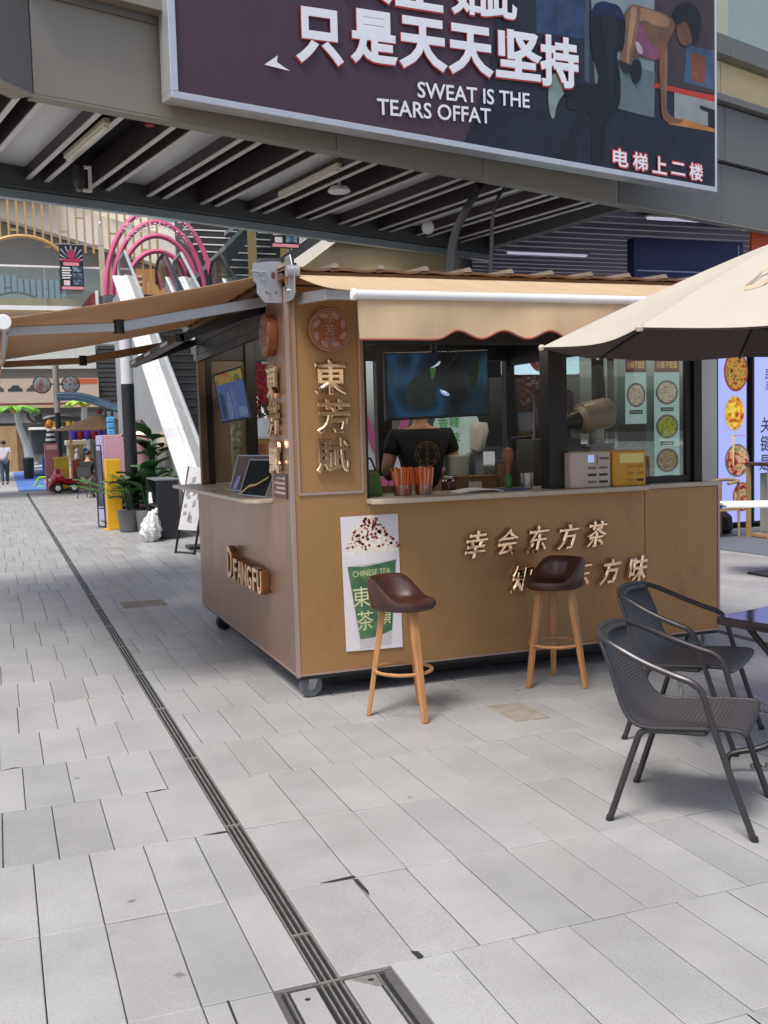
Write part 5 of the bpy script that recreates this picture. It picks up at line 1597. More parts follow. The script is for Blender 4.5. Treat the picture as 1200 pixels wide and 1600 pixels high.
# ---------------------------------------------------------------- woven armchairs
M_WEAVE = add_weave(mat('woven_grey', C('#474447'), .42, var=.1, scale=14), 26, .6, .003)
M_TUBEC = mat('chair_tube', C('#393639'), .35, .3, var=.12, scale=20)
def armchair():
    t = thing('woven_armchair', '', 'chair', (0, 0, 0), group='woven cafe armchairs')
    prof = smooth_path([(.245, 0, .395), (.235, 0, .418), (.16, 0, .420), (0, 0, .408), (-.13, 0, .40), (-.19, 0, .425), (-.230, 0, .49), (-.270, 0, .61), (-.312, 0, .720)], 4)
    npf = len(prof) - 1
    def sh(u, v):
        p = prof[min(npf, int(round(v * npf)))]
        w = .235 - .035 * max(0, (v - .55) / .45) ** 1.2
        if v < .10:
            w -= .05 * (1 - v / .10) ** 2
        s = (u * 2 - 1)
        dip = -.012 * (1 - s * s) if v < .5 else 0
        curve = -.045 * (1 - s * s) * max(0, (v - .5) / .5)
        return (p.x + curve, s * w, p.z + dip)
    ss_ = MB().shell(lambda u, v: sh(1 - u, v), 16, npf, .008).build('seat_shell', M_WEAVE, t, smooth=True)
    at_ = ss_.data.attributes.new('weave', 'FLOAT_VECTOR', 'POINT')
    half_n = 17 * (npf + 1)
    for vi, dd in enumerate(at_.data):
        q_ = vi % half_n
        dd.vector = ((q_ % 17) / 16 * .47, (q_ // 17) / npf * .86, 0)
    # edge tube round the shell
    ed = [sh(0, k / npf) for k in range(npf + 1)] + [sh(k / 8, 1) for k in range(1, 8)] + [sh(1, 1 - k / npf) for k in range(npf + 1)] + [sh(1 - k / 8, 0) for k in range(1, 8)]
    MB().tube(ed, .0105, 8, closed=True).build('shell_edge', M_TUBEC, t, smooth=True)
    # one bent tube: front leg, arm, round the top of the back, arm, front leg
    half = [(.285, .255, .002), (.215, .262, .20), (.135, .268, .44), (.100, .270, .555), (.062, .271, .600), (-.015, .266, .625), (-.13, .258, .665), (-.24, .234, .712), (-.31, .19, .740), (-.347, .10, .750)]
    path = [Vector(p) for p in half] + [Vector((-.358, 0, .752))] + [Vector((p[0], -p[1], p[2])) for p in reversed(half)]
    MB().tube(smooth_path(path, 5), .0135, 10).build('arm_tube', M_TUBEC, t, smooth=True)
    for s in (-1, 1):
        MB().tube(smooth_path([(.10, s * .225, .395), (-.08, s * .225, .388), (-.145, s * .226, .375), (-.175, s * .228, .31), (-.275, s * .245, .002)], 6), .0135, 10).build('rear_leg', M_TUBEC, t, smooth=True)
        MB().cyl((.287, s * .255, .0), (.283, s * .2552, .018), .0155, n=10).build('foot_cap', M_BLACK, t)
        MB().cyl((-.276, s * .245, .0), (-.271, s * .2445, .018), .0155, n=10).build('foot_cap', M_BLACK, t)
    MB().tube([(.10, -.225, .395), (.10, .225, .395)], .011, 8).build('seat_bar', M_TUBEC, t)
    MB().tube([(-.312, .17, .728), (-.335, .06, .738), (-.335, -.06, .738), (-.312, -.17, .728)], .018, 8).build('back_wrap', M_TUBEC, t, smooth=True)
    return t
c1 = armchair()
c1['label'] = 'nearest dark grey woven armchair with tube arms, standing on open paving'
c1.location = (2.625, 3.475, 0); c1.rotation_euler = (0, 0, RAD(-47))
c2 = copy_tree(c1)
c2['label'] = 'second woven armchair, behind the nearest one and close to the kiosk caster'
c2.location = (3.29, 4.33, 0); c2.rotation_euler = (0, 0, RAD(-54))

# ---------------------------------------------------------------- cafe table, chain and parasol
TA = RAD(14)
TC = Vector((3.365, 3.575, 0))
te1, te2 = Vector((cos(TA), sin(TA), 0)), Vector((-sin(TA), cos(TA), 0))
tb = thing('cafe_table', 'dark glass topped square cafe table at the right edge of the picture', 'table', TC)
MB().prism([(p[0], p[1]) for p in rrect(.62, .62, .07, 6)], TC + ZA * .692, te1, te2, ZA * .032).build('table_rim', mat('table_rim', C('#2b2122'), .4), tb, smooth=True, bevel=.006)
MB().prism([(p[0], p[1]) for p in rrect(.57, .57, .06, 6)], TC + ZA * .7245, te1, te2, ZA * .004).build('glass_top', ramp_mat('table_glass', ['#2a2027', '#4a3d4b', '#7a7292'], 60, rough=.08), tb)
for sx in (-1, 1):
    for sy in (-1, 1):
        f0 = TC + te1 * .25 * sx + te2 * .25 * sy
        MB().tube(smooth_path([TC + te1 * .2 * sx + te2 * .2 * sy + ZA * .69, TC + te1 * .08 * sx + te2 * .08 * sy + ZA * .45, TC + te1 * .06 * sx + te2 * .06 * sy + ZA * .25, TC + te1 * .14 * sx + te2 * .14 * sy + ZA * .135, f0 + ZA * .09, f0 + ZA * .003 + te1 * .012 * sx], 6), .0145, 10).build('leg', M_BLACK, tb, smooth=True)
def chain(p, q, sag, label, n):
    p, q = Vector(p), Vector(q)
    mb = MB()
    side = (q - p).cross(ZA).normalized()
    pts = [p + (q - p) * (k / n) - ZA * sag * sin(pi * k / n) for k in range(n + 1)]
    for k in range(n):
        a, b = pts[k], pts[k + 1]
        d = (b - a); l = d.length * .68; d.normalize()
        c = (a + b) / 2
        w = side if k % 2 else d.cross(side).normalized()
        lp = [c + d * cos(t) * l + w * sin(t) * .009 for t in [2 * pi * i / 12 for i in range(12)]]
        mb.tube(lp, .0038, 5, closed=True)
    o = mb.build('steel_chain', mat('chain_steel', (.28, .26, .24), .4, .8), None, smooth=True)
    tag(o, label, 'chain')
    o['kind'] = 'thing'
chain((3.03, 4.30, .40), (3.42, 3.75, .22), .05, 'steel chain from the second armchair down to the table foot', 26)
chain((2.98, 3.52, .12), (3.22, 3.62, .10), .02, 'short steel chain between the nearest armchair and the table foot', 9)
chain((3.10, 4.22, .37), (3.13, 4.10, .12), .0, 'steel chain hanging loose beside the second armchair leg', 8)

UC = Vector((3.36, 3.66, 0))
M_CANV = mat('parasol_canvas', C('#aaa497'), .8, var=.05, scale=3)
M_CANVD = mat('parasol_lining', C('#4a3b37'), .85, var=.05)
pa = thing('parasol', 'large cream parasol with dark lining leaning in at the right', 'parasol', UC)
NR, UR, ZE, ZT = 8, 1.13, 1.965, 2.42
ph = RAD(153)
def rib_pt(k, t):
    a = ph + 2 * pi * k / NR
    return UC + Vector((cos(a), sin(a), 0)) * UR * t + ZA * (ZT - (ZT - ZE) * t ** 1.12)
for k in range(NR):
    def gore(u, v, k=k, dz=0.0):
        p, q = rib_pt(k, max(v, .03)), rib_pt(k + 1, max(v, .03))
        r = p + (q - p) * u
        sagg = sin(pi * u)
        c = (UC - r); c.z = 0
        return r + c * .055 * sagg * v ** 3 - ZA * (.035 * sagg * v * (1 - .35 * v) + dz)
    MB().shell(lambda u, v: gore(u, v), 14, 12, .002).build('canopy_panel', M_CANV, pa, smooth=True)
    MB().sheet(lambda u, v: gore(1 - u, v, dz=.005), 14, 12).build('canopy_lining', M_CANVD, pa, smooth=True)
    a = ph + 2 * pi * k / NR
    MB().tube([rib_pt(k, t / 6) - ZA * .012 for t in range(1, 7)], .008, 6).build('rib', M_BLACK, pa, smooth=True)
    MB().cyl(UC + ZA * 1.95, rib_pt(k, .52) - ZA * .015, .006, n=6).build('strut', M_BLACK, pa)
    MB().lathe([(.012, -.014), (.016, 0), (.010, .012)], rib_pt(k, 1.0), 10).build('rib_cap', mat('canvas_cap', C('#b7ab95'), .7), pa)
MB().cyl(UC + ZA * .73, UC + ZA * 2.44, .019, n=14).build('pole', M_BLACK, pa, smooth=True)
MB().cyl(UC + ZA * .0, UC + ZA * .73, .019, n=14).build('pole', M_BLACK, pa, smooth=True)
MB().lathe([(.10, .0), (.11, .02), (.10, .05), (.05, .07), (.03, .12)], UC + ZA * .002, 24).build('base_weight', M_BLACK, pa, smooth=True)
MB().lathe([(.04, -.03), (.045, .0), (.03, .03), (.01, .06)], UC + ZA * 2.43, 14).build('finial', M_CANV, pa, smooth=True)
MB().cyl(UC + ZA * 1.92, UC + ZA * 1.97, .035).build('runner', M_BLACK, pa)
# tie strap lying on the canopy
k = 1
g = lambda u, v: (lambda p, q: p + (q - p) * u)(rib_pt(k, v), rib_pt(k + 1, v)) - ZA * .033 * sin(pi * u) * v * (1 - .35 * v) + ZA * .005
# strap ribbon
path = smooth_path([g(.30, .66), g(.33, .60) + ZA * .004, g(.36, .545) + ZA * .012, g(.42, .53) + ZA * .03, g(.46, .56) + ZA * .03, g(.45, .60) + ZA * .012, g(.40, .64), g(.31, .675)], 6)
st = MB()
wv = Vector((.006, .003, .009))
st.shell(lambda u, v: path[int(round(v * (len(path) - 1)))] + wv * (u - .5) * 2, 2, len(path) - 1, .0015)
st.build('tie_strap', mat('strap_beige', C('#b8a88c'), .8), pa, smooth=True)

# ================================================================ NOODLE SHOP BEHIND, RIGHT
SY = 12.6
M_CONC = mat('shop_concrete', C('#a5a39f'), .7, var=.1, scale=2)
M_DARKW = mat('shop_interior', C('#3c3a36'), .8, var=.2)
sh = thing('noodle_shop', 'noodle shop front with pale wall and dark glazing behind the kiosk', 'shop', (10, SY, 0))
MB().box(9.66, 10.0, SY - .05, SY + .3, 0, 3.3).build('pier', M_CONC, sh, bevel=.005)
MB().box(10.0, 15.5, SY + .16, SY + .3, 0, 3.3).build('wall', M_DARKW, sh)
MB().box(6.0, 9.66, SY + 3.2, SY + 3.3, 0, 3.3).build('back_wall', mat('shop_back', C('#6b655a'), .8, var=.2), sh)
MB().box(5.9, 6.0, SY, SY + 3.3, 0, 3.3).build('side_wall', M_DARKW, sh)
MB().box(6.0, 9.66, SY, SY + 3.2, 2.95, 3.3).build('ceiling', M_DARKW, sh)
MB().box(8.6, 10.5, SY - .02, SY + .15, 3.3, 4.25).build('sign_band', mat('navy_sign', C('#10144a'), .4, var=.05), sh)
MB().box(8.65, 10.42, SY - .03, SY - .021, 3.78, 3.80).box(10.40, 10.42, SY - .03, SY - .021, 3.801, 4.2).build('sign_line', mat('sign_line', C('#8f93b8'), .5), sh)
MB().box(10.62, 12.5, SY - .06, SY - .021, 3.85, 4.5).build('orange_sign', mat('orange_sign', C('#c2532c'), .5), sh)
for (a, b) in ((6.0, 6.06), (7.35, 7.43), (8.2, 8.26), (9.6, 9.66)):
    MB().box(a, b, SY, SY + .08, 0, 2.95).build('mullion', M_FRAMEB, sh)
MB().box(6.06, 9.6, SY + .03, SY + .045, .05, 2.3).build('shop_pane', glass('shop_glass', (.7, .74, .74), .05), sh)
# light boxes with printed bowls
def lightbox(label, x0, x1, z0, z1, prints, lines):
    t = thing('menu_lightbox', label, 'lightbox', ((x0 + x1) / 2, SY, z0), group='lit menu panels of the noodle shop')
    MB().box(x0 - .03, x1 + .03, SY + .02, SY + .155, z0 - .03, z1 + .03).build('frame', M_BLACK, t)
    MB().box(x0, x1, SY + .012, SY + .019, z0, z1).build('lit_panel', mat('lit_panel', C('#6f78b8'), .4, var=.12, scale=1.6, emit=.34, ecol='#aab4f6'), t)
    for (x, z, rx, rz, m, rim) in prints:
        q = holder('dish_print', t)
        mb = MB(); disc(mb, (x, SY + .008, z), XA, ZA, rx, rz, n=32); mb.build('bowl_rim', rim, q)
        mb = MB(); disc(mb, (x, SY + .005, z), XA, ZA, rx * .88, rz * .88, n=32); mb.build('bowl_food', m, q)
    for (s, x, z, w, h, m) in lines:
        mb = MB(); text(mb, s, (x, SY + .006, z), XA, ZA, w, h, bold=.01, shear=.1); mb.build('brush_character', m, t)
    return t
F1 = ramp_mat('food_noodle', ['#3d1408', '#8a3a16', '#d0963a', '#5f7a22', '#c9532a'], 15, emit=.12)
F2 = ramp_mat('food_yellow', ['#8c1f12', '#c8781c', '#f0c83a', '#d9d25e'], 14, emit=.14)
F3 = ramp_mat('food_red', ['#5e150c', '#a52e17', '#d9b88a', '#47601e'], 14, emit=.12)
R1 = mat('bowl_red', C('#8e3428'), .4, emit=.2, ecol='#8e3428')
R2 = mat('bowl_pale', C('#b8afb8'), .4, emit=.12, ecol='#d8cfd8')
R3 = mat('bowl_grey', C('#6d6468'), .4, emit=.2, ecol='#6d6468')
INK = mat('brush_ink', C('#20264a'), .5)
PINK = mat('brush_pink', C('#c0468a'), .5, emit=.3, ecol='#c0468a')
lightbox('lit blue menu panel with three noodle bowls beside the kiosk', 10.075, 10.585, .1, 3.2,
         [(10.39, 2.36, .22, .30, F1, R1), (10.365, 1.74, .19, .28, F2, R2), (10.41, 1.03, .225, .25, F3, R3), (10.50, .48, .17, .22, F3, R1)], [])
ch_ = thing('chopsticks_print', 'pink chopsticks lifting noodles, printed on the lit menu panel', 'print', (10.35, SY, 1.0))
MB().box(10.33, 10.585, SY + .001, SY + .003, 1.40, 1.412).build('chopstick_print', mat('chop_pink', C('#b0648a'), .5, emit=.3, ecol='#b0648a'), ch_)
MB().prism([(10.31, 1.42), (10.36, 1.42), (10.345, .95), (10.325, .95)], (0, SY + .001, 0), XA, ZA, YA * .001).build('noodle_print', ramp_mat('noodle_hang', ['#a3823e', '#d9c084', '#7c5a2a'], 60, emit=.3), ch_)
lightbox('lit blue panel with brush writing at the right edge of the picture', 10.74, 11.5, .1, 3.2, [],
         [('豆', 10.98, 2.32, .10, .14, INK), ('志', 10.99, 2.15, .10, .14, INK), ('关', 10.95, 1.55, .20, .24, INK), ('键', 10.95, 1.27, .22, .25, INK), ('是', 10.93, .98, .2, .24, INK), ('好', 10.95, .70, .2, .24, PINK), ('吃', 10.95, .42, .2, .24, PINK)])
# hanging vertical menus seen through the kiosk window
def banner(label, x0, x1, z0, z1, bowls):
    t = thing('menu_banner', label, 'banner', (x0, SY - .2, z0), group='menu banners in the noodle shop window')
    y = SY - .06
    MB().box(x0, x1, y, y + .01, z0, z1).build('sheet', mat('banner_mint', C('#b9d6d2'), .5, var=.05, emit=.25, ecol='#b9d6d2'), t)
    MB().box(x0, x1, y - .003, y - .001, z1 - .27, z1 - .06).build('title_band', mat('title_red', C('#7c2f33'), .5, emit=.12, ecol='#7c2f33'), t)
    mb = MB(); text(mb, '小妹子饭饭', ((x0 + x1) / 2, y - .005, z1 - .165), XA, ZA, (x1 - x0) * .84, .11, bold=.02); mb.build('title_lettering', mat('title_yellow', C('#e0c060'), .5, emit=.3, ecol='#e0c060'), t)
    for k, (z, m) in enumerate(bowls):
        xx = (x0 + x1) / 2
        q = holder('dish_print', t)
        mb = MB(); disc(mb, (xx, y - .003, z), XA, ZA, (x1 - x0) * .45, .175, n=28); mb.build('bowl_rim', R3, q)
        mb = MB(); disc(mb, (xx, y - .005, z), XA, ZA, (x1 - x0) * .37, .145, n=28); mb.build('bowl_food', m, q)
        MB().box(xx - .11, xx + .11, y - .004, y - .002, z - .27, z - .215).build('caption_plate', mat('caption_green', C('#1f4a40'), .5), t)
        MB().box(xx - .09, xx + .09, y - .0055, y - .0045, z - .25, z - .235).build('caption_line', M_WHITE, t)
FG = ramp_mat('food_green', ['#33421a', '#7d9a2c', '#c9c04a', '#593a1c'], 26, emit=.2)
FB = ramp_mat('food_brown', ['#4a3a24', '#8c7a4a', '#c8b690', '#6a4030'], 26, emit=.2)
FP = ramp_mat('food_pale', ['#8a7460', '#c9b49a', '#e3d6c2', '#7a4a36'], 26, emit=.2)
banner('mint menu banner with four bowls in the shop window behind the kiosk', 8.895, 9.325, .55, 2.62, [(2.06, FP), (1.57, FG), (1.08, FB), (.62, F2)])
banner('shorter mint menu banner with one bowl in the shop window', 8.41, 8.76, 1.62, 2.62, [(2.03, FP)])
# lit shop sign seen through the kiosk
ls = thing('lit_sign', 'pale lit sign with red round badge behind the kiosk', 'sign', (6.8, SY - .2, 2.3))
MB().box(6.45, 7.6, SY - .16, SY - .05, 2.33, 2.95).build('sign_box', mat('sign_lit', C('#b6d8e4'), .4, var=.05, emit=.7, ecol='#b6d8e4'), ls)
mb = MB(); disc(mb, (7.02, SY - .165, 2.58), XA, ZA, .22, .23); mb.build('badge', mat('badge_red', C('#7d2329'), .4, emit=.15, ecol='#7d2329'), ls)
mb = MB(); text(mb, '饭', (7.02, SY - .168, 2.60), XA, ZA, .26, .27, bold=.02); mb.build('badge_character', M_WHITE, ls)
mb = MB(); text(mb, '子', (6.62, SY - .165, 2.60), XA, ZA, .24, .30, bold=.02); mb.build('sign_character', mat('sign_maroon', C('#5e2227'), .4), ls)
rp = thing('round_poster', 'round white and green notice on the shop glass behind the worker', 'poster', (5.3, 12, 1.5))
mb = MB(); disc(mb, (5.47, 11.9, 1.60), XA, ZA, .33, .33, t=.01); mb.build('notice_disc', mat('notice_white', C('#c9d6c0'), .5), rp)
for k in range(2):
    mb = MB(); text(mb, ('香辣', '推荐')[k], (5.36, 11.888, 1.70 - .2 * k), XA, ZA, .3, .15, bold=.02); mb.build('notice_character', mat('notice_green', C('#4f9a4a'), .5), rp)
MB().cyl((5.47, 11.93, 0), (5.47, 11.93, 1.4), .03).lathe([(.2, 0), (.2, .02), (.05, .03)], (5.47, 11.93, 0.001), 16).build('notice_pole', M_BLACK, rp)
# rug, chair, tables in front of the shop
ru = tag(MB().prism([(8.55, 9.5), (12.8, 8.2), (13.5, 12.3), (9.65, 12.5), (8.50, 10.75)], (0, 0, 0.002), XA, YA, ZA * .006).build('carpet', mat('rug_grey', C('#5d626b'), .95, var=.15, scale=30), None), 'grey outdoor carpet in front of the noodle shop', 'carpet')
wt = thing('dining_table', 'white topped dining table on a black pedestal beside the shop carpet', 'table', (7.62, 8.45, 0))
MB().prism([(6.93, 8.55), (7.25, 9.10), (8.25, 8.55), (7.9, 7.95)], (0, 0, .735), XA, YA, ZA * .025).build('table_top', M_WHITE, wt, bevel=.004)
MB().box(7.57, 7.70, 8.40, 8.55, .03, .735).build('pedestal', M_BLACK, wt)
MB().box(7.35, 7.95, 8.2, 8.75, .003, .028).build('base_plate', M_BLACK, wt, bevel=.004)
M_OAK = mat('pale_oak', C('#a98a60'), .5, var=.15, scale=6)
wc = thing('wooden_chair', 'pale wooden dining chair behind the kiosk corner', 'chair', (9.45, 11.7, 0))
cx, cy = 9.42, 11.80
for dx, dy, h in ((-.19, -.19, .44), (.20, -.19, .78), (-.19, .20, .44), (.20, .20, .78)):
    MB().tube([(cx + dx, cy + dy, 0.008), (cx + dx * .95, cy + dy * .95, h)], [.016, .02], 8).build('leg', M_OAK, wc, smooth=True)
MB().box(cx - .21, cx + .21, cy - .21, cy + .21, .44, .475).build('seat', mat('seat_black', C('#23302a'), .5), wc, bevel=.012)
MB().tube(smooth_path([(cx - .02, cy - .23, .76), (cx + .17, cy - .21, .79), (cx + .23, cy, .80), (cx + .17, cy + .21, .79), (cx - .02, cy + .23, .76)], 6), .022, 8).build('back_rail', M_OAK, wc, smooth=True)
MB().bar((cx - .19, cy - .19, .40), (cx + .19, cy - .19, .40), .02, .04).bar((cx - .19, cy + .19, .40), (cx + .19, cy + .19, .40), .02, .04).build('seat_rail', M_OAK, wc)
ws_ = thing('serving_stand', 'wooden serving stand with slanted legs under the lit panels', 'stand', (10.1, 11.3, 0))
MB().box(9.70, 10.9, 11.1, 11.6, 1.00, 1.045).build('top', mat('stand_dark', C('#4a3a30'), .4), ws_, bevel=.005)
for x in (9.74, 10.8):
    MB().bar((x, 11.14, .008), (x, 11.14, 1.0), .05, .05).bar((x, 11.56, .008), (x, 11.56, 1.0), .05, .05).build('leg', M_OAK, ws_)
MB().bar((9.80, 11.13, .03), (10.2, 11.13, .95), .03, .05).build('brace', M_OAK, ws_)
MB().box(9.77, 10.78, 11.12, 11.56, .02, .06).build('lower_rail', M_OAK, ws_)
MB().box(9.80, 10.75, 11.35, 11.4, .1, .9).build('back_board', mat('stand_board', C('#8f8d88'), .6, var=.15), ws_)
bb = thing('storage_bag', 'black bag on the carpet under the wooden chair', 'bag', (9.6, 12.2, 0))
MB().tube([(9.75, 12.2, .01), (9.75, 12.2, .08), (9.75, 12.2, .25), (9.75, 12.2, .36)], [.16, .2, .18, .06], 12).build('bag_body', mat('bag_black', C('#1b1d22'), .6), bb, smooth=True)

# ================================================================ ESCALATORS AND UPPER WALKWAY
M_ESCW = mat('escalator_white', C('#d7d9d8'), .3, .1, var=.05, scale=3)
M_ESCS = mat('escalator_cladding', C('#a9adb0'), .35, .45, var=.08, scale=2)
M_STEP = mat('escalator_step', C('#3a3b3d'), .5, .3, var=.2, scale=20)
M_HAND = mat('handrail_black', C('#1d1d1e'), .4)
G_ESC = glass('escalator_glass', (.84, .9, .88), .12)
SL = .545
YB, YT = 16.9, 26.2
def escalator(label, x0, x1, cladding_left):
    t = thing('escalator', label, 'escalator', ((x0 + x1) / 2, YB, 0), group='pair of escalators')
    zs = lambda y: (y - YB) * SL + .05
    nst = 30
    for k in range(nst):
        y = YB + (YT - YB) * k / nst
        dy = (YT - YB) / nst
        z = zs(y)
        MB().box(x0 + .25, x1 - .25, y, y + dy * 1.02, z - .35, z + dy * SL * .98).build('step', M_STEP, t)
        MB().box(x0 + .25, x1 - .25, y - .012, y - .002, z + dy * SL * .86, z + dy * SL).build('step_nose', M_BEAM, t)
    L_ = Vector((0, YT - YB, (YT - YB) * SL))
    up = ZA
    for s, x in ((-1, x0), (1, x1 - .25)):
        base = Vector((x, YB, .02))
        # inclined deck boards: outer and inner strip with a shadow gap
        MB().frame_box(base + ZA * .46 - XA * (.16 if s < 0 else 0), L_, XA * (.275 if s < 0 else .115), ZA * .06).build('deck_board', M_ESCW, t, bevel=.006)
        MB().frame_box(base + XA * .12 + ZA * .48, L_, XA * .125, ZA * .06).build('deck_board', M_ESCW, t, bevel=.006)
        MB().frame_box(base + ZA * -.5 + XA * .004, L_, XA * .24, ZA * .955).build('truss_cladding', M_ESCS, t)
        xg = x + (.20 if s < 0 else .05)
        g0 = Vector((xg, YB - .6, .30)); 
        prof = []
        # glass outline in (y, z)
        pts = [(YB - .3, zs(YB) + .2), (YT + .2, zs(YT) + .3), (YT + 1.3, zs(YT) + .32), (YT + 1.75, zs(YT) + .55), (YT + 1.72, zs(YT) + .85), (YT + 1.4, zs(YT) + 1.08), (YT + .3, zs(YT) + 1.1), (YB - .1, zs(YB) + .98), (YB - .5, zs(YB) + .8), (YB - .6, zs(YB) + .5)]
        MB().prism(pts, (xg, 0, 0), YA, ZA, XA * .012).build('balustrade_glass', G_ESC, t)
        hr = [(YB - .45, .45), (YB - .65, .6), (YB - .55, .95), (YB - .1, 1.06), (YT + .3, zs(YT) + 1.13), (YT + 1.4, zs(YT) + 1.12), (YT + 1.76, zs(YT) + .9), (YT + 1.78, zs(YT) + .55)]
        MB().tube([(xg + .006, a, b) for a, b in hr], .042, 8).build('handrail', M_HAND if s > 0 else mat('handrail_pale', C('#b9bcbc'), .35, .4), t, smooth=True)
    return t
escalator('escalator nearer the paved lane, white decks rising towards the pink arches', 3.05, 4.42, True)
escalator('escalator farther from the lane, beside the first one', 4.44, 5.85, False)
ew = thing('escalator_side_wall', 'smooth grey cladding wall under the nearer escalator', 'wall', (3.04, 20, 0))
MB().prism([(16.4, 0), (27.6, 0), (27.6, 5.2), (26.2, 5.2), (16.4, .02)], (3.02, 0, 0), YA, ZA, XA * .02).build('cladding_sheet', M_ESCS, ew)
# upper floor slab, its edge and glass rail, at the left
M_SLAB = mat('slab_edge_tan', C('#c2a887'), .6, var=.06, scale=1.5)
M_SOFF = mat('slab_soffit', C('#55565a'), .7, var=.1)
uf = structure(MB().box(-14, 3.0, 30.2, 34, 5.15, 5.55).build('upper_floor', M_SLAB, None)); 
uf['label'] = 'upper walkway floor slab above the lane'
structure(MB().box(3.0, 16, 29.3, 36.5, 5.15, 5.55).build('upper_floor', M_SOFF, None))
gr = thing('glass_balustrade', 'clear glass balustrade along the upper walkway at the left', 'railing', (-2, 30.1, 5.55))
for k in range(7):
    x = -7.5 + k * 1.5
    MB().box(x + .015, x + 1.485, 30.12, 30.135, 5.30, 6.36).build('pane', G_RAIL, gr)
    MB().box(x - .015, x + .012, 30.10, 30.15, 5.28, 6.36).build('post', M_STEEL, gr)
MB().box(-7.5, 3.0, 30.10, 30.16, 6.37, 6.42).build('handrail', M_WHITE, gr)
MB().box(-7.5, 3.0, 30.05, 30.11, 5.2, 5.32).build('bottom_rail', M_WHITE, gr)
# second balustrade deeper, bluish, above a tan band
g2 = thing('glass_balustrade', 'bluish glass balustrade over a tan curved band deeper in the mall', 'railing', (-2, 38, 6.4))
for k in range(6):
    x = -7 + k * 1.6
    MB().box(x + .01, x + 1.59, 38.0, 38.02, 7.0 - .13 * k, 7.85 - .13 * k).build('pane', glass('blue_glass', (.5, .68, .8), .25), g2)
MB().prism([(-7, 6.3), (2.7, 5.55), (2.7, 6.2), (-7, 7.0)], (0, 38.03, 0), XA, ZA, YA * .3).build('band', M_SLAB, g2)
# gilded lattice screen with round opening
M_GOLD = mat('lattice_gold', C('#b99b68'), .45, .3, var=.08)
lt = thing('lattice_screen', 'gold vertical bar lattice screen with arched opening on the upper floor', 'screen', (2, 32, 7.2))
rl = random.Random(5)
xs = [-1.2 + k * .235 for k in range(27)]
for i, x in enumerate(xs):
    zb_ = 7.12
    dxx = x - 1.05
    if abs(dxx) < 1.2:
        zb_ = max(zb_, 6.62 + (1.25 ** 2 - dxx ** 2) ** .5 * .75)
    if x > 3.3:
        zb_ = 5.6
    MB().box(x - .028, x + .028, 32.0, 32.06, zb_, 9.2).build('bar', M_GOLD, lt)
    if i % 2 == 0 and i < 25:
        MB().box(x + .028, x + .207, 32.01, 32.05, (7.25, 8.12, 7.7)[i % 3] + .0, (7.25, 8.12, 7.7)[i % 3] + .05).build('rung', M_GOLD, lt)
MB().tube([(1.05 + 1.25 * cos(a), 31.98, 6.60 + .95 * sin(a)) for a in [pi * k / 24 for k in range(25)]], .05, 8).build('arch_ring', M_GOLD, lt, smooth=True)
# hanging banner sign
hs = thing('hanging_banner', 'black and crimson advertising banner hanging from a rod on the upper floor', 'banner', (2.2, 31, 6))
def hbn(x0, x1, z0, z1, y, t):
    w, h = x1 - x0, z1 - z0
    MB().box(x0, x1, y, y + .02, z0, z1).build('sheet', mat('banner_black', C('#17161b'), .5, var=.2), t)
    mb = MB()
    for k in range(9):
        a = RAD(15 + 150 * k / 8)
        c = Vector(((x0 + x1) / 2, y - .003, z0 + h * .62))
        d = Vector((cos(a), 0, sin(a)))
        n = Vector((-sin(a), 0, cos(a)))
        r1 = min(h * .36, w * .48 / max(.05, abs(cos(a))))
        mb.add([c + d * r1 * .4 - n * .004, c + d * r1 * .4 + n * .004, c + d * r1 + n * .02, c + d * r1 - n * .02], [(0, 3, 2, 1)])
    mb.build('ray_print', mat('ray_grey', C('#9aa3b4'), .5), t)
    mb = MB(); disc(mb, ((x0 + x1) / 2, y - .004, z0 + h * .80), XA, ZA, w * .17, h * .11); mb.box(x0 + w * .1, x1 - w * .1, y - .005, y - .002, z0 + h * .63, z0 + h * .70); mb.build('crimson_print', mat('crimson', C('#a3234d'), .5), t)
    MB().box(x0 + w * .15, x1 - w * .18, y - .006, y - .002, z0 + h * .545, z0 + h * .615).build('title_print', mat('rose_print', C('#d98a98'), .5), t)
    mb = MB()
    for k in range(5):
        mb.box(x0 + w * .08, x0 + w * (.42 + .05 * (k % 2)), y - .004, y - .002, z0 + h * (.48 - .055 * k), z0 + h * (.51 - .055 * k))
    mb.build('text_print', M_WHITE, t)
    MB().box(x0 + w * .14, x0 + w * .40, y - .004, y - .002, z0 + h * .11, z0 + h * .22).build('label_print', mat('pale_print', C('#cfc6c4'), .5), t)
    mb = MB()
    for k in range(3):
        mb.box(x0 + w * .53, x1 - w * .06, y - .004, y - .002, z0 + h * (.12 + .145 * k), z0 + h * (.24 + .145 * k))
    mb.build('photo_print', ramp_mat('banner_photo', ['#1d2a36', '#3c5468', '#8fa3b0'], 9), t)
    MB().box(x0 + w * .05, x1 - w * .03, y - .004, y - .002, z0 + h * .02, z0 + h * .085).build('footer_print', MATS['rose_print'], t)
hbn(1.90, 2.52, 5.72, 6.95, 29.8, hs)
MB().cyl((1.8, 29.82, 6.97), (3.1, 29.82, 6.97), .015, n=6).build('rod', M_STEEL, hs)
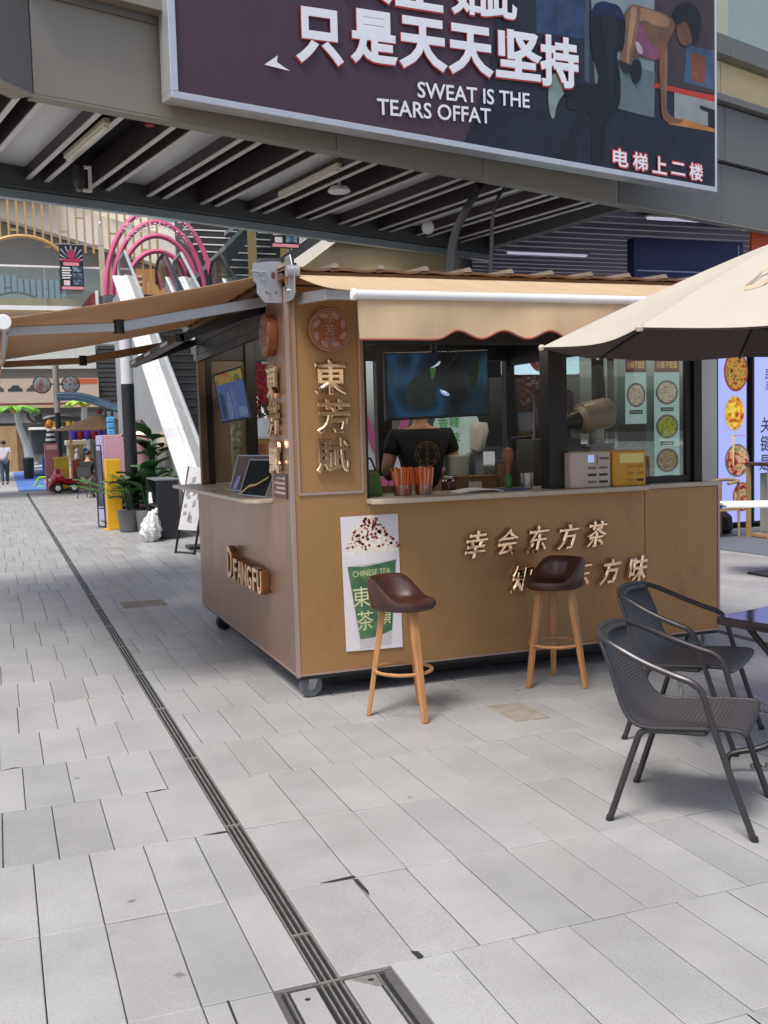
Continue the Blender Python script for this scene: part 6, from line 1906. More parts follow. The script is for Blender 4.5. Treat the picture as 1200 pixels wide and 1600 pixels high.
# posts, red wall and dark box by the escalator head
po = thing('landing_post', 'pale post at the head of the nearer escalator', 'post', (3.1, 30, 5.5))
MB().box(2.98, 3.12, 30.0, 30.14, 4.6, 7.55).build('post_shaft', mat('post_beige', C('#b9b09c'), .5), po)
MB().lathe([(.02, 0), (.04, .06), (.02, .12)], (3.05, 30.07, 7.55), 8).build('finial', M_STEEL, po)
rw = thing('red_panel', 'dull red sloping panel beside the escalator head', 'panel', (2.6, 30, 4.6))
MB().prism([(1.9, 4.6), (2.82, 4.6), (2.82, 5.68), (2.72, 5.68)], (0, 30.0, 0), XA, ZA, YA * .04).build('panel_sheet', mat('dull_red', C('#8e3a41'), .6), rw)
MB().box(2.82, 2.9, 29.98, 30.05, 4.4, 5.75).build('panel_edge', M_WHITE, rw)
MB().box(2.92, 3.36, 29.9, 30.0, 5.35, 5.6).build('panel_cap', M_BEAM, rw)
# pink arches
M_PINK = mat('arch_pink', C('#c4577f'), .5, var=.08)
for k, (cx_, rx, rz, y, l) in enumerate(((4.62, 1.52, 2.50, 29.9, 'outermost pink arch over the escalator head, trimmed with white blossom'), (4.70, 1.34, 2.28, 30.6, 'second pink arch over the escalator head, inside the largest'), (4.80, 1.22, 2.02, 31.3, 'third pink arch over the escalator head, inside the first two'), (4.90, 1.10, 1.70, 32.0, 'innermost and lowest pink arch at the escalator head'))):
    a = thing('pink_arch', l, 'arch', (cx_, y, 5.5), group='pink arches at the escalator head')
    MB().tube([(cx_ + rx * cos(q), y, 5.55 + rz * sin(q)) for q in [pi * i / 32 for i in range(33)]], .075, 8).build('arch_tube', M_PINK, a, smooth=True)
    if k < 2:
        fl = MB(); rf = random.Random(k)
        for i in range(150):
            q = pi * (.28 + .44 * rf.random())
            c = Vector((cx_ + (rx - .02) * cos(q), y - .06, 5.55 + (rz - .08) * sin(q))) + Vector((rf.uniform(-.08, .08), rf.uniform(-.08, .02), rf.uniform(-.10, .06)))
            r = rf.uniform(.012, .028)
            fl.add([c + Vector((r, 0, 0)), c + Vector((0, 0, r)), c + Vector((-r, 0, 0)), c + Vector((0, 0, -r)), c + Vector((0, -r, 0)), c + Vector((0, r, 0))], [(0, 1, 4), (1, 2, 4), (2, 3, 4), (3, 0, 4), (1, 0, 5), (2, 1, 5), (3, 2, 5), (0, 3, 5)])
        o = fl.build('blossom', mat('blossom_white', C('#d9cdd2'), .6), a); o['kind'] = 'stuff'
# wall behind the upper glass rail at the right
M_GREENW = mat('upper_wall_green', C('#9aa092'), .6, var=.05, scale=.7)
ub_ = thing('upper_block', 'pale green grey upper storey wall behind the glass rail, right of the hoarding', 'building', (16, 21, 6))
MB().box(9, 30, 21.5, 22, 6, 16).build('wall', M_GREENW, ub_)
for k in range(5):
    MB().box(11 + 3.2 * k, 13.2 + 3.2 * k, 21.42, 21.49, 8.2, 10.4).build('window', mat('upper_window', C('#8d938c'), .3), ub_)
# back buildings round the upper court
M_BLDG = mat('mall_cream', C('#dcd6ca'), .7, var=.05, scale=.6)
M_BTAN = mat('mall_tan', C('#b08f67'), .7, var=.06, scale=.6)
M_BGLS = mat('mall_glazing', C('#8fa6b4'), .15, .3, var=.15, scale=.5)
mb1 = thing('mall_building', 'pale mall building with open galleries behind the gold lattice', 'building', (0, 46, 0))
MB().box(-16, 24, 46, 47, 7.4, 17).build('wall', M_BLDG, mb1)
MB().prism([(-5, 11.5), (7, 8.25), (7, 9.5), (-5, 12.6)], (0, 41.5, 0), XA, ZA, YA * 4).build('gallery_band', M_BLDG, mb1)
MB().prism([(-5, 8.6), (7, 7.0), (7, 8.2), (-5, 11.45)], (0, 42.2, 0), XA, ZA, YA * 3.5).build('gallery_recess', mat('recess_dark', C('#8d8a82'), .8), mb1)
for k in range(7):
    MB().box(-3 + k * 1.5, -1.55 + k * 1.5, 41.3, 41.33, 12.3 - k * .38, 13.4 - k * .38).build('gallery_pane', glass('gallery_glass', (.75, .86, .92), .3), mb1)
for k in range(6):
    MB().box(-8 + k * 3.0, -5.6 + k * 3.0, 45.9, 45.98, 11.5, 14.6).build('window', M_BGLS, mb1)
MB().box(-4.0, 2.4, 41.0, 41.4, 10.6, 13).build('tan_block', M_BTAN, mb1)
MB().prism([(5.2, 9.0), (12, 7.2), (12, 8.4), (5.2, 10.2)], (0, 43, 0), XA, ZA, YA * 2.0).build('gallery_band', M_BLDG, mb1)
tw = thing('timber_wall', 'orange timber wall with carved square panel behind the escalators', 'wall', (5.3, 36, 5.5))
MB().box(4.1, 6.6, 36, 36.2, 5.55, 7.35).build('wall_sheet', mat('timber_orange', C('#b07c4c'), .6, var=.1, scale=3), tw)
MB().box(5.1, 6.0, 35.93, 35.99, 5.75, 6.9).build('carved_panel', mat('timber_carved', C('#c08e58'), .6, var=.2, scale=14), tw)
for k in range(4):
    MB().box(5.16 + .09 * k, 5.94 - .09 * k, 35.90 - .004 * k, 35.928 - .004 * k, 5.81 + .1 * k, 5.84 + .1 * k).build('carved_strip', MATS['timber_orange'], tw)
for k in range(8):
    MB().box(4.25, 4.95, 35.95, 35.99, 5.72 + k * .19, 5.80 + k * .19).build('slat', mat('timber_pale', C('#cdb08a'), .6), tw)
# dark stair with tan columns to the right of the arches
ds_ = thing('dark_stair', 'dark upper stair with pale treads between tan columns', 'staircase', (7.5, 31, 5.5))
for k in range(11):
    MB().box(6.3, 9.4, 31 + k * .3, 31.32 + k * .3, 5.45 + k * .28, 5.73 + k * .28).build('riser', M_INDARK, ds_)
    MB().box(6.9 - .1 * k, 8.8, 30.985 + k * .3, 31.1 + k * .3, 5.735 + k * .28, 5.77 + k * .28).build('tread', M_WHITE, ds_)
for x in (7.35, 8.35):
    MB().box(x, x + .22, 30.4, 30.6, 5.55, 9.5).build('column', M_GOLD, ds_)
MB().bar((5.6, 30.5, 5.9), (8.6, 33.0, 8.8), .25, .4).build('stringer', M_BEAM, ds_)
MB().box(5.9, 9.6, 34.5, 34.7, 5.5, 10).build('back_wall', M_SOFF, ds_)
# sloping glass stair side above the kiosk roof
gs = thing('glass_stair', 'sloping stair flank with clear glass and cream fascia above the kiosk corner', 'staircase', (5, 15, 3))
q0, q1 = Vector((3.35, 15.3, 3.55)), Vector((6.6, 15.3, 5.75))
MB().frame_box(q0, q1 - q0, YA * .12, ZA * .17).build('stringer', M_BEAM, gs)
MB().frame_box(q0 + ZA * .18 + YA * .04, q1 - q0, YA * .02, ZA * .85).build('pane', G_ESC, gs)
MB().frame_box(q0 + ZA * 1.03 + YA * .02, q1 - q0, YA * .06, ZA * .05).build('handrail', M_STEEL, gs)
MB().prism([(3.6, 3.45), (7.05, 3.45), (7.25, 3.55), (7.32, 3.8), (7.32, 4.3), (7.25, 4.5), (7.05, 4.62), (5.2, 4.62)], (0, 15.6, 0), XA, ZA, YA * .4).build('cream_fascia', M_CREAM, gs)
MB().tube(smooth_path([(5.0, 15.5, 4.66), (7.0, 15.5, 4.66), (7.3, 15.5, 4.5), (7.38, 15.5, 4.2), (7.36, 15.5, 3.6)], 6), .09, 8).build('rim', M_BEAM, gs, smooth=True)
h2 = thing('hanging_banner', 'black banner with pink footer hanging above the kiosk corner', 'banner', (4.1, 14.9, 4.4))
hbn(3.93, 4.36, 4.34, 5.06, 14.9, h2)
MB().cyl((4.15, 14.91, 5.06), (4.15, 14.91, 5.9), .006, n=6).build('rod', M_STEEL, h2)
# pink truss, yellow round sign and red flowers behind the kiosk
pt_ = thing('pink_trellis', 'white panel with crossed pink bars behind the kiosk', 'trellis', (3.2, 12, 0))
MB().box(2.75, 5.0, 12.1, 12.14, 0, 1.55).build('panel', M_WHITE, pt_)
for (a, b) in (((2.8, .2), (3.3, 1.9)), ((3.3, .2), (2.8, 1.6)), ((4.3, .4), (4.9, 1.9)), ((4.9, .3), (4.2, 2.0)), ((3.5, .2), (4.2, 2.2))):
    MB().bar((a[0], 12.05, a[1]), (b[0], 12.05, b[1]), .09, .05, up=(0, 1, 0)).build('cross_bar', M_PINK, pt_)
ysg = thing('round_sign', 'ochre round sign with two red characters on the pink trellis', 'sign', (2.95, 12, 1.5))
mb = MB(); disc(mb, (2.93, 11.95, 1.52), XA, ZA, .17, .30, t=.02); mb.build('sign_disc', mat('ochre', C('#b58a3c'), .5), ysg)
for k, ch in enumerate('物语'):
    mb = MB(); text(mb, ch, (2.93, 11.925, 1.62 - .2 * k), XA, ZA, .14, .15, bold=.02); mb.build('sign_character', mat('sign_red', C('#b0463c'), .5), ysg)
fl = thing('flower_bush', 'red flowering bush in a white pot behind the kiosk side', 'flowers', (2.9, 11.6, 1.5))
rf = random.Random(4); petals = [MB() for _ in range(6)]; lv = MB()
for i in range(900):
    a, b = rf.random() * 6.28, rf.random()
    r = .26 * rf.random() ** .4
    c = Vector((2.95 + r * cos(a) * .9, 11.7 + r * sin(a) * .5, 2.12 + (b - .5) * .62))
    c.x += (c.z - 2.1) * .18
    s_ = rf.uniform(.012, .03)
    d1 = Vector((rf.uniform(-1, 1), rf.uniform(-1, 1), rf.uniform(-1, 1))).normalized() * s_
    d2 = d1.orthogonal().normalized() * s_ * .8
    tgt = lv if (c.z < 1.95 and rf.random() < .6) or rf.random() < .06 else petals[i % 6]
    tgt.add([c - d1, c + d2, c + d1, c - d2], [(0, 1, 2, 3)])
for p in petals:
    p.build('blossom', mat('flower_red', C('#c8232c'), .6, var=.35, scale=9), fl)
lv.build('leaves', mat('flower_leaf', C('#3f5a2c'), .6, var=.3, scale=9), fl)
MB().lathe([(.09, 0), (.12, .03), (.15, .22), (.13, .24)], (2.95, 11.7, 1.56), 16).build('pot', M_WHITE, fl, smooth=True)
MB().cyl((2.88, 11.7, 1.78), (2.88, 11.7, 2.0), .02).build('stem', mat('stem_brown', C('#4a3a26'), .8), fl)

# ================================================================ LANE OBJECTS, LEFT
M_PBLACK = mat('post_black', C('#1c1f25'), .5, .2, var=.25, scale=8)
pl = thing('lane_post', 'tall round post painted black below and white above, beside the plants', 'post', (2.21, 18.5, 0))
MB().cyl((2.21, 18.5, 0.002), (2.21, 18.5, 2.56), .112, n=24).build('lower_shaft', M_PBLACK, pl, smooth=True)
MB().cyl((2.21, 18.5, 2.56), (2.21, 18.5, 3.55), .108, n=24).build('upper_shaft', mat('post_white', C('#c4c3c8'), .5, var=.05), pl, smooth=True)
# black shelf with books
bs = thing('black_bookcase', 'open black bookcase with a few books standing by the escalator wall', 'bookcase', (2.5, 16.8, 0))
M_SHELF = mat('shelf_black', C('#1f2126'), .55, var=.1)
sx0, sx1, sy0, sy1 = 2.33, 2.68, 16.4, 17.5
MB().box(sx0, sx1, sy0, sy0 + .03, .002, .93).build('side', M_SHELF, bs, bevel=.003)
MB().box(sx0, sx1, sy1 - .03, sy1, .002, .93).build('side', M_SHELF, bs, bevel=.003)
MB().box(sx1 - .02, sx1 - .002, sy0 + .031, sy1 - .031, .002, .93).build('back', M_SHELF, bs)
for z in (.03, .50):
    MB().box(sx0 + .005, sx1 - .021, sy0 + .031, sy1 - .031, z, z + .025).build('shelf', M_SHELF, bs)
MB().box(sx0 - .005, sx1 + .005, sy0 - .005, sy1 + .005, .931, .955).build('top', mat('shelf_top', C('#6d6f70'), .5), bs, bevel=.003)
rb = random.Random(2)
y = sy0 + .05
k = 0
cols = ['#7a3b2a', '#2f4f63', '#b5a05a', '#8c8c86', '#4f6a45', '#a65a3a', '#3a3a55']
names = ['brick red', 'slate blue', 'straw yellow', 'pale grey', 'leaf green', 'rust orange', 'dark violet']
while y < sy0 + .62 and k < 7:
    w = rb.uniform(.05, .085); h = rb.uniform(.32, .40)
    b_ = thing('book', '%s book standing upright in the black bookcase' % names[k], 'book', (sx0 + .1, y, .055), group='books in the black bookcase')
    MB().box(sx0 + .03, sx0 + .22, y, y + w * .92, .056, .056 + h).build('cover', mat('book%d' % k, C(cols[k]), .6), b_, bevel=.003)
    MB().box(sx0 + .035, sx0 + .21, y + .006, y + w * .92 - .006, .056 + h, .056 + h + .002).build('page_edge', M_WHITE, b_)
    y += w; k += 1
wr = thing('white_figurine', 'white paper bird ornament on the bookcase shelf', 'ornament', (2.36, 17.1, .53))
MB().prism([(-.10, -.02), (-.02, .05), (.02, .16), (.05, .07), (.12, .03), (.02, -.04)], (2.31, 17.15, .57), YA, ZA, XA * .05).build('figure_body', M_WHITE, wr, bevel=.01)
# crumpled plastic bag
pb = thing('plastic_bag', 'crumpled clear white plastic bag of rubbish leaning on the bookcase', 'bag', (2.2, 16.25, 0))
rg = random.Random(8)
bm = bmesh.new()
bmesh.ops.create_icosphere(bm, subdivisions=5, radius=1)
for v in bm.verts:
    p = v.co
    r = 1 + .10 * sin(p.x * 7 + 2 * p.z) * sin(p.y * 6 + 1) + .07 * sin(p.z * 13 + p.x * 9) + .025 * sin(p.x * 23 + p.y * 17) * sin(p.z * 21 + p.x * 9) + .02 * sin(p.y * 31 - p.z * 27)
    top = max(0, p.z)
    v.co = Vector((p.x * .17 * r * (1 - .35 * top), p.y * .16 * r * (1 - .3 * top), max(-.19, p.z * .24 * (1 + .25 * top) * (1 + .06 * sin(p.x * 11)))))
    v.co.x += .10 * (v.co.z + .19)
    v.co += Vector((2.17, 16.22, .193))
me = bpy.data.meshes.new('bag_film'); bm.to_mesh(me); bm.free()
me.polygons.foreach_set('use_smooth', [True] * len(me.polygons))
link('bag_film', me, mat('bag_white', C('#c4c7c8'), .25, var=.22, scale=9, coat=.5, bump=.5, bscale=30), pb)
MB().tube([(2.25, 16.22, .40), (2.27, 16.21, .46), (2.30, 16.2, .52)], [.03, .05, .015], 7).build('bag_neck', MATS['bag_white'], pb, smooth=True)
# A-board easel with a drawing
es = thing('easel_sign', 'black easel with white printed board beside the kiosk', 'sign', (2.42, 14.2, 0))
MB().bar((2.26, 14.35, .003), (2.50, 14.35, 1.20), .025, .03).bar((2.46, 14.0, .003), (2.70, 14.0, 1.20), .025, .03).bar((2.27, 14.35, .02), (2.46, 14.0, .02), .02, .02).build('leg_frame', M_BLACK, es)
MB().bar((2.95, 14.3, .003), (2.60, 14.2, 1.16), .02, .025).build('rear_leg', M_BLACK, es)
a, b = Vector((2.31, 14.33, .33)), Vector((2.50, 13.99, .33))
upv = Vector((.19, 0, .86))
MB().frame_box(a, b - a, upv, Vector((.012, .007, 0))).build('board', mat('board_white', C('#c6c3c1'), .4, var=.08, scale=5), es)
nrm = (b - a).cross(upv).normalized(); nrm = -nrm if nrm.y > 0 else nrm
mb = MB()
rp_ = random.Random(6)
for k in range(16):
    u, v = rp_.uniform(.15, .8), rp_.uniform(.12, .85)
    c = a + (b - a) * u + upv * v + nrm * .004
    e1_, e2_ = (b - a).normalized() * rp_.uniform(.015, .05), upv.normalized() * rp_.uniform(.008, .08)
    mb.add([c - e1_ - e2_, c + e1_ - e2_ * .6, c + e1_ * .6 + e2_, c - e1_ * .8 + e2_ * .7], [(0, 1, 2, 3)])
mb.build('board_print', mat('board_grey', C('#8d8a8c'), .5, var=.2), es)
MB().box(2.5, 2.8, 14.6, 14.95, .002, .05).build('base_weight', M_BLACK, es)
# yellow box, pink and lavender cabinets, framed A-stand
yb_ = thing('yellow_box', 'tall bright yellow box in front of the pink cabinet', 'box', (1.93, 18.9, 0))
MB().box(1.80, 2.06, 18.78, 19.06, .002, 1.25).build('box_body', mat('bright_yellow', C('#d6a018'), .5, var=.04), yb_, bevel=.006)
MB().box(1.797, 1.80, 18.80, 19.04, .9, .905).build('box_seam', M_SHELF, yb_)
MB().box(1.72, 1.83, 18.70, 18.98, .002, .012).build('foot_plate', MATS['bright_yellow'], yb_)
pc = thing('pink_cabinet', 'tall pink cabinet with lavender side behind the yellow box', 'cabinet', (2.1, 20.5, 0))
MB().box(1.90, 2.75, 19.9, 21.2, .05, 1.69).build('cabinet_body', mat('cab_pink', C('#c99aa8'), .5, var=.03), pc, bevel=.01)
MB().box(1.862, 1.898, 19.93, 21.17, .05, 1.69).build('side_door', mat('cab_lavender', C('#a79bc6'), .5, var=.05), pc, bevel=.006)
MB().box(1.853, 1.861, 20.0, 20.04, .6, 1.35).build('door_handle', mat('cab_blue', C('#5f62a0'), .4), pc)
MB().box(1.855, 1.861, 20.3, 20.9, .35, .9).build('door_print', ramp_mat('door_print', ['#c48aa8', '#8d86c9', '#d0b0c4'], 5), pc)
MB().box(1.92, 2.7, 19.95, 21.1, .002, .05).build('plinth', M_BLACK, pc)
fs_ = thing('frame_stand', 'narrow black frame stand left of the pink cabinet', 'stand', (1.72, 19.6, 0))
for p, q in (((1.70, 19.5, .003), (1.70, 19.75, 1.5)), ((1.80, 19.3, .003), (1.80, 19.55, 1.5)), ((1.70, 19.5, .02), (1.80, 19.3, .02)), ((1.70, 19.56, .35), (1.80, 19.36, .35)), ((1.70, 19.75, 1.5), (1.80, 19.55, 1.5))):
    MB().bar(p, q, .022, .022).build('frame_bar', M_BLACK, fs_)
MB().prism([(0, 0), (.22, 0), (.22, 1.05), (0, 1.05)], (1.71, 19.60, .38), Vector((.45, -.9, 0)), Vector((0, .15, .98)), Vector((.008, 0, 0))).build('frame_board', mat('stand_board_dark', C('#4a4650'), .5), fs_)
tc_ = thing('toy_tower', 'small stack of light blue toy blocks on the pink cabinet', 'toy', (2.2, 20.0, 1.69))
for k in range(3):
    MB().box(1.98, 2.12, 19.95, 20.09, 1.692 + k * .115, 1.80 + k * .115).build('block', mat('toy_blue', C('#4f9bd0'), .4, var=.15), tc_, bevel=.02)
# planters with palms and broad leaves
M_LEAF = mat('leaf_dark', C('#31552c'), .55, var=.4, scale=9)
M_LEAF2 = mat('leaf_light', C('#477a3a'), .45, var=.3, scale=6)
def leaf_mesh(base, dirv, length, width, droop, n=8):
    """one broad leaf, folded on its midrib, arching over"""
    d = Vector(dirv).normalized()
    s = d.cross(ZA); s = s.normalized() if s.length > .01 else XA
    mb = MB()
    def pt(t):
        return Vector(base) + d * length * t - ZA * droop * t * t
    mb.sheet(lambda u, v: pt(v) + s * (u - .5) * 2 * width * (sin(pi * min(1, v * .96 + .04)) ** .7) + ZA * abs(u - .5) * width * .5, 4, n)
    return mb
def plant(label, x, y, leaves, pot, kind_mix, seed, z0=.0):
    r_ = random.Random(seed)
    t = thing('potted_plant', label, 'plant', (x, y, 0), group='potted plants by the post')
    MB().lathe([(.15, 0), (.17, .02), (.20, .36), (.19, .38), (.16, .37)], (x, y, .002), 20).build('pot', pot, t, smooth=True)
    for k in range(leaves):
        a = r_.random() * 6.28
        if r_.random() < kind_mix:       # palm frond: rachis with leaflets
            L_ = r_.uniform(.7, 1.05)
            el = r_.uniform(.9, 1.35)
            d = Vector((cos(a) * cos(el), sin(a) * cos(el), sin(el)))
            base = Vector((x, y, .38))
            mb = MB()
            pts = [base + d * L_ * q / 10 + Vector((cos(a), sin(a), 0)) * .35 * (q / 10) ** 2 - ZA * .28 * (q / 10) ** 2.2 for q in range(11)]
            mb.tube(pts, .008, 5)
            for q in range(3, 11):
                for s_ in (-1, 1):
                    dd = (pts[q] - pts[q - 1]).normalized()
                    sv = dd.cross(ZA).normalized() * s_
                    ll = .22 * (1 - abs(q - 6) / 8)
                    tip = pts[q] + sv * ll + dd * ll * .8 - ZA * ll * .25
                    for h_ in (0, .5):
                        p0 = pts[q] - dd * .05 * h_
                        mb.add([p0 - dd * .02, p0 + (tip - p0) * .4 + dd * .028, tip - dd * .05 * h_ * 2, p0 + (tip - p0) * .4 - dd * .012], [(0, 1, 2, 3)])
            mb.build('frond', M_LEAF2, t)
        else:
            L_ = r_.uniform(.36, .56)
            st_ = Vector((x + cos(a) * .08, y + sin(a) * .08, r_.uniform(.5, .95) + z0))
            mb = leaf_mesh(st_, (cos(a), sin(a), r_.uniform(.2, .9)), L_, r_.uniform(.11, .17), r_.uniform(.05, .2))
            mb.tube([(x, y, .36), (x + cos(a) * .03, y + sin(a) * .03, st_.z * .6), st_], .008, 5)
            mb.build('leaf', M_LEAF, t, smooth=True)
M_POT = mat('pot_grey', C('#5d5f60'), .7, var=.1)
plant('palm with long arching fronds behind the black and white post', 2.52, 18.75, 22, M_POT, .9, 1)
plant('broad leaved dark green plant between post and bookcase', 2.38, 17.95, 22, M_POT, .0, 2, .15)
plant('low broad leaved plant at the foot of the post by the yellow box', 2.10, 18.22, 10, M_POT, .0, 3, -.12)
plant('feathery palm just left of the post top', 2.10, 19.25, 12, M_POT, .95, 4)
plant('tall broad leaved plant against the escalator wall', 2.72, 19.4, 18, M_POT, .25, 5, .7)
bl = thing('lantern', 'warm lit pumpkin shaped lantern in front of the escalator wall', 'lantern', (2.75, 21, 1.2))
MB().lathe([(.06, -.2), (.16, -.13), (.20, 0), (.16, .13), (.07, .2)], (2.72, 21.0, 1.55), 14).build('lantern_body', ramp_mat('lantern_glow', ['#b5682a', '#f2d9a0', '#fff0cf'], 12, emit=.9), bl, smooth=True)
MB().lathe([(.10, 0), (.14, .1), (.05, .22)], (2.72, 21.0, 1.76), 12).build('lantern_cap', M_FIN, bl, smooth=True)
MB().cyl((2.72, 21, .0), (2.72, 21, 1.36), .02).build('pole', M_BLACK, bl)

# ================================================================ FAR PLAZA
mt = tag(MB().prism([(.62, 35.4), (1.62, 35.4), (1.9, 58), (.78, 58)], (0, 0, .002), XA, YA, ZA * .02).build('play_mat', mat('mat_blue', C('#4f74b8'), .8, var=.08, scale=2), None), 'blue play mat laid on the paving far down the lane', 'mat')
man = person('man in a white shirt and jeans walking away down the lane', (.27, 42.0, 0), RAD(4), mat('shirt_white', C('#c9c5d2'), .8), mat('jeans', C('#3d4a5e'), .8), 'walk', 1.68, '#2a2a2c')
wom = person('person in black sitting on a dark chair by the red toy car', (2.37, 29.75, 0), RAD(-35), mat('coat_black', C('#15161a'), .8), mat('trouser_grey', C('#8a8580'), .8), 'sit', 1.62, '#1a1a1a')
sd_ = person('distant person in yellow and black standing beyond the palm', (2.55, 50.0, 0), RAD(90), mat('top_lime', C('#9a9a3c'), .8), M_TEE, 'stand', 1.62)
cf = thing('folding_chair', 'dark folding chair under the seated person', 'chair', (2.35, 29.6, 0))
ca_, sa_ = cos(RAD(-35)), sin(RAD(-35))
def cw(x, y, z):
    return (2.37 + x * ca_ - y * sa_, 29.75 + x * sa_ + y * ca_, z)
for x in (-.2, .2):
    MB().tube([cw(x, -.28, .003), cw(x, -.14, .42), cw(x, -.24, .86)], .013, 6).build('rear_leg', M_BLACK, cf, smooth=True)
    MB().tube([cw(x, .24, .003), cw(x, .16, .42)], .013, 6).build('front_leg', M_BLACK, cf)
MB().prism([(-.21, -.2), (.21, -.2), (.21, .18), (-.21, .18)], cw(0, 0, .415), Vector((ca_, sa_, 0)), Vector((-sa_, ca_, 0)), ZA * .022).build('seat', mat('chair_grey', C('#3d3d40'), .6), cf, bevel=.006)
MB().shell(lambda u, v: cw(-.21 + .42 * u, -.19 - .06 * v - .03 * sin(pi * u), .58 + .28 * v), 8, 3, .012).build('backrest', MATS['chair_grey'], cf, smooth=True)
# kiddie ride: red car
rc = thing('toy_car', 'glossy red ride-on toy car with black wheels', 'toy car', (1.85, 33.5, 0))
M_RED = mat('toy_red', C('#a51622'), .25, var=.06, coat=.5)
secs = [(1.46, .10, .12, .30), (1.55, .18, .22, .50), (1.68, .24, .30, .78), (1.82, .26, .32, .74), (1.95, .24, .30, .46), (2.15, .22, .28, .44), (2.30, .18, .24, .38), (2.36, .12, .14, .26)]
mb = MB(); o_ = []
for (x, zb2, hw, zt) in secs:
    n = 12
    for k in range(n):
        a = 2 * pi * k / n
        mb.v.append((x, 33.3 + hw * cos(a), (zb2 + zt) / 2 + (zt - zb2) / 2 * sin(a)))
for i in range(len(secs) - 1):
    for k in range(12):
        k2 = (k + 1) % 12
        mb.f.append((i * 12 + k, i * 12 + k2, (i + 1) * 12 + k2, (i + 1) * 12 + k))
mb.f.append(tuple(reversed(range(12)))); mb.f.append(tuple((len(secs) - 1) * 12 + k for k in range(12)))
mb.build('car_body', M_RED, rc, smooth=True)
for x, y in ((1.72, 33.02), (2.2, 33.02), (1.72, 33.58), (2.2, 33.58)):
    w_ = holder('wheel', rc)
    MB().lathe([(.10, -.05), (.16, -.04), (.16, .04), (.10, .05)], (x, y, .163), 18, 'Y').build('tyre', M_RUBBERD, w_, smooth=True)
    MB().lathe([(.06, -.062), (.08, -.05), (.08, .05), (.06, .062)], (x, y, .163), 14, 'Y').build('rim', M_WHITE, w_, smooth=True)
MB().box(1.5, 2.35, 33.15, 33.45, .05, .13).build('chassis', M_BLACK, rc)
MB().lathe([(.03, -.02), (.05, 0), (.03, .02)], (1.50, 33.14, .42), 10, 'Y').build('headlight', M_WHITE, rc)
# pink vending stand with yellow box in front and a striped figure on top
vp = thing('pink_stand', 'narrow dusty pink ticket stand behind the red toy car', 'stand', (1.6, 35, 0))
MB().box(1.47, 1.90, 34.9, 35.3, .002, 1.53).build('stand_body', mat('stand_pink', C('#b06f76'), .5, var=.05), vp, bevel=.01)
MB().box(1.52, 1.85, 34.885, 34.899, 1.33, 1.48).build('sign_plate', mat('plate_pale', C('#d9b8b4'), .5), vp)
vy = thing('yellow_box', 'small yellow crate right behind the red toy car', 'box', (1.9, 34.3, 0))
MB().box(1.72, 2.14, 34.1, 34.5, .002, 1.05).build('box_body', mat('crate_yellow', C('#c9a52c'), .5), vy, bevel=.01)
MB().box(1.70, 2.16, 34.08, 34.52, 1.05, 1.10).build('box_lid', mat('crate_yellow2', C('#d9b63c'), .5), vy, bevel=.005)
sf = thing('striped_figure', 'black and white striped figure with yellow head on the pink stand', 'figure', (1.7, 35.1, 1.53))
for k in range(6):
    MB().lathe([(.17 - .012 * k, 0), (.175 - .012 * k, .04), (.165 - .012 * k, .08)], (1.68, 35.1, 1.532 + .08 * k), 14).build('stripe', M_WHITE if k % 2 else M_BLACK, sf, smooth=True)
MB().lathe([(.05, 0), (.11, .06), (.12, .16), (.07, .26), (.02, .30)], (1.66, 35.1, 2.012), 12).build('head', ramp_mat('fig_head', ['#c9962c', '#b5453a', '#d9b64a'], 8), sf, smooth=True)
# beige parasol over a stall
up_ = thing('parasol', 'beige parasol over the purple candy stall far down the lane', 'parasol', (3.1, 34, 0))
def cone(u, v):
    a = 2 * pi * u
    n8 = cos(pi / 8) / cos((a % (pi / 4)) - pi / 8)
    r = 1.48 * v * (n8 if v > .1 else 1)
    return (3.13 + r * cos(a), 33.8 + r * sin(a), 2.42 - .50 * v ** 1.05)
MB().sheet(lambda u, v: cone(1 - u, max(v, .01)), 48, 8).build('canopy', mat('parasol_beige', C('#bd9a73'), .8, var=.05), up_, smooth=True, angle=20)
MB().cyl((3.13, 33.8, .05), (3.13, 33.8, 2.46), .03).build('pole', M_BEAM, up_)
MB().lathe([(.35, 0), (.35, .06), (.08, .1)], (3.13, 33.8, .002), 18).build('base_weight', M_BLACK, up_)
MB().lathe([(.10, 0), (.12, .04), (.10, .10)], (3.13, 33.8, 2.44), 12).build('cap', mat('cap_red', C('#8a3a2a'), .5), up_)
cs = thing('candy_stall', 'candy stall with purple and red scalloped valance under the beige parasol', 'stall', (2.7, 36, 0))
MB().box(2.35, 3.4, 35.6, 36.4, .002, .95).build('counter', mat('stall_brown', C('#8a4a34'), .6, var=.3, scale=7), cs)
for k in range(5):
    MB().lathe([(.02, -.16), (.11, -.13), (.13, 0), (.13, .12)], (2.42 + .22 * k, 35.55, 1.78), 12).build('scallop', mat('stall_purple', C('#5a3aa8'), .5) if k % 2 == 0 else mat('stall_red', C('#8e2434'), .5), cs, smooth=True)
MB().box(2.3, 3.45, 35.5, 36.4, 1.9, 1.95).build('stall_roof', MATS['stall_purple'], cs)
for x, y in ((2.36, 35.6), (3.36, 35.6), (2.36, 36.35), (3.36, 36.35)):
    MB().bar((x, y, .95), (x, y, 1.9), .04, .04).build('post', M_OAK, cs)
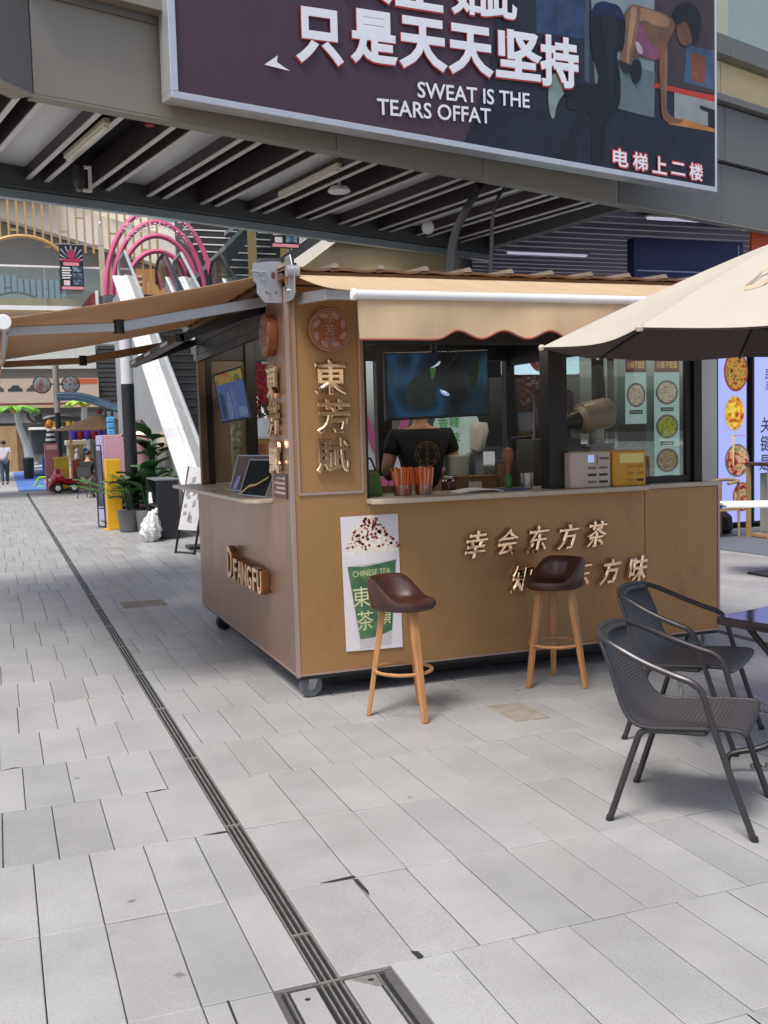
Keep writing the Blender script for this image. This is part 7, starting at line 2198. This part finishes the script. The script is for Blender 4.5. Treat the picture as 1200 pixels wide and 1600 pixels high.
for k, (x, c, n_) in enumerate(((2.55, '#d9d4c8', 'cream white'), (2.80, '#3f8fae', 'sea blue'), (3.02, '#c9c29a', 'pale straw'))):
    q = thing('plush_toy', '%s plush toy sitting on the candy stall counter' % n_, 'toy', (x, 35.8, .95), group='plush toys on the stall')
    MB().lathe([(.06, 0), (.11, .05), (.10, .18), (.06, .24)], (x, 35.8, .952), 12).build('body', mat('plush' + c, C(c), .8), q, smooth=True)
    MB().lathe([(.03, 0), (.085, .05), (.08, .12), (.03, .17)], (x, 35.8, 1.18), 12).build('head', MATS['plush' + c], q, smooth=True)
cw_ = thing('claw_machine', 'cream boxy game machine between the toy car and the stall', 'machine', (2.4, 36.8, 0))
MB().box(2.25, 2.95, 37.0, 37.6, .002, .6).build('cabinet', mat('claw_cream', C('#cfc9ae'), .5), cw_, bevel=.02)
for x in (2.28, 2.88):
    MB().box(x, x + .06, 37.02, 37.08, .6, 1.45).build('upright', MATS['claw_cream'], cw_)
MB().box(2.25, 2.97, 37.0, 37.6, 1.45, 1.62).build('header', MATS['claw_cream'], cw_, bevel=.02)
MB().box(2.34, 2.88, 37.3, 37.32, .6, 1.45).build('pane', ramp_mat('claw_inside', ['#3d6a80', '#c9d2cf', '#d9b64a', '#7a9ab0'], 7), cw_)
# inflatable palm trees
M_INF = mat('inflatable_white', C('#cfd0cc'), .4, var=.05, coat=.2)
M_INFG = mat('inflatable_green', C('#84c92e'), .35, var=.12, coat=.3)
M_INFL = mat('inflatable_lime', C('#b6dc3e'), .35, var=.12, coat=.3)
def inflatable_palm(label, base, top, rad, m, seed):
    r_ = random.Random(seed)
    t = thing('inflatable_palm', label, 'inflatable', base, group='inflatable palm trees')
    b, tp = Vector(base), Vector(top)
    MB().tube([b + (tp - b) * k / 6 + XA * .06 * sin(k) for k in range(7)], [.26, .22, .19, .17, .15, .14, .13], 12).build('trunk', M_INF, t, smooth=True)
    for k in range(8):
        a = 2 * pi * k / 8 + r_.uniform(-.15, .15)
        d = Vector((cos(a), sin(a) * .8, .42))
        mb = leaf_mesh(tp, d, rad * r_.uniform(1.0, 1.2), .25, rad * .62, 8)
        fr_ = mb.build('frond', m, t, smooth=True)
        so = fr_.modifiers.new('thick', 'SOLIDIFY'); so.thickness = .10; so.offset = 0
    for k in range(3):
        MB().lathe([(.03, -.11), (.11, -.05), (.11, .05), (.03, .11)], tp + Vector((.16 * cos(k * 2.1 - .9), -.2, -.05 + .06 * sin(k * 3))), 12).build('coconut', mat('coconut_yellow', C('#d9b62c'), .4), t, smooth=True)
inflatable_palm('leaning inflatable palm with bright green fronds above a striped heap', (1.52, 52.5, .55), (1.02, 52.5, 3.15), 1.0, M_INFG, 1)
inflatable_palm('inflatable palm with lime fronds behind the beige parasol', (4.1, 52.5, .0), (4.2, 52.5, 3.40), .95, M_INFL, 2)
hp_ = thing('striped_cushion', 'heap of blue and white striped inflatable cushion under the leaning palm', 'cushion', (1.6, 50, 0))
for k in range(6):
    MB().tube([(1.3 + .08 * k, 50.2 + .2 * k, .14 + .06 * k), (2.35 - .1 * k, 49.9 + .25 * k, .16 + .08 * k)], .15, 10).build('roll', M_INF if k % 2 else mat('roll_blue', C('#5d6f8c'), .5), hp_, smooth=True)
MB().box(1.95, 2.4, 49.4, 50.0, .02, .02 + .9).build('blue_block', mat('block_blue', C('#2c5aa0'), .5), hp_, bevel=.05)
# twin floodlight post
fpst = thing('floodlight_post', 'post carrying two round mirror discs, pale above and black below', 'post', (1.95, 36, 0))
MB().cyl((2.0, 36.2, 0), (2.0, 36.2, 2.55), .09, n=14).build('lower_shaft', M_PBLACK, fpst, smooth=True)
MB().cyl((2.0, 36.2, 2.55), (2.0, 36.2, 4.2), .10, n=14).build('upper_shaft', mat('shaft_grey', C('#8a8580'), .5), fpst, smooth=True)
MB().bar((1.5, 36.2, 3.5), (2.5, 36.2, 3.5), .05, .05).build('cross_arm', M_BLACK, fpst)
for s in (-1, 1):
    d_o = holder('mirror_disc', fpst)
    MB().lathe([(.29, 0), (.30, .05), (.29, .09)], (2.0 + s * .46, 36.05, 3.48), 28, 'Y').build('disc_rim', M_BLACK, d_o, smooth=True)
    MB().lathe([(.265, 0), (.01, -.03)], (2.0 + s * .46, 36.045, 3.48), 28, 'Y').build('mirror', ramp_mat('mirror_print', ['#3a4a52', '#8f6a68', '#7f98a0', '#4d3d48'], 5, rough=.15), d_o, smooth=True)
# blue slide pipe on posts
sl = thing('slide_tube', 'translucent blue slide tube on steel posts above the parasol', 'slide', (3, 34, 0))
MB().tube(smooth_path([(1.95, 34.5, 3.02), (2.6, 34.2, 2.98), (3.3, 33.5, 2.72), (3.9, 32.2, 2.42), (4.3, 30.5, 2.15)], 8), .14, 12).build('tube', mat('slide_blue', C('#4d7f9c'), .15, var=.15, coat=.6), sl, smooth=True)
for p in ((3.28, 33.5), (3.45, 33.2)):
    MB().cyl((p[0], p[1], 0), (p[0], p[1], 2.85), .05, n=10).build('post', mat('slide_post', C('#56626a'), .4, .4), sl)
# far street front under the upper court
ff = thing('far_shops', 'far shop fronts with car advertising board across the end of the lane', 'building', (3, 60, 0))
MB().box(-6, 14, 60.2, 60.6, 0, 7).build('wall', mat('far_wall', C('#8f8d88'), .8, var=.08), ff)
MB().box(-6, 14, 59.9, 60.2, 2.65, 3.2).build('fascia', mat('far_fascia', C('#77767a'), .7), ff)
for k in range(14):
    MB().box(5.6, 14, 60.0, 60.19, 3.3 + .26 * k, 3.5 + .26 * k).build('louvre', mat('louvre_dark', C('#3c3d40'), .6), ff)
MB().box(-6, 5.5, 60.0, 60.19, 5.6, 6.9).build('louvre_band', mat('pale_band', C('#c5c9c4'), .6), ff)
for (a, b, c, h, col) in ((-.5, 1.1, 0, 2.5, '#a58a62'), (1.1, 1.5, 0, 2.5, '#6b5640'), (1.85, 3.9, .9, 2.3, '#3a4448'), (4.0, 6.5, .5, 2.3, '#55524a')):
    MB().box(a, b, 59.95, 60.19, c, h).build('window' if c else 'shop_door', mat('ff' + col, C(col), .4, var=.25, scale=2), ff)
MB().box(1.75, 4.0, 59.9, 59.96, 2.3, 2.4).build('window_head', M_WHITE, ff)
cb = thing('car_billboard', 'wide beige billboard with car pictures on the far shop front', 'billboard', (2.7, 59.8, 3.4))
MB().box(-1.5, 5.55, 59.7, 59.85, 3.45, 5.05).build('board', mat('bill_beige', C('#bfae9e'), .5, var=.05), cb)
MB().box(3.9, 5.5, 59.685, 59.699, 4.75, 5.02).build('orange_stripe', mat('bill_orange', C('#c2603c'), .5), cb)
for k in range(3):
    x = .2 + k * .95
    MB().prism([(-.38, 0), (-.36, .14), (-.22, .2), (-.12, .34), (.16, .34), (.28, .2), (.38, .14), (.38, 0)], (x, 59.69, 4.35), XA, ZA, YA * .008).build('car_print', mat('bill_car%d' % k, C(('#4a5050', '#3a3f44', '#55504c')[k]), .4), cb)
MB().box(-1.2, 5.2, 59.69, 59.699, 3.62, 3.72).build('text_strip', mat('bill_text', C('#7a3f3a'), .5, var=.5, scale=12), cb)
MB().box(-1.5, 5.55, 59.69, 59.699, 3.45, 3.55).build('bottom_edge', M_SLAB, cb)
an = thing('animal_sculpture', 'black bull shaped sculpture with yellow legs above the far shop window', 'sculpture', (3.3, 59.5, 2.4))
MB().tube(smooth_path([(2.2, 59.3, 3.05), (2.4, 59.3, 2.75), (2.9, 59.3, 2.85), (3.5, 59.3, 2.9), (4.2, 59.3, 2.8), (4.5, 59.3, 2.6)], 5), .22, 10).build('body', M_BLACK, an, smooth=True)
for x in (2.7, 3.0, 3.8, 4.1):
    MB().cyl((x, 59.3, 2.32), (x, 59.3, 2.75), .12, .14, n=10).build('leg', mat('bull_yellow', C('#c9a22c'), .5), an, smooth=True)
MB().tube(smooth_path([(2.1, 59.3, 2.6), (1.75, 59.3, 2.9), (1.7, 59.3, 3.2)], 5), .07, 8).build('horn', M_BLACK, an, smooth=True)
MB().box(1.7, 4.7, 59.0, 59.9, 2.25, 2.32).build('plinth', M_WHITE, an)
# red barrel stool, black bin
bn = thing('waste_bin', 'black waste bin standing beyond the leaning palm', 'bin', (1.2, 47, 0))
MB().lathe([(.16, 0), (.2, .02), (.24, .8), (.25, .84), (.2, .86)], (1.28, 47.0, .002), 16).build('bin_body', M_BLACK, bn, smooth=True)
MB().lathe([(.24, 0), (.22, .06), (.06, .09)], (1.28, 47.0, .862), 16).build('lid', M_BEAM, bn, smooth=True)
rk = thing('rocking_toy', 'small green rocking toy frame on the blue mat', 'toy', (1.45, 38, 0))
MB().tube(smooth_path([(1.2, 38, .05), (1.35, 38, .30), (1.6, 38, .34), (1.72, 38, .55)], 5), .035, 8).build('frame_tube', M_INFG, rk, smooth=True)
MB().tube([(1.25, 38, .03), (1.5, 38, .024), (1.75, 38, .05)], .03, 8).build('rocker', M_INFG, rk, smooth=True)
MB().box(1.35, 1.6, 37.9, 38.1, .33, .38).build('seat', M_INFL, rk, bevel=.02)
